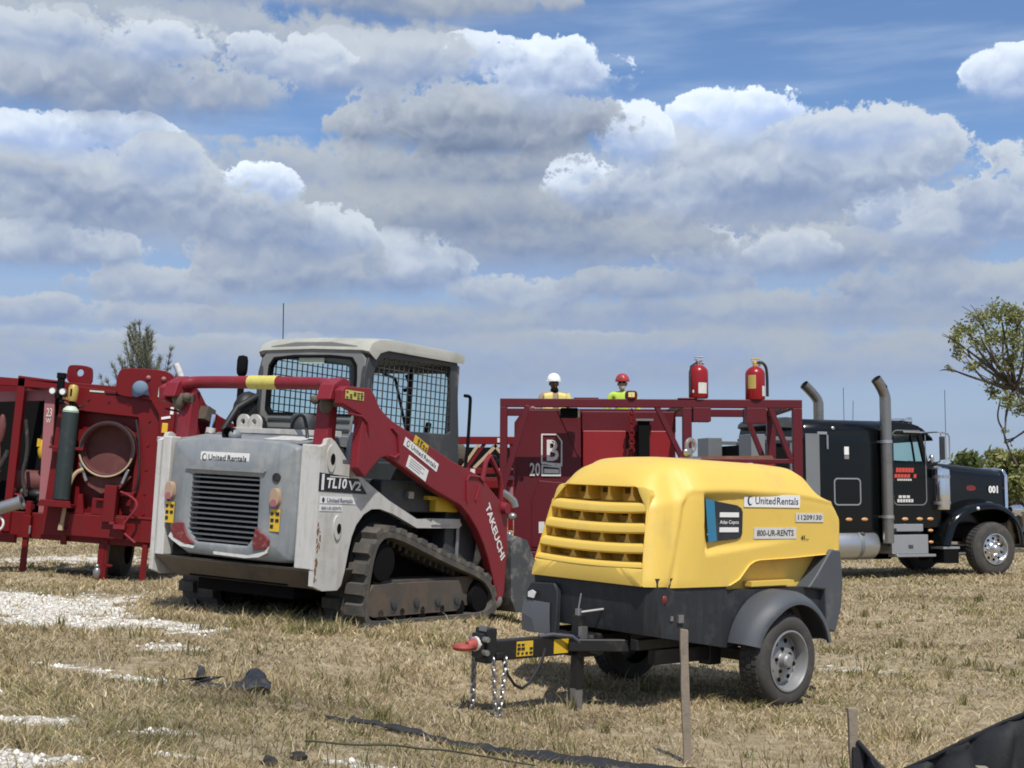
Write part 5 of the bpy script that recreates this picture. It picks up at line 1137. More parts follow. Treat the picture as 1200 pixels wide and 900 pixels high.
    mb = MB(); mb.b(-1.70, -1.46, .02, .08, .80, .86); mb.tube([(-1.66, .04, .86), (-1.66, .04, .96)], .03, 8); mb.lathe([(0, 0), (.06, 0), (.06, .02), (0, .02)], (-1.66, .04, .96), 'z', 12); mb.build('valve', 'loader_red', T)
    for k, (x, z) in enumerate([(-1.15, 2.22), (-.9, 2.21), (-.65, 2.20), (-.4, 2.19), (-.12, 2.0), (-.11, 1.7), (-.10, 1.4), (-.09, 1.1), (-.08, .85)]):
        mb = MB(); mb.lathe([(0, -.012), (.016, -.012), (.018, 0)], (x, -.02, z), 'y', 8); mb.build('wall_bolt', 'plant_red', wall)
    # lower mechanism
    mb = MB(); mb.b(-.98, -.28, -.10, .0, .52, .79); mb.b(-.55, -.40, -.16, -.02, .72, 1.17); mb.b(-.72, -.5, -.06, 0, .79, 1.0); mb.prism([(-.92, .79), (-.80, .79), (-.84, 1.04), (-.90, 1.02)], 'y', -.08, -.02); mb.b(-1.02, .06, -.06, .0, .78, .81); mb.b(-.66, -.56, -.12, 0, .97, 1.0); mb.b(-.36, -.2, -.12, -.0, 1.05, 1.10)
    mb.b(-.10, .085, -.05, -.02, .50, .78); mb.build('valve_box', 'plant_red', T, bevel=.008)
    mb = MB(); mb.tube(chaikin([(-.36, -.12, 1.10), (-.22, -.16, 1.06), (-.12, -.18, .98), (-.14, -.2, .88), (-.24, -.2, .76), (-.27, -.2, .68)], 2, False), .016, 8); mb.tube([(-.24, -.2, .60), (-.10, -.2, .50)], .014, 8); mb.b(-.38, -.24, -.22, -.1, .65, .70); mb.b(-.44, -.38, -.2, -.1, .70, .73); mb.build('red_feed_pipe', 'loader_red', T)
    mb = MB(); mb.tube(chaikin([(-.84, -.14, 1.34), (-.92, -.16, 1.30), (-.975, -.17, 1.18), (-1.0, -.17, .95), (-1.02, -.17, .72), (-1.03, -.17, .60)], 2, False), .024, 8); mb.tube([(-1.03, -.17, .66), (-1.035, -.17, .58)], .034, 8); mb.build('tan_hose', 'tan', T)
    mb = MB(); mb.b(-1.06, -.99, -.05, 0, .40, .60); mb.b(-1.28, -.86, -.18, -.06, 1.565, 1.60); mb.b(-1.26, -.9, -.32, -.02, .86, .90); mb.prism([(-1.30, .86), (-.88, .86), (-.90, .94), (-1.26, .94)], 'y', -.34, -.31); build_each(mb, 'bottle_bracket', 'plant_red', T, bevel=.005)
    # lamp cluster and exhaust stack on the right corner
    mb = MB(); mb.b(.06, .22, -.04, .05, 1.45, 2.12); mb.b(.02, .14, -.06, -.02, 1.62, 2.02); mb.build('lamp_panel', 'plant_red', T, bevel=.008)
    mb = MB(); mb.b(.055, .13, -.10, -.05, 1.86, 1.985); mb.build('amber_lamp', 'decal', T, bevel=.01)
    mb = MB(); mb.b(.01, .17, -.10, -.05, 1.745, 1.815); mb.build('grey_lamp', 'alu', T, bevel=.01)
    mb = MB(); mb.b(.03, .14, -.10, -.04, 1.54, 1.66); mb.ball((.08, -.11, 1.60), (.04, .02, .02), 1); mb.build('red_lamp', ['bright_red', 'pink'], T, bevel=.01)
    mb = MB(); mb.bar((.04, -.08, 2.04), (.15, -.08, 2.065), .035, .03); mb.b(.14, .165, -.07, -.05, 1.42, 1.54); mb.tube([(.10, -.05, 2.19), (.2, -.03, 2.20), (.26, 0, 2.2)], .025, 8, 1); mb.b(.14, .18, -.09, -.05, 2.1, 2.19); build_each(mb, 'lamp_fitting', ['white', 'hose_black'], T)
    mb = MB(); mb.tube(chaikin([(.17, .30, .9), (.17, .30, 2.40), (.15, .30, 2.58), (.05, .30, 2.76)], 2, False), .042, 14, caps=False); mb.build('exhaust_stack', 'worn', T)  # pale colour stands in for the bright sheen of a chrome pipe
    mb = MB(); mb.tube([(.08, .02, 1.05), (.25, .02, 1.04)], .03, 10); mb.ball((.13, .1, .48), (.05, .05, .1)); mb.build('drain_pipe', 'tan', T)
    return T
build_plant()
def place(M, p): return Matrix.Translation(M @ Vector(p)) @ M.to_3x3().to_4x4()
def build_bottle():
    T = thing('gas_cylinder', 'tall dark gas cylinder with yellow valve guard strapped beside the round duct opening', 'gas cylinder', place(M_PLANT, (-1.055, -.19, .94)))
    mb = MB(); mb.lathe([(.0, 0), (.09, 0), (.102, .015), (.102, 1.06), (.095, 1.10)], (0, 0, 0), 'z', 24); mb.build('bottle', 'bottle', T)
    mb = MB(); mb.lathe([(.098, 1.085), (.09, 1.12), (.055, 1.155), (.035, 1.16)], (0, 0, 0), 'z', 24); mb.build('shoulder', 'pale_green', T)
    mb = MB(); mb.lathe([(.03, 1.15), (.03, 1.25)], (0, 0, 0), 'z', 12); mb.build('neck', 'matt_black', T)
    mb = MB(); mb.lathe([(.05, 1.22), (.062, 1.25), (.062, 1.38), (.045, 1.42), (0, 1.43)], (.005, 0, 0), 'z', 18); mb.b(-.11, -.04, -.02, .02, 1.235, 1.265); g = mb.build('valve_guard', 'brass', T)
    mb = MB(); mb.b(-.01, .012, -.066, -.055, 1.28, 1.37); mb.build('guard_slot', 'matt_black', g)
    for x in (-.225, -.10):
        mb = MB(); mb.lathe([(0, -.035), (.042, -.035), (.045, 0), (0, .01)], (x, -.05, 1.325), 'y', 18); mb.lathe([(0, -.038), (.034, -.038)], (x, -.05, 1.325), 'y', 18, 1, caps=False); mb.build('pressure_gauge', ['steel', 'white'], T)
    mb = MB(); mb.b(-.20, -.12, -.05, 0, 1.24, 1.30); mb.b(-.20, -.12, -.02, .04, 1.36, 1.55); mb.b(-.21, -.11, -.03, .05, 1.49, 1.56); mb.ball((-.12, -.03, 1.20), (.03, .03, .03)); mb.build('regulator', 'matt_black', T, bevel=.008)
K['brass'] = mat('yellow_brass', (.50, .36, .10), .45, .2, .12)
build_bottle()
T = thing('blue_cap', 'faded blue cap hanging on the lifting plate of the pumping unit', 'cap', place(M_PLANT, (-.25, -.125, 2.39)))
mb = MB(); mb.ball((0, 0, 0), (.10, .05, .095), 0, 16, 10); mb.build('crown', 'blue_cloth', T)
mb = MB(); mb.prism([(-.10, .0), (.10, -.02), (.13, -.09), (.06, -.08), (-.03, -.12), (-.08, -.11)], 'y', -.03, .02); mb.build('brim', 'denim', T, bevel=.01)

# ------------------------------------------------------------------ red framed skid behind the compressor
def build_skid():
    T = thing('red_framed_skid', 'dark red open frame skid with a white letter B emblem on its end panel', 'equipment skid', M_SKID)
    mb = MB()
    for y in (0, 1.9):
        mb.b(0, 4.16, y, y + .11, 2.60, 2.71 if y else 2.715)
        for x0, x1 in ((0, .10), (2.515, 2.64), (4.03, 4.16)): mb.b(x0, x1, y + .003, y + .107, .40, 2.60)
        mb.bar((.38, y + .055, 2.62), (.02, y + .055, 1.40), .08, .13, up=(0, 1, 0)); mb.bar((2.16, y + .055, 2.62), (2.50, y + .055, 1.92), .07, .10, up=(0, 1, 0)); mb.bar((3.72, y + .055, 2.62), (4.01, y + .055, 1.88), .07, .10, up=(0, 1, 0))
        mb.b(2.64, 4.03, y + .01, y + .10, 1.84, 1.90); mb.b(0, 4.16, y, y + .11, .40, .62)
    for x in (0, 2.515, 4.03): mb.b(x + .003, x + .1, .11, 1.9, 2.603, 2.707); mb.b(x + .003, x + .1, .11, 1.9, .403, .6)
    mb.b(2.45, 2.72, -.01, .12, 2.715, 2.735); mb.b(1.02, 1.36, .02, .09, 2.715, 2.735)
    fr = mb.build('frame', 'skid_red', T, bevel=.008)
    mb = MB(); mb.prism([(.20, .62), (.20, 2.42), (.33, 2.60), (1.14, 2.60), (1.16, .62)], 'y', .60, 1.7); mb.prism([(.80, 2.60), (1.02, 2.6), (1.10, 2.30), (1.12, 1.9), (.98, 2.2)], 'y', .585, .605); mb.prism([(.45, .66), (1.1, .66), (1.1, 1.55), (.55, 1.60), (.45, 1.3)], 'y', .588, .605)
    pan = mb.build('end_panel', 'skid_red', T, bevel=.015)
    mb = MB(); mb.b(1.18, 1.80, .80, 1.5, .62, 2.32); mb.b(2.0, 2.50, .80, 1.5, .62, 2.32); mb.build('red_cabinet', 'bright_red', T, bevel=.012)
    mb = MB(); mb.b(1.17, 2.52, .85, 1.5, 2.30, 2.60); mb.b(1.17, 2.52, 1.0, 1.4, .62, 2.30); mb.build('upper_panel', 'skid_red', T, bevel=.01)
    mb = MB(); mb.b(1.97, 2.13, .70, .85, 1.2, 2.46); mb.build('black_column', 'matt_black', T, bevel=.01)
    mb = MB(); mb.b(1.93, 2.18, .66, .80, 2.455, 2.485); mb.build('column_cap', 'steel', T)
    mb = MB()
    for i in range(12):
        z = 2.60 - .06 * i; mb.tube([(1.86 + (.034 if i % 2 else .02) * math.cos(t), .55 + (.02 if i % 2 else .034) * .4 * math.cos(t), z - .03 + .045 * math.sin(t)) for t in np.linspace(0, 6.283, 12, endpoint=False)], .013, 6, closed=True)
    mb.build('red_chain', 'plant_red', T)
    mb = MB(); mb.b(.84, 1.08, .15, .40, 2.47, 2.60); l = mb.build('flood_light', 'matt_black', T, bevel=.015)
    mb = MB(); mb.b(1.08, 1.105, .15, .40, 2.475, 2.575); mb.build('light_lens', 'pale_green', l)
    mb = MB(); mb.ball((.45, -.01, 2.585), (.035, .02, .022)); mb.build('warning_lamp', 'pink', fr)
    mb = MB(); mb.lathe([(.085, 0), (.088, .06), (.08, .10), (.06, .115), (0, .115)], (1.81, .055, 2.715), 'z', 20); bc = mb.build('beacon', 'skid_red', T)
    mb = MB(); mb.b(1.765, 1.85, -.032, -.02, 2.74, 2.805); mb.build('beacon_label', 'hivis', bc)
    for x0, x1, z0 in ((2.655, 2.90, 2.41), (3.385, 3.665, 2.39)):
        mb = MB(); mb.b(x0, x1, -.03, .22, z0, 2.60); mb.b(x0 - .006, x1 + .006, .22, .235, z0, 2.60); q = mb.build('extinguisher_holder', 'skid_red', T, bevel=.006)
    mb = MB(); mb.bar((2.68, .3, 1.905), (3.8, .3, 1.925), .2, .06); mb.build('rusty_beam', 'rusty_beam', T)
    mb = MB(); mb.b(3.05, 3.20, -.06, .04, 1.79, 1.84, 0); mb.b(3.2, 3.30, -.06, .04, 1.79, 1.84, 1); mb.b(3.30, 3.38, -.06, .04, 1.79, 1.845, 0); mb.b(3.38, 3.46, -.06, .04, 1.79, 1.84, 1); mb.b(3.46, 3.75, -.06, .04, 1.79, 1.83, 0); mb.build('reflective_strip', ['bright_red', 'white'], T)
    # emblem
    u, v = (1, 0, 0), (0, 0, 1); y = .5845
    mb = MB(); mb.ring(resample([(.58, 1.84), (.58, 2.26), (.80, 2.26), (.88, 2.16), (.88, 1.82)], 60), resample([(.60, 1.86), (.60, 2.24), (.795, 2.24), (.86, 2.152), (.86, 1.84)], 60), 'y', y - .003, y)
    mb.text('B', (.66, y - .001, 1.875), u, v, .17, .30, 0, off=.003, bold=.02)
    mb.prism([(.725, 2.16), (.75, 2.14), (.725, 2.09), (.75, 2.05), (.72, 1.99), (.715, 1.95), (.74, 2.0), (.755, 2.05), (.745, 2.1), (.765, 2.15)], 'y', y - .008, y - .003, 1)
    mb.prism([(.59, 1.86), (.64, 1.865), (.72, 1.84), (.80, 1.82), (.88, 1.84), (.88, 1.80), (.80, 1.79), (.72, 1.81), (.64, 1.83), (.59, 1.825)], 'y', y - .004, y)
    mb.prism([(.59, 1.82), (.64, 1.825), (.72, 1.805), (.80, 1.785), (.86, 1.79), (.84, 1.67), (.60, 1.67), (.585, 1.70)], 'y', y - .002, y, 2); mb.ring([(.585, 1.66), (.86, 1.66), (.86, 1.79), (.585, 1.82)], [(.61, 1.685), (.84, 1.685), (.84, 1.775), (.61, 1.80)], 'y', y - .004, y)
    mb.prism([(.625, 1.70), (.83, 1.70), (.83, 1.755), (.625, 1.765)], 'y', y - .0045, y); mb.build('emblem', ['worn', 'matt_black', 'ink'], pan, weld=False)
    mb = MB(); mb.text('20', (.42, y, 1.66), u, v, .15, .19, 0, off=.003, bold=.02); mb.build('painted_number', ['worn'], pan, weld=False)
    mb = MB(); mb.b(.55, .63, y - .004, y, .86, 1.02); mb.build('small_notice', 'worn', pan)
    mb = MB(); mb.b(.115, .19, .30, .36, .9, 1.9); mb.text('2', (.11, .298, 1.74), u, v, .07, .13, 1, off=.002); mb.b(.115, .19, .295, .30, 1.6, 1.66, 2); mb.b(.118, .188, .295, .30, 1.38, 1.5, 2); mb.build('side_conduit', ['plant_red', 'worn', 'pink'], T, weld=False)
    mb = MB(); mb.tube([(.05, -.15, 1.42), (.12, -.12, 1.38), (.2, -.1, 1.30), (.22, -.1, 1.22)], .05, 8); mb.ball((.18, -.1, 1.10), (.06, .06, .05)); mb.ball((.14, -.1, .85), (.03, .03, .04)); mb.build('hose_coupling', 'steel', T)
    mb = MB(); mb.b(.10, .62, .30, .8, .20, .62); mb.ball((.45, .27, .56), (.05, .03, .03), 1); mb.b(.30, .36, .22, .3, .42, .56, 2); mb.b(.36, .52, .2, .3, .38, .50, 2); mb.build('battery_box', ['matt_black', 'steel', 'hivis'], T)
    for x in (.25, 3.9):
        for yy in (.2, 1.8): 
            mb = MB(); mb.b(x - .06, x + .06, yy - .06, yy + .06, -.12, .41); mb.build('leg', 'skid_red', T)
K['rusty_beam'] = mat('rusty_beam', (.20, .08, .05), .8, 0, .2, (.30, .18, .10), .4, 6)
build_skid()
def extinguisher(p, first):
    T = thing('fire_extinguisher', 'red fire extinguisher with a white label, on the frame nearer the beacon' if first else 'red fire extinguisher with a yellow label, on the frame end nearest the truck', 'fire extinguisher', place(M_SKID, p), 'fire extinguishers on the skid frame')
    mb = MB(); mb.lathe([(0, 0), (.125, 0), (.135, .02), (.135, .36), (.125, .40), (.09, .44), (.045, .465), (.035, .47)], (0, 0, 0), 'z', 28); b = mb.build('body', 'extinguisher_red', T)
    mb = MB(); mb.lathe([(.03, .465), (.032, .52), (.02, .535)], (0, 0, 0), 'z', 12); mb.bar((-.05, 0, .545), (.06, 0, .52), .025, .025); mb.bar((-.055, 0, .57), (.065, 0, .575), .02, .018); mb.tube([(.05, 0, .50), (.08, 0, .48)], .02, 8); mb.build('valve', 'steel' if first else 'brass', T, bevel=.003)
    def lab(a0, a1, z0, z1, m, nm):
        m2 = MB(); m2.grid([[(.1365 * math.cos(R(a)), .1365 * math.sin(R(a)), z) for a in np.linspace(a0, a1, 12)] for z in (z0, z1)]); m2.build(nm, m, b)
    if first:
        lab(262, 318, .06, .21, 'worn', 'label'); lab(226, 236, .07, .11, 'white', 'inspection_tag')
        mb = MB(); mb.tube([(-.02, -.02, .50), (-.11, -.05, .44), (-.125, -.075, .3), (-.125, -.08, .06)], .014, 8); mb.build('hose', 'dark_lump', T)
    else:
        lab(215, 265, .15, .34, 'brass', 'label'); lab(305, 345, .05, .19, 'worn', 'inspection_tag')
        mb = MB(); mb.tube(chaikin([(.03, -.01, .52), (.09, -.02, .53), (.15, -.02, .47), (.165, -.02, .34), (.165, -.02, .05)], 2, False), .02, 8); mb.build('hose', 'hose_black', T)
K['extinguisher_red'] = mat('extinguisher_red', (.27, .010, .014), .3, 0, .05, spec=.4)
extinguisher((2.745, .09, 2.735), True); extinguisher((3.53, .09, 2.715), False)

# ------------------------------------------------------------------ red trailer with braced rail and the two workers on its deck
M_RAIL = pose((-1.6, 23.5, 0.25), 90, .2)
def build_rail():
    T = thing('red_deck_trailer', 'far red deck trailer with cross braced side rails, seen between loader and skid', 'deck trailer', M_RAIL)
    mb = MB(); mb.b(0, 4.6, 0, 2.2, 1.40, 1.60); mb.b(0, 4.6, 2.1, 2.2, 1.6, 1.7); mb.build('deck', 'plant_red', T, bevel=.01)
    mb = MB(); mb.b(0, 2.1, -.02, .08, 2.17, 2.30); mb.b(0, 4.6, -.02, .08, 1.66, 1.76); mb.b(0, 4.6, -.03, .09, 1.42, 1.56)
    for x in (.0, .35, 1.55, 2.02): mb.b(x, x + .07, 0, .06, 1.56, 2.17)
    mb.bar((1.0, .03, 1.76), (1.32, .03, 2.18), .04, .06); mb.bar((.80, .03, 1.74), (1.12, .03, 2.18), .04, .06); rl = mb.build('side_rail', 'plant_red', T, bevel=.006)
    mb = MB(); mb.bar((.94, .0, 1.76), (1.34, .0, 2.17), .03, .055); mb.bar((1.28, .0, 2.17), (1.50, .0, 1.9), .03, .05); mb.bar((.75, .0, 1.78), (1.02, .0, 2.17), .03, .05); build_each(mb, 'cross_brace', 'tan', rl)
    mb = MB(); 
    for x, z in ((1.38, 2.20), (.92, 1.67), (1.36, 1.67)): mb.b(x - .04, x + .04, -.035, -.02, z, z + .075)
    build_each(mb, 'reflector', 'worn', rl)
    mb = MB(); mb.b(.3, 1.9, .8, 1.2, 1.6, 2.15); mb.ball((1.3, .5, 1.85), (.12, .1, .1)); mb.ball((.7, .4, 2.0), (.1, .1, .2), 1); mb.ball((1.25, .3, 1.95), (.08, .08, .05), 1); mb.build('engine_block', ['matt_black', 'belly'], T, bevel=.02)
    for x in (.3, 4.0):
        for y in (.2, 1.75):
            mb = MB(); mb.lathe([(.25, 0), (.44, 0), (.49, .05), (.49, .2), (.44, .25), (.25, .25)], (x, y, .49), 'y', 28); mb.build('wheel', 'rubber', T)
    mb = MB(); mb.b(.0, 4.6, .3, .5, .9, 1.40); mb.b(.0, 4.6, 1.7, 1.9, .9, 1.40); mb.build('chassis', 'plant_red', T)
build_rail()

def person(M, label, shirt, skin, helmet, trousers, kind):
    T = bpy.data.objects.new('person', None)
    # one continuous body grown from a jointed skeleton
    J = {'pelvis': (0, 0, .95, .135), 'waist': (0, 0, 1.10, .125), 'chest': (0, -.01, 1.30, .15), 'upper': (0, 0, 1.455, .115), 'neck': (0, -.005, 1.525, .06), 'nape': (0, -.015, 1.56, .055)}
    E = [('pelvis', 'waist'), ('waist', 'chest'), ('chest', 'upper'), ('upper', 'neck'), ('neck', 'nape')]
    arms = {-1: ((-.205, 0, 1.465), (-.29, -.02, 1.16), (-.22, -.22, 1.02), (-.17, -.32, 1.03)), 1: ((.205, 0, 1.465), (.29, -.03, 1.17), (.22, -.24, 1.06), (.17, -.33, 1.08))}
    for s_ in (-1, 1):
        sh, el, wr, hd = arms[s_]
        J.update({f'sh{s_}': (*sh, .075), f'el{s_}': (*el, .05), f'wr{s_}': (*wr, .034), f'hd{s_}': (*hd, .04)})
        E += [('upper', f'sh{s_}'), (f'sh{s_}', f'el{s_}'), (f'el{s_}', f'wr{s_}'), (f'wr{s_}', f'hd{s_}')]
        for k, (dx, dy, dz, ln) in enumerate(((-.03, -.06, .0, .03), (-.01, -.08, .0, .035), (.01, -.085, .0, .035), (.03, -.07, .0, .03), (-.045 * s_, -.03, .02, .02))):
            b_ = Vector(hd); J[f'f{s_}{k}'] = (b_.x + dx * .7, b_.y + dy * .6, b_.z + dz, .011); J[f'g{s_}{k}'] = (b_.x + dx, b_.y + dy, b_.z + dz - ln, .009); E += [(f'hd{s_}', f'f{s_}{k}'), (f'f{s_}{k}', f'g{s_}{k}')]
        J.update({f'hip{s_}': (.10 * s_, 0, .90, .095), f'kn{s_}': (.11 * s_, -.02, .50, .065), f'an{s_}': (.12 * s_, .02, .10, .045), f'to{s_}': (.13 * s_, -.14, .04, .04)})
        E += [('pelvis', f'hip{s_}'), (f'hip{s_}', f'kn{s_}'), (f'kn{s_}', f'an{s_}'), (f'an{s_}', f'to{s_}')]
    names = list(J); me = bpy.data.meshes.new('person'); me.from_pydata([J[n][:3] for n in names], [(names.index(a), names.index(b)) for a, b in E], [])
    bpy.data.objects.remove(T)
    T = bpy.data.objects.new('person', me); col.objects.link(T); T.matrix_world = M; tag(T, label, 'person')
    sk = T.modifiers.new('skin', 'SKIN'); ss = T.modifiers.new('sub', 'SUBSURF'); ss.levels = ss.render_levels = 2
    for i, n in enumerate(names): r = J[n][3]; me.skin_vertices[0].data[i].radius = (r, r * (.72 if n in ('chest', 'waist', 'upper', 'pelvis') else 1)); me.skin_vertices[0].data[i].use_root = (i == 0)
    # baked so that clothes and skin can be told apart by height and reach
    dg = bpy.context.evaluated_depsgraph_get(); dg.update(); nm = bpy.data.meshes.new_from_object(T.evaluated_get(dg)); T.modifiers.clear(); T.data = nm
    for q in (shirt, trousers, skin, 'matt_black'): nm.materials.append(K[q])
    for p in nm.polygons:
        c = p.center; p.material_index = 3 if c.z < .12 else 1 if c.z < 1.0 and abs(c.x) < .21 and c.y > -.2 else 2 if (c.z > 1.535 or (c.y < -.24)) else 0
        p.use_smooth = True
    # head with face
    mb = MB(); n_, k_ = 20, 16; rows = []
    for i in range(k_ + 1):
        th = math.pi * i / k_; row = []
        for j in range(n_):
            a = 2 * math.pi * j / n_; x = .076 * math.sin(th) * math.cos(a); yv = .097 * math.sin(th) * math.sin(a); z = .118 * math.cos(th)
            if z < 0: x *= 1 - .28 * (-z / .118) ** 1.3; yv = yv * (1 - .12 * (-z / .118))
            f = math.exp(-((a - 1.5 * math.pi) / .28) ** 2)
            yv -= f * .022 * math.exp(-((z + .012) / .028) ** 2); yv += .010 * (math.exp(-((a - 1.5 * math.pi - .42) / .2) ** 2) + math.exp(-((a - 1.5 * math.pi + .42) / .2) ** 2)) * math.exp(-((z - .018) / .018) ** 2)
            yv -= .008 * f * math.exp(-((z + .06) / .012) ** 2)
            row.append((x, yv - .02, z + 1.665))
        rows.append(row)
    mb.grid(rows, 0, True)
    for s_ in (-1, 1): mb.ball((.078 * s_, -.005, 1.66), (.012, .022, .032), 0, 10, 8); mb.ball((.031 * s_, -.103, 1.682), (.013, .008, .008), 1, 10, 6)
    mb.ball((0, -.108, 1.603), (.024, .008, .006), 2, 10, 6)
    if kind == 'beard':
        mb.ball((0, -.085, 1.598), (.058, .045, .055), 3, 14, 10); mb.box((-.033, -.108, 1.684), (.055, .01, .032), (0, 0, 0), 1); mb.box((.033, -.108, 1.684), (.055, .01, .032), (0, 0, 0), 1); mb.box((0, -.11, 1.69), (.03, .008, .008), (0, 0, 0), 1)
    hd = mb.build('head', [skin, 'matt_black', 'red_lens', 'beard'], T, weld=False)
    # helmet
    mb = MB(); mb.lathe([(.122, 1.705), (.128, 1.712), (.124, 1.74), (.108, 1.79), (.075, 1.83), (.03, 1.848), (0, 1.85)], (0, 0, 0), 'z', 28)
    br = [(.122 * math.cos(a) * (1.02 if kind == 'beard' else 1.16), .125 * math.sin(a) * (1.5 if math.sin(a) < -.2 and kind == 'beard' else 1.18), 1.708 - (.012 if math.sin(a) < -.2 else 0)) for a in np.linspace(0, 6.283, 28, endpoint=False)]
    mb.add(br + [(p[0], p[1], p[2] + .008) for p in br], [tuple(range(28)), tuple(range(55, 27, -1))] + [(i, (i + 1) % 28, (i + 1) % 28 + 28, i + 28) for i in range(28)])
    for s_ in (-.022, .022): mb.tube([(s_, .09, 1.80), (s_, .02, 1.852), (s_, -.06, 1.835), (s_, -.11, 1.77)], .006, 6)
    h = mb.build('hard_hat', helmet, T, sharp=50)
    if kind == 'beard':
        mb = MB(); mb.prism(rrect(-.022, .022, 1.755, 1.79, .006, 2), 'y', -.128, -.10); mb.build('hat_badge', 'pink', h)
    else:
        mb = MB()   # open vest, strap of the sleeve bands and chin scarf
        for s_ in (-1, 1): mb.grid([[(s_ * (.05 + .155 * t), -.135 + .03 * t * t, 1.06 + (.44 - .02 * t) * q) for q in np.linspace(0, 1, 8)] for t in np.linspace(0, 1, 6)])
        mb.build('open_vest', 'hivis', T).modifiers.new('t', 'SOLIDIFY').thickness = .012
        mb = MB(); mb.ball((0, -.05, 1.545), (.075, .07, .06)); mb.build('neck_scarf', 'matt_black', T)
        mb = MB(); mb.tube([(.20, -.005, 1.47), (.27, -.02, 1.28)], [.095, .08], 12); mb.build('vest_shoulder', 'hivis', T)
def on_deck(px, y): return Matrix.Translation(M_RAIL @ Vector(((px - 600) / 1600 * 23.9 + 1.6, y, 1.60)))
person(on_deck(649, .5) @ Matrix.Rotation(R(12), 4, 'Z'), 'worker in a white hard hat and pale yellow vest standing behind the red skid', 'tan_vest', 'dark_skin', 'helmet_white', 'denim', 'vest')
person(on_deck(730, .5) @ Matrix.Rotation(R(-8), 4, 'Z'), 'bearded worker in a red hard hat and lime shirt standing behind the red skid', 'lime', 'skin', 'helmet_red', 'denim', 'beard')
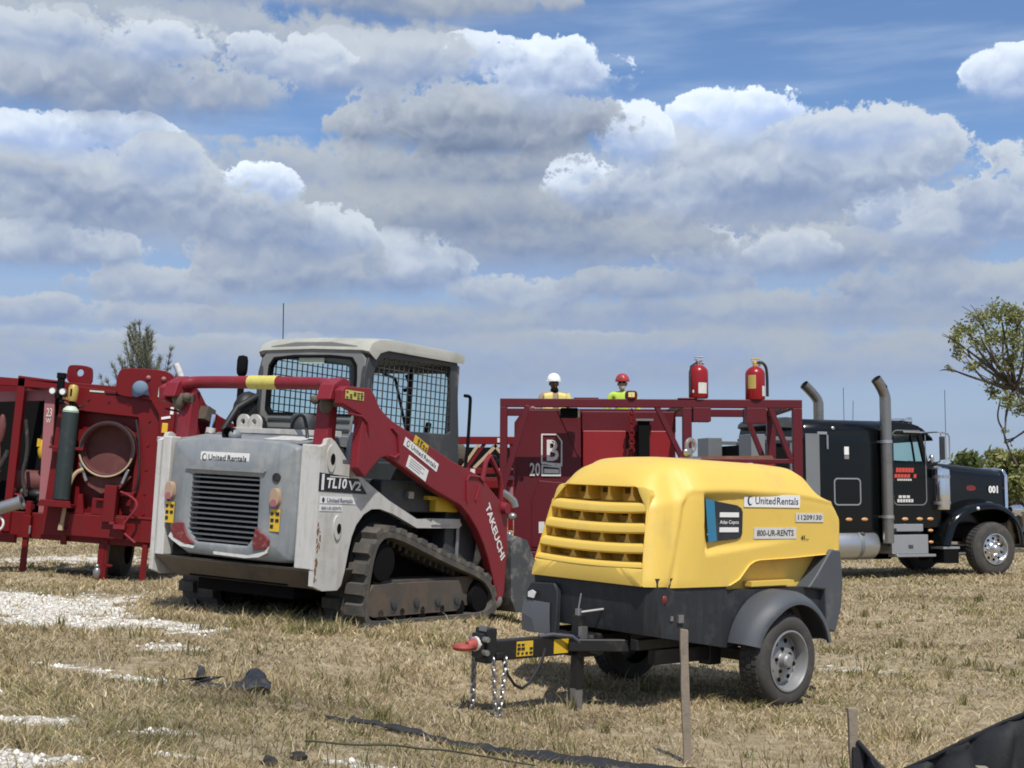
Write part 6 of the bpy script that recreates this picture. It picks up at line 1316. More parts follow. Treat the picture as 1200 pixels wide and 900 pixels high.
# ------------------------------------------------------------------ black lorry tractor at the right
def build_truck():
    T = thing('black_semi_truck', 'black long nosed semi truck with sleeper cab and tall exhaust stacks, parked at the right', 'semi truck', M_TRUCK)
    # frame and axles
    mb = MB()
    for s_ in (-1, 1): mb.b(-7.6, .75, *sorted((s_ * .35, s_ * .46)), .72, .98)
    mb.b(-.08, .12, -.95, .95, .42, .56)
    for x in (-5.3, -6.65): mb.b(x - .1, x + .1, -.9, .9, .42, .62)
    mb.b(-7.6, -4.6, -.4, .4, .98, 1.08); mb.build('chassis', 'black', T, bevel=.01)
    mb = MB(); mb.prism([(-.55, .0), (-.45, -.5), (.0, -.62), (.45, -.5), (.55, 0), (.4, .45), (-.4, .45)], 'z', 1.08, 1.16); q = mb.build('fifth_wheel', 'cab_dark', T, bevel=.02); q.location = (-5.9, 0, 0)
    def wheel(x, y, sgn, front=True):
        mb = MB(); mb.lathe([(.29, 0), (.40, -.012), (.47, .0), (.505, .03), (.517, .08), (.517, .22), (.505, .27), (.47, .30), (.40, .31), (.29, .30)], (0, 0, 0), 'y', 44, caps=False)
        for k in range(44):
            for yy in (.09, .15, .21): a = 2 * math.pi * k / 44 + yy * 2; mb.box((.518 * math.cos(a), yy, .518 * math.sin(a)), (.04, .045, .014), (0, 90 - math.degrees(a), 0))
        w = mb.build('wheel', 'rubber', T); w.location = (x, y, .517); w.rotation_euler = (0, 0, 0 if sgn < 0 else R(180))
        mb = MB()
        if front: mb.lathe([(.295, .0), (.30, -.018), (.285, -.02), (.27, .02), (.25, .06), (.16, .045), (.13, .03), (.10, -.005), (.075, -.06), (.05, -.075), (0, -.08)], (0, 0, 0), 'y', 36, caps=False)
        else: mb.lathe([(.295, .0), (.30, -.018), (.285, -.02), (.27, .1), (.14, .16), (.12, .05), (.10, -.02), (0, -.03)], (0, 0, 0), 'y', 36, caps=False)
        for k in range(10): a = 2 * math.pi * (k + .5) / 10; mb.ball((.205 * math.cos(a), .047, .205 * math.sin(a)), (.028, .008, .028), 1, 10, 6); a += .31; mb.lathe([(.018, .0), (.018, -.035), (0, -.04)], (.155 * math.cos(a), .042, .155 * math.sin(a)), 'y', 8)
        mb.build('rim', ['rim_polished', 'matt_black'], w)
    wheel(.05, -1.22, -1); wheel(.05, 1.22, 1)
    for x in (-5.3, -6.65):
        for s_ in (-1, 1): wheel(x, s_ * 1.22, s_, False); wheel(x, s_ * .90, s_, False)
    # bonnet
    mb = MB(); rows = []
    for x, w, zt_ in ((-1.02, .86, 2.20), (-.6, .83, 2.17), (0, .78, 2.125), (.5, .72, 2.085), (.78, .68, 2.06)):
        rows.append([(x, -w, 1.0), (x, -w, zt_ - .22), (x, -w + .015, zt_ - .12), (x, -w + .08, zt_ - .035), (x, -w + .2, zt_), (x, 0, zt_ + .03), (x, w - .2, zt_), (x, w - .08, zt_ - .035), (x, w - .015, zt_ - .12), (x, w, zt_ - .22), (x, w, 1.0)])
    mb.grid(rows); mb.add(rows[-1], [tuple(range(11))]); mb.add(rows[0], [tuple(range(11))]); hood = mb.build('bonnet', 'truck', T, sharp=50)
    mb = MB(); mb.prism([(-.72, .95), (-.72, 1.95), (-.64, 2.08), (-.35, 2.12), (.35, 2.12), (.64, 2.08), (.72, 1.95), (.72, .95)], 'x', .78, .86); mb.build('radiator_surround', 'chrome', T, bevel=.02)
    mb = MB(); mb.b(.70, .77, -.755, -.735, 1.70, 1.705); mb.tube([(-1.0, 0, 2.245), (.8, 0, 2.10)], .012, 6); mb.build('bonnet_trim', 'chrome', hood)
    mb = MB(); mb.text('001', (.33, -.748, 1.60), (.995, .09, 0), (0, 0, 1), .26, .15, 0, off=.012, bold=.05); mb.build('fleet_number', ['white'], hood, weld=False)
    mb = MB(); mb.prism([(-.14 + .13 * math.cos(t), 1.70 + .055 * math.sin(t)) for t in np.linspace(0, 6.283, 18, endpoint=False)], 'y', -.80, -.78); mb.build('maker_badge', 'red_lens', hood)
    # wings
    for s_ in (-1, 1):
        mb = MB(); pr = [(-1.16, .62), (-1.10, .82), (-1.0, 1.04), (-.86, 1.20), (-.62, 1.33), (-.35, 1.40), (-.05, 1.425), (.20, 1.41), (.45, 1.32), (.65, 1.16), (.78, .95), (.83, .70), (.83, .60)]
        pts = chaikin(pr, 2, False); rows = []
        for i, (x, z) in enumerate(pts):
            d = np.array(pts[min(i + 1, len(pts) - 1)]) - np.array(pts[max(i - 1, 0)]); d /= np.linalg.norm(d); n = np.array([-d[1], d[0]])
            f = lambda y, k: (x + n[0] * k, s_ * y, z + n[1] * k)
            rows.append([f(.60, .10), f(.85, .06), f(1.05, .02), f(1.17, -.02), f(1.235, -.07), f(1.245, -.13), f(1.225, -.13), f(1.20, -.09), f(1.05, -.04), f(.7, .0)])
        mb.grid(rows, closed=True); mb.add(rows[0], [tuple(range(10))]); mb.add(rows[-1], [tuple(range(10))]); wg = mb.build('wing', 'truck', T, sharp=50)
        mb = MB(); mb.ball((-.35, s_ * 1.235, 1.30), (.035, .03, .035)); mb.build('wing_lamp', 'white', wg)
        mb = MB(); mb.lathe([(0, -.12), (.07, -.12), (.10, 0), (.11, .12), (.10, .14), (0, .15)], (.78, s_ * .98, 1.27), 'x', 18); mb.b(.70, .95, *sorted((s_ * .70, s_ * .98)), 1.15, 1.20); mb.ball((.98, s_ * 1.1, 1.17), (.05, .05, .08)); mb.build('headlight', 'chrome', T)
        mb = MB(); mb.b(-1.16, -.80, *sorted((s_ * 1.20, s_ * .85)), .26, .53); mb.build('mudflap_box', 'matt_black', T, bevel=.02)
        mb = MB(); mb.b(-1.18, -.79, *sorted((s_ * 1.21, s_ * .84)), .53, .575); mb.tube([(-.8, s_ * 1.1, .43), (-.5, s_ * 1.0, .43)], .03, 8); mb.build('step_edge', 'alu', T, bevel=.006)
        mb = MB(); mb.lathe([(.10, -.02), (.165, 0), (.17, .04), (.17, .72), (.16, .77), (.09, .80), (0, .80)], (-1.05, s_ * 1.03, 1.28), 'z', 26); ac = mb.build('air_cleaner', 'chrome', T)
        mb = MB(); mb.tube([(-1.05, s_ * 1.03, 2.03), (-1.05, s_ * .7, 2.10)], .07, 10); mb.lathe([(.174, .1), (.174, .16)], (-1.05, s_ * 1.03, 1.28), 'z', 26, caps=False); mb.lathe([(.174, .6), (.174, .66)], (-1.05, s_ * 1.03, 1.28), 'z', 26, caps=False); build_each(mb, 'cleaner_band', 'alu', ac)
    mb = MB(); mb.b(.86, 1.02, -1.15, 1.15, .52, .86); mb.build('front_bumper', 'chrome', T, bevel=.03)
    # cab: panels, pillars and see-through windows
    mb = MB(); W = 1.0
    mb.b(-2.2, -1.02, -W, W, .92, 1.9); mb.b(-2.2, -1.32, -W, W, 1.9, 2.19); mb.prism([(-1.32, 1.9), (-1.32, 2.22), (-1.0, 2.2), (-1.0, 1.9)], 'y', -.9, .9)
    for s_ in (-1, 1):
        a, b_ = sorted((s_ * W, s_ * (W - .07)))
        mb.prism([(-1.42, 2.19), (-1.30, 2.19), (-1.44, 2.76), (-1.56, 2.76)], 'y', a, b_); mb.prism([(-2.2, 2.19), (-2.1, 2.19), (-2.1, 2.76), (-2.2, 2.76)], 'y', a, b_)
    mb.prism([(-2.25, 2.72), (-1.50, 2.70), (-1.44, 2.74), (-1.50, 2.88), (-1.70, 2.93), (-2.25, 2.96)], 'y', -W - .01, W + .01)
    mb.b(-2.2, -2.12, -.93, .93, 2.19, 2.72); cab = mb.build('cab', 'truck', T, bevel=.03, seg=3)
    for s_ in (-1, 1):
        mb = MB(); mb.prism([(-2.1, 2.19), (-1.42, 2.19), (-1.56, 2.72), (-2.1, 2.72)], 'y', s_ * (W - .035), s_ * (W - .03)); wn = mb.build('side_window', 'glass', cab)
        mb = MB(); mb.bar((-1.62, s_ * (W - .02), 2.19), (-1.70, s_ * (W - .02), 2.70), .03, .03); mb.build('window_bar', 'matt_black', cab)
        mb = MB(); O = np.array(rrect(-2.16, -1.37, 1.36, 2.80, .12, 5)); I = rrect(-2.14, -1.39, 1.38, 2.78, .10, 5)
        mb.ring([tuple(p) for p in O], I, 'y', *sorted((s_ * (W + .003), s_ * (W + .012)))); dr = mb.build('door_seam', 'alu_dull', cab)
        rr_ = random.Random(5); mb = MB(); yy = s_ * (W + .006)
        for x0, z0, n, w, h in ((-2.08, 1.99, 6, .42, .085), (-2.12, 1.885, 7, .52, .07)):
            for i in range(n): 
                if i == 5 and n == 7: continue
                a = x0 + w * i / n; mb.prism([(a, z0), (a + w / n * .85, z0), (a + w / n * .85 + .01, z0 + h), (a + .01, z0 + h)], 'y', *sorted((s_ * W, yy)), m=0)
        mb.build('door_lettering', ['orange_red', 'worn'], cab, weld=False); mb = MB()
        for x0, z0, n, w, h in ((-2.05, 1.83, 7, .34, .035), (-2.03, 1.50, 3, .28, .05), (-2.06, 1.42, 6, .38, .06)):
            for i in range(n): a = x0 + w * i / n; mb.prism([(a, z0), (a + w / n * .78, z0), (a + w / n * .78, z0 + h), (a, z0 + h)], 'y', *sorted((s_ * W, yy)), m=1)
        mb.build('door_lettering', ['orange_red', 'worn'], cab, weld=False)
        mb = MB(); mb.tube(chaikin([(-1.50, s_ * .95, 2.74), (-1.45, s_ * 1.40, 2.75), (-1.33, s_ * 1.44, 2.74), (-1.33, s_ * 1.44, 2.20), (-1.30, s_ * 1.05, 2.15)], 1, False), .016, 8); mb.b(-1.37, -1.33, *sorted((s_ * 1.40, s_ * 1.56)), 2.22, 2.66); mb.tube([(-1.2, s_ * 1.44, 2.72), (-1.16, s_ * 1.44, 2.66), (-1.16, s_ * 1.44, 2.22), (-1.3, s_ * 1.44, 2.18)], .014, 8); mb.tube([(-1.33, s_ * 1.44, 2.74), (-1.2, s_ * 1.44, 2.72)], .016, 8); mr = mb.build('mirror', 'alu', T)
        mb = MB(); mb.tube([(-.30, s_ * .9 if s_ > 0 else -1.1, 2.1), (-1.38, s_ * 1.1, 2.35)], .02, 6); mb.ball((-1.18, s_ * 1.0, 2.22), (.05, .05, .09), 0); mb.tube([(-1.33, s_ * .98, 2.22), (-1.2, s_ * .98, 2.22)], .02, 6)
        mb = MB(); mb.ball((-1.17, s_ * .92, 2.26), (.05, .06, .09)); mb.tube([(-1.4, s_ * .95, 2.24), (-1.17, s_ * .92, 2.24)], .02, 6); mb.build('bonnet_mirror', 'alu', T)
        mb = MB(); mb.tube([(-.35 - (.95 if s_ > 0 else .9), s_ * 1.44, 2.2), (-1.24, s_ * 1.44, 3.55)], .006, 5); mb.build('mirror_aerial', 'hose_black', T)
    mb = MB(); mb.prism([(-1.34, 2.2), (-1.30, 2.2), (-1.48, 2.74), (-1.52, 2.74)], 'y', -.9, .9); mb.build('windscreen', 'glass', cab)
    mb = MB(); mb.prism([(-1.52, 2.86), (-1.46, 2.84), (-1.22, 2.66), (-1.20, 2.60), (-1.25, 2.64), (-1.50, 2.78)], 'y', -1.02, 1.02); mb.tube([(-1.9, -1.02, 2.76), (-1.30, -1.03, 2.755)], .018, 8, 1); mb.build('sun_visor', ['truck', 'alu'], cab, bevel=.01)
    mb = MB()
    for i in range(5):
        y = -.8 + .4 * i; mb.lathe([(0, -.1), (.04, -.1), (.075, .03), (.075, .06), (0, .06)], (-1.62, y, 2.99), 'x', 14); mb.b(-1.64, -1.6, y - .02, y + .02, 2.88, 2.96)
    mb.tube([(-1.62, -.85, 2.945), (-1.62, .85, 2.945)], .014, 8); mb.tube([(-1.95, -.7, 3.0), (-1.5, -.7, 3.0)], [.03, .05], 12); mb.build('roof_lights', 'chrome', cab)
    mb = MB(); mb.box((-1.95, -.45, 1.95), (.14, .5, .6), (0, -6, 0)); mb.box((-1.95, .45, 1.95), (.14, .5, .6), (0, -6, 0)); mb.ball((-1.93, -.45, 2.33), (.06, .13, .08)); mb.tube([(-1.48 + .02 * math.cos(t), .5 + .2 * math.cos(t), 2.3 + .2 * math.sin(t)) for t in np.linspace(0, 6.28, 18, endpoint=False)], .015, 6, closed=True); mb.build('seats', 'matt_black', cab, bevel=.04)
    # sleeper
    mb = MB(); rows = []; sec = [(-1.15, .92), (-1.16, 2.50), (-1.15, 2.74), (-1.09, 2.88), (-.95, 2.955), (-.6, 2.985), (0, 2.995), (.6, 2.985), (.95, 2.955), (1.09, 2.88), (1.15, 2.74), (1.16, 2.50), (1.15, .92)]
    for x, k in ((-4.22, .03), (-4.18, 0), (-3.2, 0), (-2.32, 0), (-2.24, .03), (-2.20, .08)): rows.append([(x, y * (1 - k * .6), z - k * (1 if z > 2 else 0)) for y, z in sec])
    mb.grid(rows); mb.add(rows[0], [tuple(range(13))]); mb.add(rows[-1], [tuple(range(13))]); mb.b(-4.2, -2.2, -1.14, 1.14, .60, .93); sl = mb.build('sleeper', 'truck', T, sharp=45)
    for s_ in (-1, 1):
        yy = s_ * 1.162
        mb = MB(); O = rrect(-3.60, -3.0, 1.36, 1.87, .08, 5); I = rrect(-3.575, -3.025, 1.385, 1.845, .06, 5); mb.ring(O, I, 'y', *sorted((s_ * 1.15, yy))); mb.prism(rrect(-3.575, -3.025, 1.385, 1.845, .06, 5), 'y', *sorted((s_ * 1.14, s_ * 1.158)), m=1); mb.build('luggage_hatch', ['alu', 'truck'], sl)
        mb = MB(); mb.b(-3.36, -3.26, *sorted((s_ * 1.15, s_ * 1.168)), 2.30, 2.45, 0); mb.b(-3.36, -3.26, *sorted((s_ * 1.15, s_ * 1.168)), 2.22, 2.29, 1); mb.build('sleeper_vent', ['white', 'cab_grey'], sl)
        mb = MB(); mb.ball((-3.60, yy, 2.79), (.04, .02, .035)); mb.b(-3.95, -3.74, *sorted((s_ * 1.15, s_ * 1.175)), 2.67, 2.72); mb.tube([(-3.74, s_ * 1.18, 2.66), (-3.74, s_ * 1.18, 2.40)], .02, 6); mb.build('sleeper_lamp', 'alu', sl)
        for i, x in enumerate((-3.28, -2.93, -1.89, -1.55, -1.30)):
            mb = MB(); mb.ball((x, s_ * (1.155 if x < -2.2 else 1.0), 1.10), (.075, .03, .035)); mb.build('marker_light', 'amber', T)
        for z in (.88, .66):
            mb = MB(); mb.ball((-1.30, s_ * 1.0, z), (.06, .03, .03)); mb.build('marker_light', 'amber', T)
        # stack, tank, steps
        mb = MB(); sx, sh_ = (-2.50, 3.36) if s_ < 0 else (-2.22, 3.46); BN = [(-.01, .06), (-.04, .14), (-.085, .22), (-.14, .30), (-.20, .37)] if s_ < 0 else [(-.02, .06), (-.07, .13), (-.15, .21), (-.24, .29), (-.34, .37)]; P = [(sx, s_ * 1.28, .66), (sx, s_ * 1.28, sh_)] + [(sx + dx_, s_ * 1.28, sh_ + dz_) for dx_, dz_ in BN]
        mb.tube(P, [.105] * 2 + [.10] * 5, 20, caps=False); mb.tube([P[0], P[1]], .09, 12, 1); d = (Vector(P[-1]) - Vector(P[-2])).normalized(); mb.tube([Vector(P[-1]) - d * .25, Vector(P[-1]) - d * .02], .095, 16, 1)
        st = mb.build('exhaust_stack', ['stack_chrome', 'matt_black'], T)
        mb = MB()
        for z in (1.15, 2.55): mb.lathe([(.116, -.03), (.116, .03)], (sx, s_ * 1.28, z), 'z', 20, caps=False); mb.b(sx - .12, sx, *sorted((s_ * 1.15, s_ * 1.28)), z - .02, z + .02)
        build_each(mb, 'stack_clamp', 'alu', st)
        mb = MB(); mb.lathe([(0, -.85), (.24, -.85), (.275, -.80), (.275, .80), (.24, .86), (0, .87)], (-3.5, s_ * .98, .63), 'x', 30); tk = mb.build('fuel_tank', 'alu', T, sharp=50)
        mb = MB(); mb.lathe([(.278, -.5), (.281, -.47), (.281, -.45), (.278, -.42)], (-3.5, s_ * .98, .63), 'x', 30, caps=False); mb.lathe([(.278, .42), (.281, .45), (.281, .47), (.278, .5)], (-3.5, s_ * .98, .63), 'x', 30, caps=False); mb.ball((-3.0, s_ * 1.18, .83), (.05, .03, .04), 1); mb.build('tank_strap', ['alu_dull', 'cab_dark'], tk)
        mb = MB(); mb.b(-2.36, -1.52, *sorted((s_ * 1.2, s_ * .75)), .45, .81); mb.b(-2.36, -1.58, *sorted((s_ * 1.14, s_ * .75)), .87, 1.01); mb.b(-2.30, -1.40, *sorted((s_ * 1.27, s_ * 1.0)), .395, .445); bx = mb.build('battery_box', 'alu', T, bevel=.012)
        mb = MB(); mb.b(-1.98, -1.88, *sorted((s_ * 1.19, s_ * 1.207)), .55, .62); mb.build('box_latch', 'cab_dark', bx)
        mb = MB(); mb.prism([(-4.22, .95), (-4.22, 2.68), (-3.92, 2.68), (-3.92, .95)], 'y', *sorted((s_ * 1.172, s_ * 1.185))) ; mb.build('sleeper_fairing', 'alu_dull', T)
    # rack behind the sleeper
    mb = MB(); 
    for s_ in (-1, 1): mb.b(-5.25, -4.95, *sorted((s_ * .98, s_ * .55)), 1.0, 2.66); mb.b(-4.95, -4.30, *sorted((s_ * .98, s_ * .94)), 2.55, 2.62)
    mb.b(-4.40, -4.30, -.95, .95, 1.0, 2.60); mb.b(-5.25, -4.35, -.95, .95, 1.0, 1.12); mb.build('cab_rack', 'alu_dull', T, bevel=.01)
    mb = MB(); mb.b(-4.9, -4.42, -.9, .9, 1.15, 2.5); mb.build('rack_locker', 'matt_black', T)
    mb = MB(); mb.prism(chaikin([(-4.75, 2.80), (-4.7, 2.95), (-4.5, 3.0), (-4.2, 2.98), (-4.2, 2.78)], 1), 'y', -.9, .35); mb.build('roof_fairing', 'cab_dark', T, bevel=.02)
    mb = MB(); mb.tube([(-2.3, .3, 2.98), (-2.3, .3, 3.70)], .006, 5); mb.build('roof_aerial', 'hose_black', T)
K['rim_polished'] = mat('polished_rim', (.62, .62, .62), .25, .9, .1, (.25, .24, .22), .2, 9)
K['alu_dull'] = mat('dull_aluminium', (.24, .25, .255), .5, .5, .1, (.3, .3, .29), .2, 5)
K['stack_chrome'] = mat('smoked_chrome', (.27, .26, .24), .32, .75, .1, (.12, .10, .08), .3, 4)
build_truck()

# ------------------------------------------------------------------ vegetation
def leaves(centres, radii, n, size, cols, seed, flat=.7, droop=0.0):
    r = np.random.default_rng(seed); centres = np.array(centres, float); radii = np.array(radii, float)
    w = radii ** 2.2; idx = r.choice(len(centres), n, p=w / w.sum())
    d = r.normal(0, 1, (n, 3)); d /= np.linalg.norm(d, axis=1)[:, None]; rad = radii[idx] * r.random(n) ** .45
    P = centres[idx] + d * rad[:, None] * np.array([1, 1, flat])
    # sub-clumps leave gaps
    k = 8; cc = r.normal(0, 1, (len(centres), k, 3)); cc /= np.linalg.norm(cc, axis=2)[:, :, None]
    sub = centres[idx] + cc[idx, r.integers(0, k, n)] * (radii[idx] * .75)[:, None] * np.array([1, 1, flat]); P = P * .35 + (sub + r.normal(0, 1, (n, 3)) * (radii[idx] * .2)[:, None]) * .65
    a, b = r.normal(0, 1, (n, 3)), r.normal(0, 1, (n, 3)); a /= np.linalg.norm(a, axis=1)[:, None]; b -= a * (a * b).sum(1)[:, None]; b /= np.linalg.norm(b, axis=1)[:, None]
    s_ = size * r.uniform(.6, 1.4, n)[:, None]
    V = np.stack([P - a * s_, P + b * s_ * .45, P + a * s_, P - b * s_ * .45], 1).reshape(-1, 3)
    F = np.arange(n * 4).reshape(n, 4); tone = r.random((len(centres), k))
    C = np.array(cols)[r.integers(0, len(cols), n)] * r.uniform(.75, 1.25, (n, 1)); return V, F, np.repeat(C, 4, 0)
def tree_thing(name, label, cat, base, branch_paths, centres, radii, n, size, cols, seed, group=None, flat=.7):
    T = thing(name, label, cat, Matrix.Translation(base), group)
    mb = MB()
    for pts, r0, r1 in branch_paths:
        P = chaikin(pts, 2, False); mb.tube(P, [r0 + (r1 - r0) * i / (len(P) - 1) for i in range(len(P))], 7)
    mb.build('trunk', 'bark', T)
    V, F, C = leaves(centres, radii, n, size, cols, seed, flat); o = tri_mesh('crown', V, F, C, K['leaf']); o.parent = T
def wp(px, py, d):
    ca, sa = math.cos(PITCH), math.sin(PITCH); k = (450 - py) / 1600
    return Vector(((px - 600) / 1600 * d, (ca - sa * k) * d, 1.4 + (sa + ca * k) * d))
OLV = [(.27, .29, .11), (.21, .235, .085), (.34, .335, .14), (.15, .175, .06)]
def big_tree():
    base = Vector((17.8, 37.0, 0)); D = 37.0; rr_ = random.Random(9)
    cl = [(1118, 398, .35), (1132, 384, .5), (1150, 372, .55), (1172, 365, .55), (1195, 370, .6), (1128, 412, .35), (1150, 398, .5), (1176, 392, .6), (1200, 398, .6), (1112, 432, .22), (1138, 428, .3), (1160, 420, .45), (1185, 424, .5), (1165, 446, .45), (1188, 452, .5), (1178, 470, .4), (1198, 478, .45), (1160, 462, .25), (1225, 390, .8), (1230, 430, .9), (1260, 400, 1.0), (1290, 380, 1.1), (1320, 420, 1.1), (1280, 450, 1.0), (1250, 350, .9), (1220, 480, .6), (1350, 390, 1.0), (1225, 360, .7), (1182, 518, .18), (1178, 505, .12)]
    ctr, rad, br = [], [], []
    fork = wp(1290, 520, D) - base
    br.append(([(0, 0, 0), (.1, 0, 1.2), tuple(fork)], .26, .17))
    forks = [wp(1240, 480, D) - base, wp(1215, 440, D + .6) - base, wp(1260, 420, D - .5) - base, wp(1190, 455, D - .3) - base]
    for f in forks: br.append(([tuple(fork), tuple(fork.lerp(f, .5) + Vector((0, rr_.uniform(-.3, .3), .2))), tuple(f)], .15, .07))
    for px, py, r in cl:
        p = wp(px, py, D + rr_.uniform(-1.4, 1.4)) - base; ctr.append(p); rad.append(r)
        f = min(forks, key=lambda q: (q - p).length); m = f.lerp(p, .5) + Vector((rr_.uniform(-.2, .2), 0, rr_.uniform(-.25, .05))); br.append(([tuple(f), tuple(m), tuple(p)], .055, .015))
        for k in range(3):
            e = p + Vector((rr_.uniform(-1, .6), rr_.uniform(-1, 1), rr_.uniform(-.4, .8))) * r; br.append(([tuple(p.lerp(m, .3)), tuple(p.lerp(e, .4)), tuple(e)], .018, .006))
    br.append(([tuple(wp(1172, 470, D) - base), tuple(wp(1168, 490, D) - base), tuple(wp(1176, 505, D) - base), tuple(wp(1180, 522, D) - base), tuple(wp(1192, 545, D) - base)], .02, .03))
    tree_thing('leafy_tree', 'tall open crowned tree with bare lower limbs at the right edge', 'tree', base, br, ctr, rad, 15000, .055, OLV, 21, flat=.8)
big_tree()
def shrub(px, py, d, w, h, label, seed, cols, n=5000, name='bushy_tree', grp='bushes beyond the truck'):
    rr_ = random.Random(seed); top = wp(px, py, d); base = Vector((top.x, top.y, 0)); H = top.z; ctr, rad, br = [], [], []
    for i in range(14):
        a, k = rr_.uniform(0, 6.28), rr_.random() ** .6; z = H * rr_.uniform(.35, .86); s_ = 1 - .45 * (z / H - .3); p = Vector((w * .5 * k * math.cos(a) * s_, w * .5 * k * math.sin(a) * s_, z)); ctr.append(p); rad.append(w * rr_.uniform(.16, .26)); br.append(([(0, 0, .1), (p.x * .3, p.y * .3, z * .5), tuple(p)], .07, .02))
    ctr.append(Vector((0, 0, H * .88))); rad.append(H * .13)
    br.append(([(0, 0, 0), (0, 0, H * .3), (.05, 0, H * .6)], .13, .06))
    tree_thing(name, label, 'tree', base, br, ctr, rad, n, .13, cols, seed, grp)
GRN = [(.16, .20, .07), (.12, .16, .055), (.21, .24, .09), (.085, .115, .038)]
shrub(1140, 527, 52, 3.4, 2, 'low rounded green bush showing above the bonnet of the truck', 31, GRN)
shrub(1116, 536, 55, 2.2, 2, 'small dark bush just behind the truck mirror', 37, GRN, 3000)
shrub(1196, 520, 46, 3.2, 2, 'bushy olive tree under the tall tree, right of the truck nose', 33, OLV, 7000)
shrub(1178, 548, 49, 2.2, 2, 'dense green bush filling the gap in front of the truck nose', 35, GRN, 4000)
shrub(1250, 500, 50, 4.5, 2, 'broad bush beyond the right edge behind the tall tree', 39, OLV, 6000)
def pine():
    base = Vector((-12.35, 46.0, .45)); D = 46.0; rr_ = random.Random(3); br, ctr, rad = [], [], []
    top = wp(163, 376, D) - base; br.append(([(0, 0, 0), (0, 0, top.z * .5), tuple(top)], .16, .012))
    tips = [(152, 384), (157, 380), (172, 386), (177, 392), (147, 402), (150, 392), (200, 408), (188, 420), (132, 428), (140, 420), (118, 440), (126, 446), (146, 424), (182, 432), (135, 452), (170, 412), (160, 410), (154, 416), (176, 420), (190, 448), (206, 440), (168, 396)]
    for px, py in tips:
        e = wp(px, py, D + rr_.uniform(-1.2, 1.2)) - base; s_ = Vector((0, 0, max(.5, e.z - abs(e.x) * 1.3 - .6))); m = s_.lerp(e, .55) + Vector((e.x * .18, 0, -.12)); br.append(([tuple(s_), tuple(m), tuple(e)], .035, .008))
        for t in np.linspace(.25, .97, 9): p = s_.lerp(m, t / .55) if t < .55 else m.lerp(e, (t - .55) / .45); ctr.append(p); rad.append(.24 * (1.15 - t))
    for t in np.linspace(.5, .98, 10): ctr.append(top * t); rad.append(.26 * (1.2 - t))
    T = thing('pine_tree', 'feathery grey green pine top rising behind the red pumping unit', 'tree', Matrix.Translation(base))
    mb = MB()
    for pts, r0, r1 in br: P = chaikin(pts, 2, False); mb.tube(P, [r0 + (r1 - r0) * i / (len(P) - 1) for i in range(len(P))], 6)
    mb.build('trunk', 'bark', T)
    r = np.random.default_rng(5); n = 6500; C_ = np.array(ctr); rd = np.array(rad); idx = r.integers(0, len(C_), n); P = C_[idx] + r.normal(0, .42, (n, 3)) * rd[idx][:, None]; dd = r.normal(0, .5, (n, 3)) + np.array([0, 0, .9]) + np.c_[P[:, 0] * .35, np.zeros((n, 2))]; dd /= np.linalg.norm(dd, axis=1)[:, None]; sd = np.cross(dd, r.normal(0, 1, (n, 3))); sd /= np.linalg.norm(sd, axis=1)[:, None]; L = r.uniform(.10, .24, n)[:, None]; w = .010
    V = np.stack([P - sd * w, P + sd * w, P + dd * L + sd * w * .4, P + dd * L - sd * w * .4], 1).reshape(-1, 3); C = np.repeat(np.array([(.22, .24, .18), (.28, .29, .22), (.17, .19, .14)])[r.integers(0, 3, n)], 4, 0)
    o = tri_mesh('crown', V, np.arange(4 * n).reshape(n, 4), C, K['leaf']); o.parent = T
pine()

# ------------------------------------------------------------------ foreground: stakes, silt fence, scraps
def stake(x, y, h, w, label, lean=(0, 0), nails=True):
    z = float(terr(x, y)); T = MB(); pr = []
    rr_ = random.Random(int(x * 100)); rows = []
    for t in np.linspace(-.06, 1, 9):
        cx, cy = lean[0] * t + rr_.uniform(-.002, .002), lean[1] * t; k = w / 2 * rr_.uniform(.94, 1.05); rows.append([(cx + a * k, cy + b * k * .8, h * t + (rr_.uniform(-.008, .008) if t == 1 else 0)) for a, b in ((-1, -1), (1, -1), (1, 1), (-1, 1))])
    T.grid(rows, closed=True); T.add(rows[0], [(0, 1, 2, 3)]); T.add(rows[-1], [(0, 1, 2, 3)])
    o = T.build('wooden_stake', 'wood', None, bevel=.003, loc=(x, y, z)); tag(o, label, 'stake', 'wooden stakes of the silt fence')
stake(.895, 7.12, .68, .042, 'weathered wooden stake standing alone in front of the compressor wheel', (-.01, 0))
stake(1.555, 6.3, .46, .042, 'short pale wooden stake where the black silt fence begins', (-.012, 0))
stake(1.83, 5.42, .37, .046, 'stub of a wooden stake poking up in front of the black silt fence', (.0, 0))
def fence():
    P = []; xs = np.linspace(0, 1, 60)
    top = [(1.56, 6.28, .33), (1.585, 6.25, .30), (1.62, 6.2, .25), (1.665, 6.16, .21), (1.70, 6.12, .225), (1.80, 6.05, .29), (1.93, 5.97, .38), (2.175, 5.85, .53), (2.5, 5.75, .63), (3.0, 5.65, .68)]
    tp = resample(chaikin(top, 2, False), 70, False); rows = []
    for i, p in enumerate(tp):
        b = terr(p[0], p[1] - .1, False); s_ = i / 70
        rows.append([(p[0] + .012 * math.sin(i * .9 + q * 3) + .05 * q, p[1] - .30 * q * (.3 + s_) + .03 * math.sin(q * 9 + i * .35) * (q > 0) + .02 * math.sin(i * .8 + q * 5), p[2] + (b - .05 - p[2]) * q) for q in np.linspace(0, 1, 14)])
    mb = MB(); mb.grid(rows); mb.tube([tuple(p) for p in tp], .011, 6); mb.b(1.535, 1.585, 6.265, 6.285, -.02, .305); o = mb.build('silt_fence', 'fabric', None, sharp=60); md = o.modifiers.new('t', 'SOLIDIFY'); md.thickness = .004
    tag(o, 'sagging black silt fence fabric rising to the lower right corner', 'silt fence')
fence()
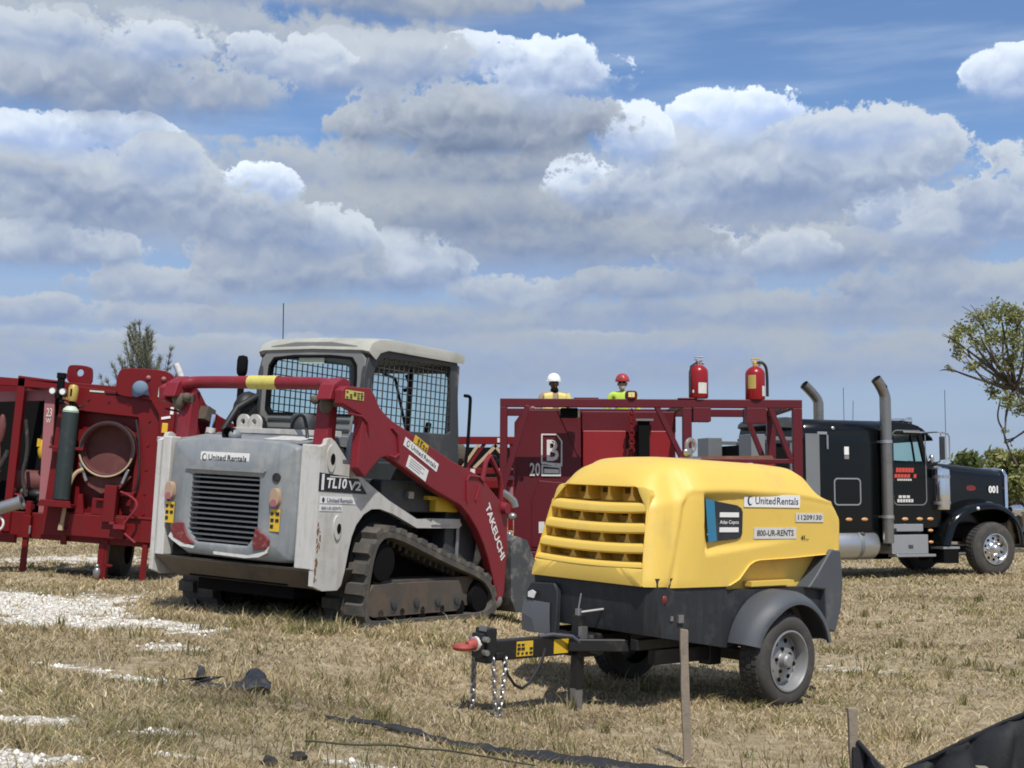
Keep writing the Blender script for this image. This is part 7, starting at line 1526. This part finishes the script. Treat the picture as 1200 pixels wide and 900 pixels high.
def strip():
    pts = [(-.86, 6.45), (-.74, 6.40), (-.62, 6.46), (-.50, 6.40), (-.38, 6.43), (-.26, 6.36), (-.10, 6.40), (.06, 6.50), (.25, 6.60), (.45, 6.68), (.70, 6.72), (.95, 6.80), (1.3, 6.72), (1.5, 6.5)]
    tp = resample(chaikin(pts, 2, False), 90, False); rows = []; rr_ = random.Random(2)
    for i, (x, y) in enumerate(tp):
        w = np.interp(i, [0, 10, 25, 40, 90], [.010, .02, .035, .06, .12]) * (1 + .18 * math.sin(i * .7)); h = .022 + .004 * math.sin(i * .55) + .004 * math.sin(i * 1.7); h = h if i > 4 else .01
        rows.append([(x + .01 * math.sin(i + q), y + w * q, float(terr(x, y + w * q)) + .010 + h * (1.4 - abs(q) * 1.2) + .015 * (q > .5) * (i > 35)) for q in (-1, -.6, -.2, .2, .6, 1)])
    mb = MB(); mb.grid(rows); o = mb.build('fabric_strip', 'fabric', None, sharp=60); o.modifiers.new('t', 'SOLIDIFY').thickness = .006
    tag(o, 'twisted strip of black silt fence fabric lying flat in the grass', 'fabric strip')
strip()
mb = MB(); mb.tube([(x, y, float(terr(x, y)) + .035) for x, y in resample([(-.84, 5.64), (-.65, 5.72), (-.5, 5.80), (-.3, 5.95), (-.1, 6.1), (.1, 6.2)], 24, False)], .0045, 6); tag(mb.build('cord', 'rope'), 'thin olive cord lying across the dry grass', 'cord')
def sheeting():
    r = np.random.default_rng(4); x, y = -1.42, 7.20; nx, ny = 15, 13; rows = []
    for i in range(nx):
        row = []
        for j in range(ny):
            u, v = i / (nx - 1), j / (ny - 1)                       # u to the right, v from the near edge up the slope
            px_ = -.11 + .22 * u + .05 * v; ridge = max(0.0, 1 - abs(u - .62) / .42)
            h = .012 + v * (.03 + .11 * ridge) - .02 * v * v + .018 * math.sin(u * 9 + v * 3) * (1 - v) + .010 * math.sin(u * 17 + v * 7)
            if u < .35 and v > .5: h -= .05 * (v - .5) * 2
            row.append((px_ * (1 - .45 * v) + r.normal(0, .003), -.05 + .13 * v + .02 * math.sin(u * 6) + r.normal(0, .003), max(.002, h) + r.normal(0, .003)))
        rows.append(row)
    mb = MB(); mb.grid(rows); tail = [[(-.10 + .05 * math.sin(k * 1.3) * q - .012 * k, .02 + .03 * q + .012 * k, .03 + .02 * q * math.sin(k * .9 + 1) + .018) for q in (-1, -.3, .3, 1)] for k in range(7)]; mb.grid(tail, 1)
    mb.v = [(a * 1.55, b_ * 1.7, c * .85) for a, b_, c in mb.v]
    o = mb.build('plastic_sheeting', ['plastic_sheet', 'fabric'], None, sharp=22, loc=(x, y, float(terr(x, y)) + .004), recalc=False); o.modifiers.new('t', 'SOLIDIFY').thickness = .005
    tag(o, 'crumpled scrap of black plastic sheeting lying in the dry grass', 'plastic sheeting')
sheeting()
def lump(name, x, y, s_, m, label, cat, seed):
    mb = MB(); r = np.random.default_rng(seed); mb.ball((0, 0, s_[2] * .6), s_, 0, 16, 10); mb.v = [tuple(np.array(p) * (1 + .9 * (float(fbm(np.array(p[0] * 55 + seed), np.array(p[1] * 55 + p[2] * 40), 2)) - .5))) for p in mb.v]; o = mb.build(name, m, None, sharp=30, loc=(x, y, float(terr(x, y)))); tag(o, label, cat)
lump('dark_stone', -1.70, 7.55, (.026, .024, .04), 'cab_dark', 'small dark stone beside the crumpled black sheeting', 'stone', 2)
lump('earth_clod', -.83, 5.43, (.035, .03, .02), 'dark_lump', 'dark clod of earth at the bottom edge beside the pale chips', 'clod', 5)
lump('earth_clod', -.92, 5.28, (.03, .03, .02), 'dark_lump', 'dark clod of earth cut by the bottom edge of the picture', 'clod', 8)
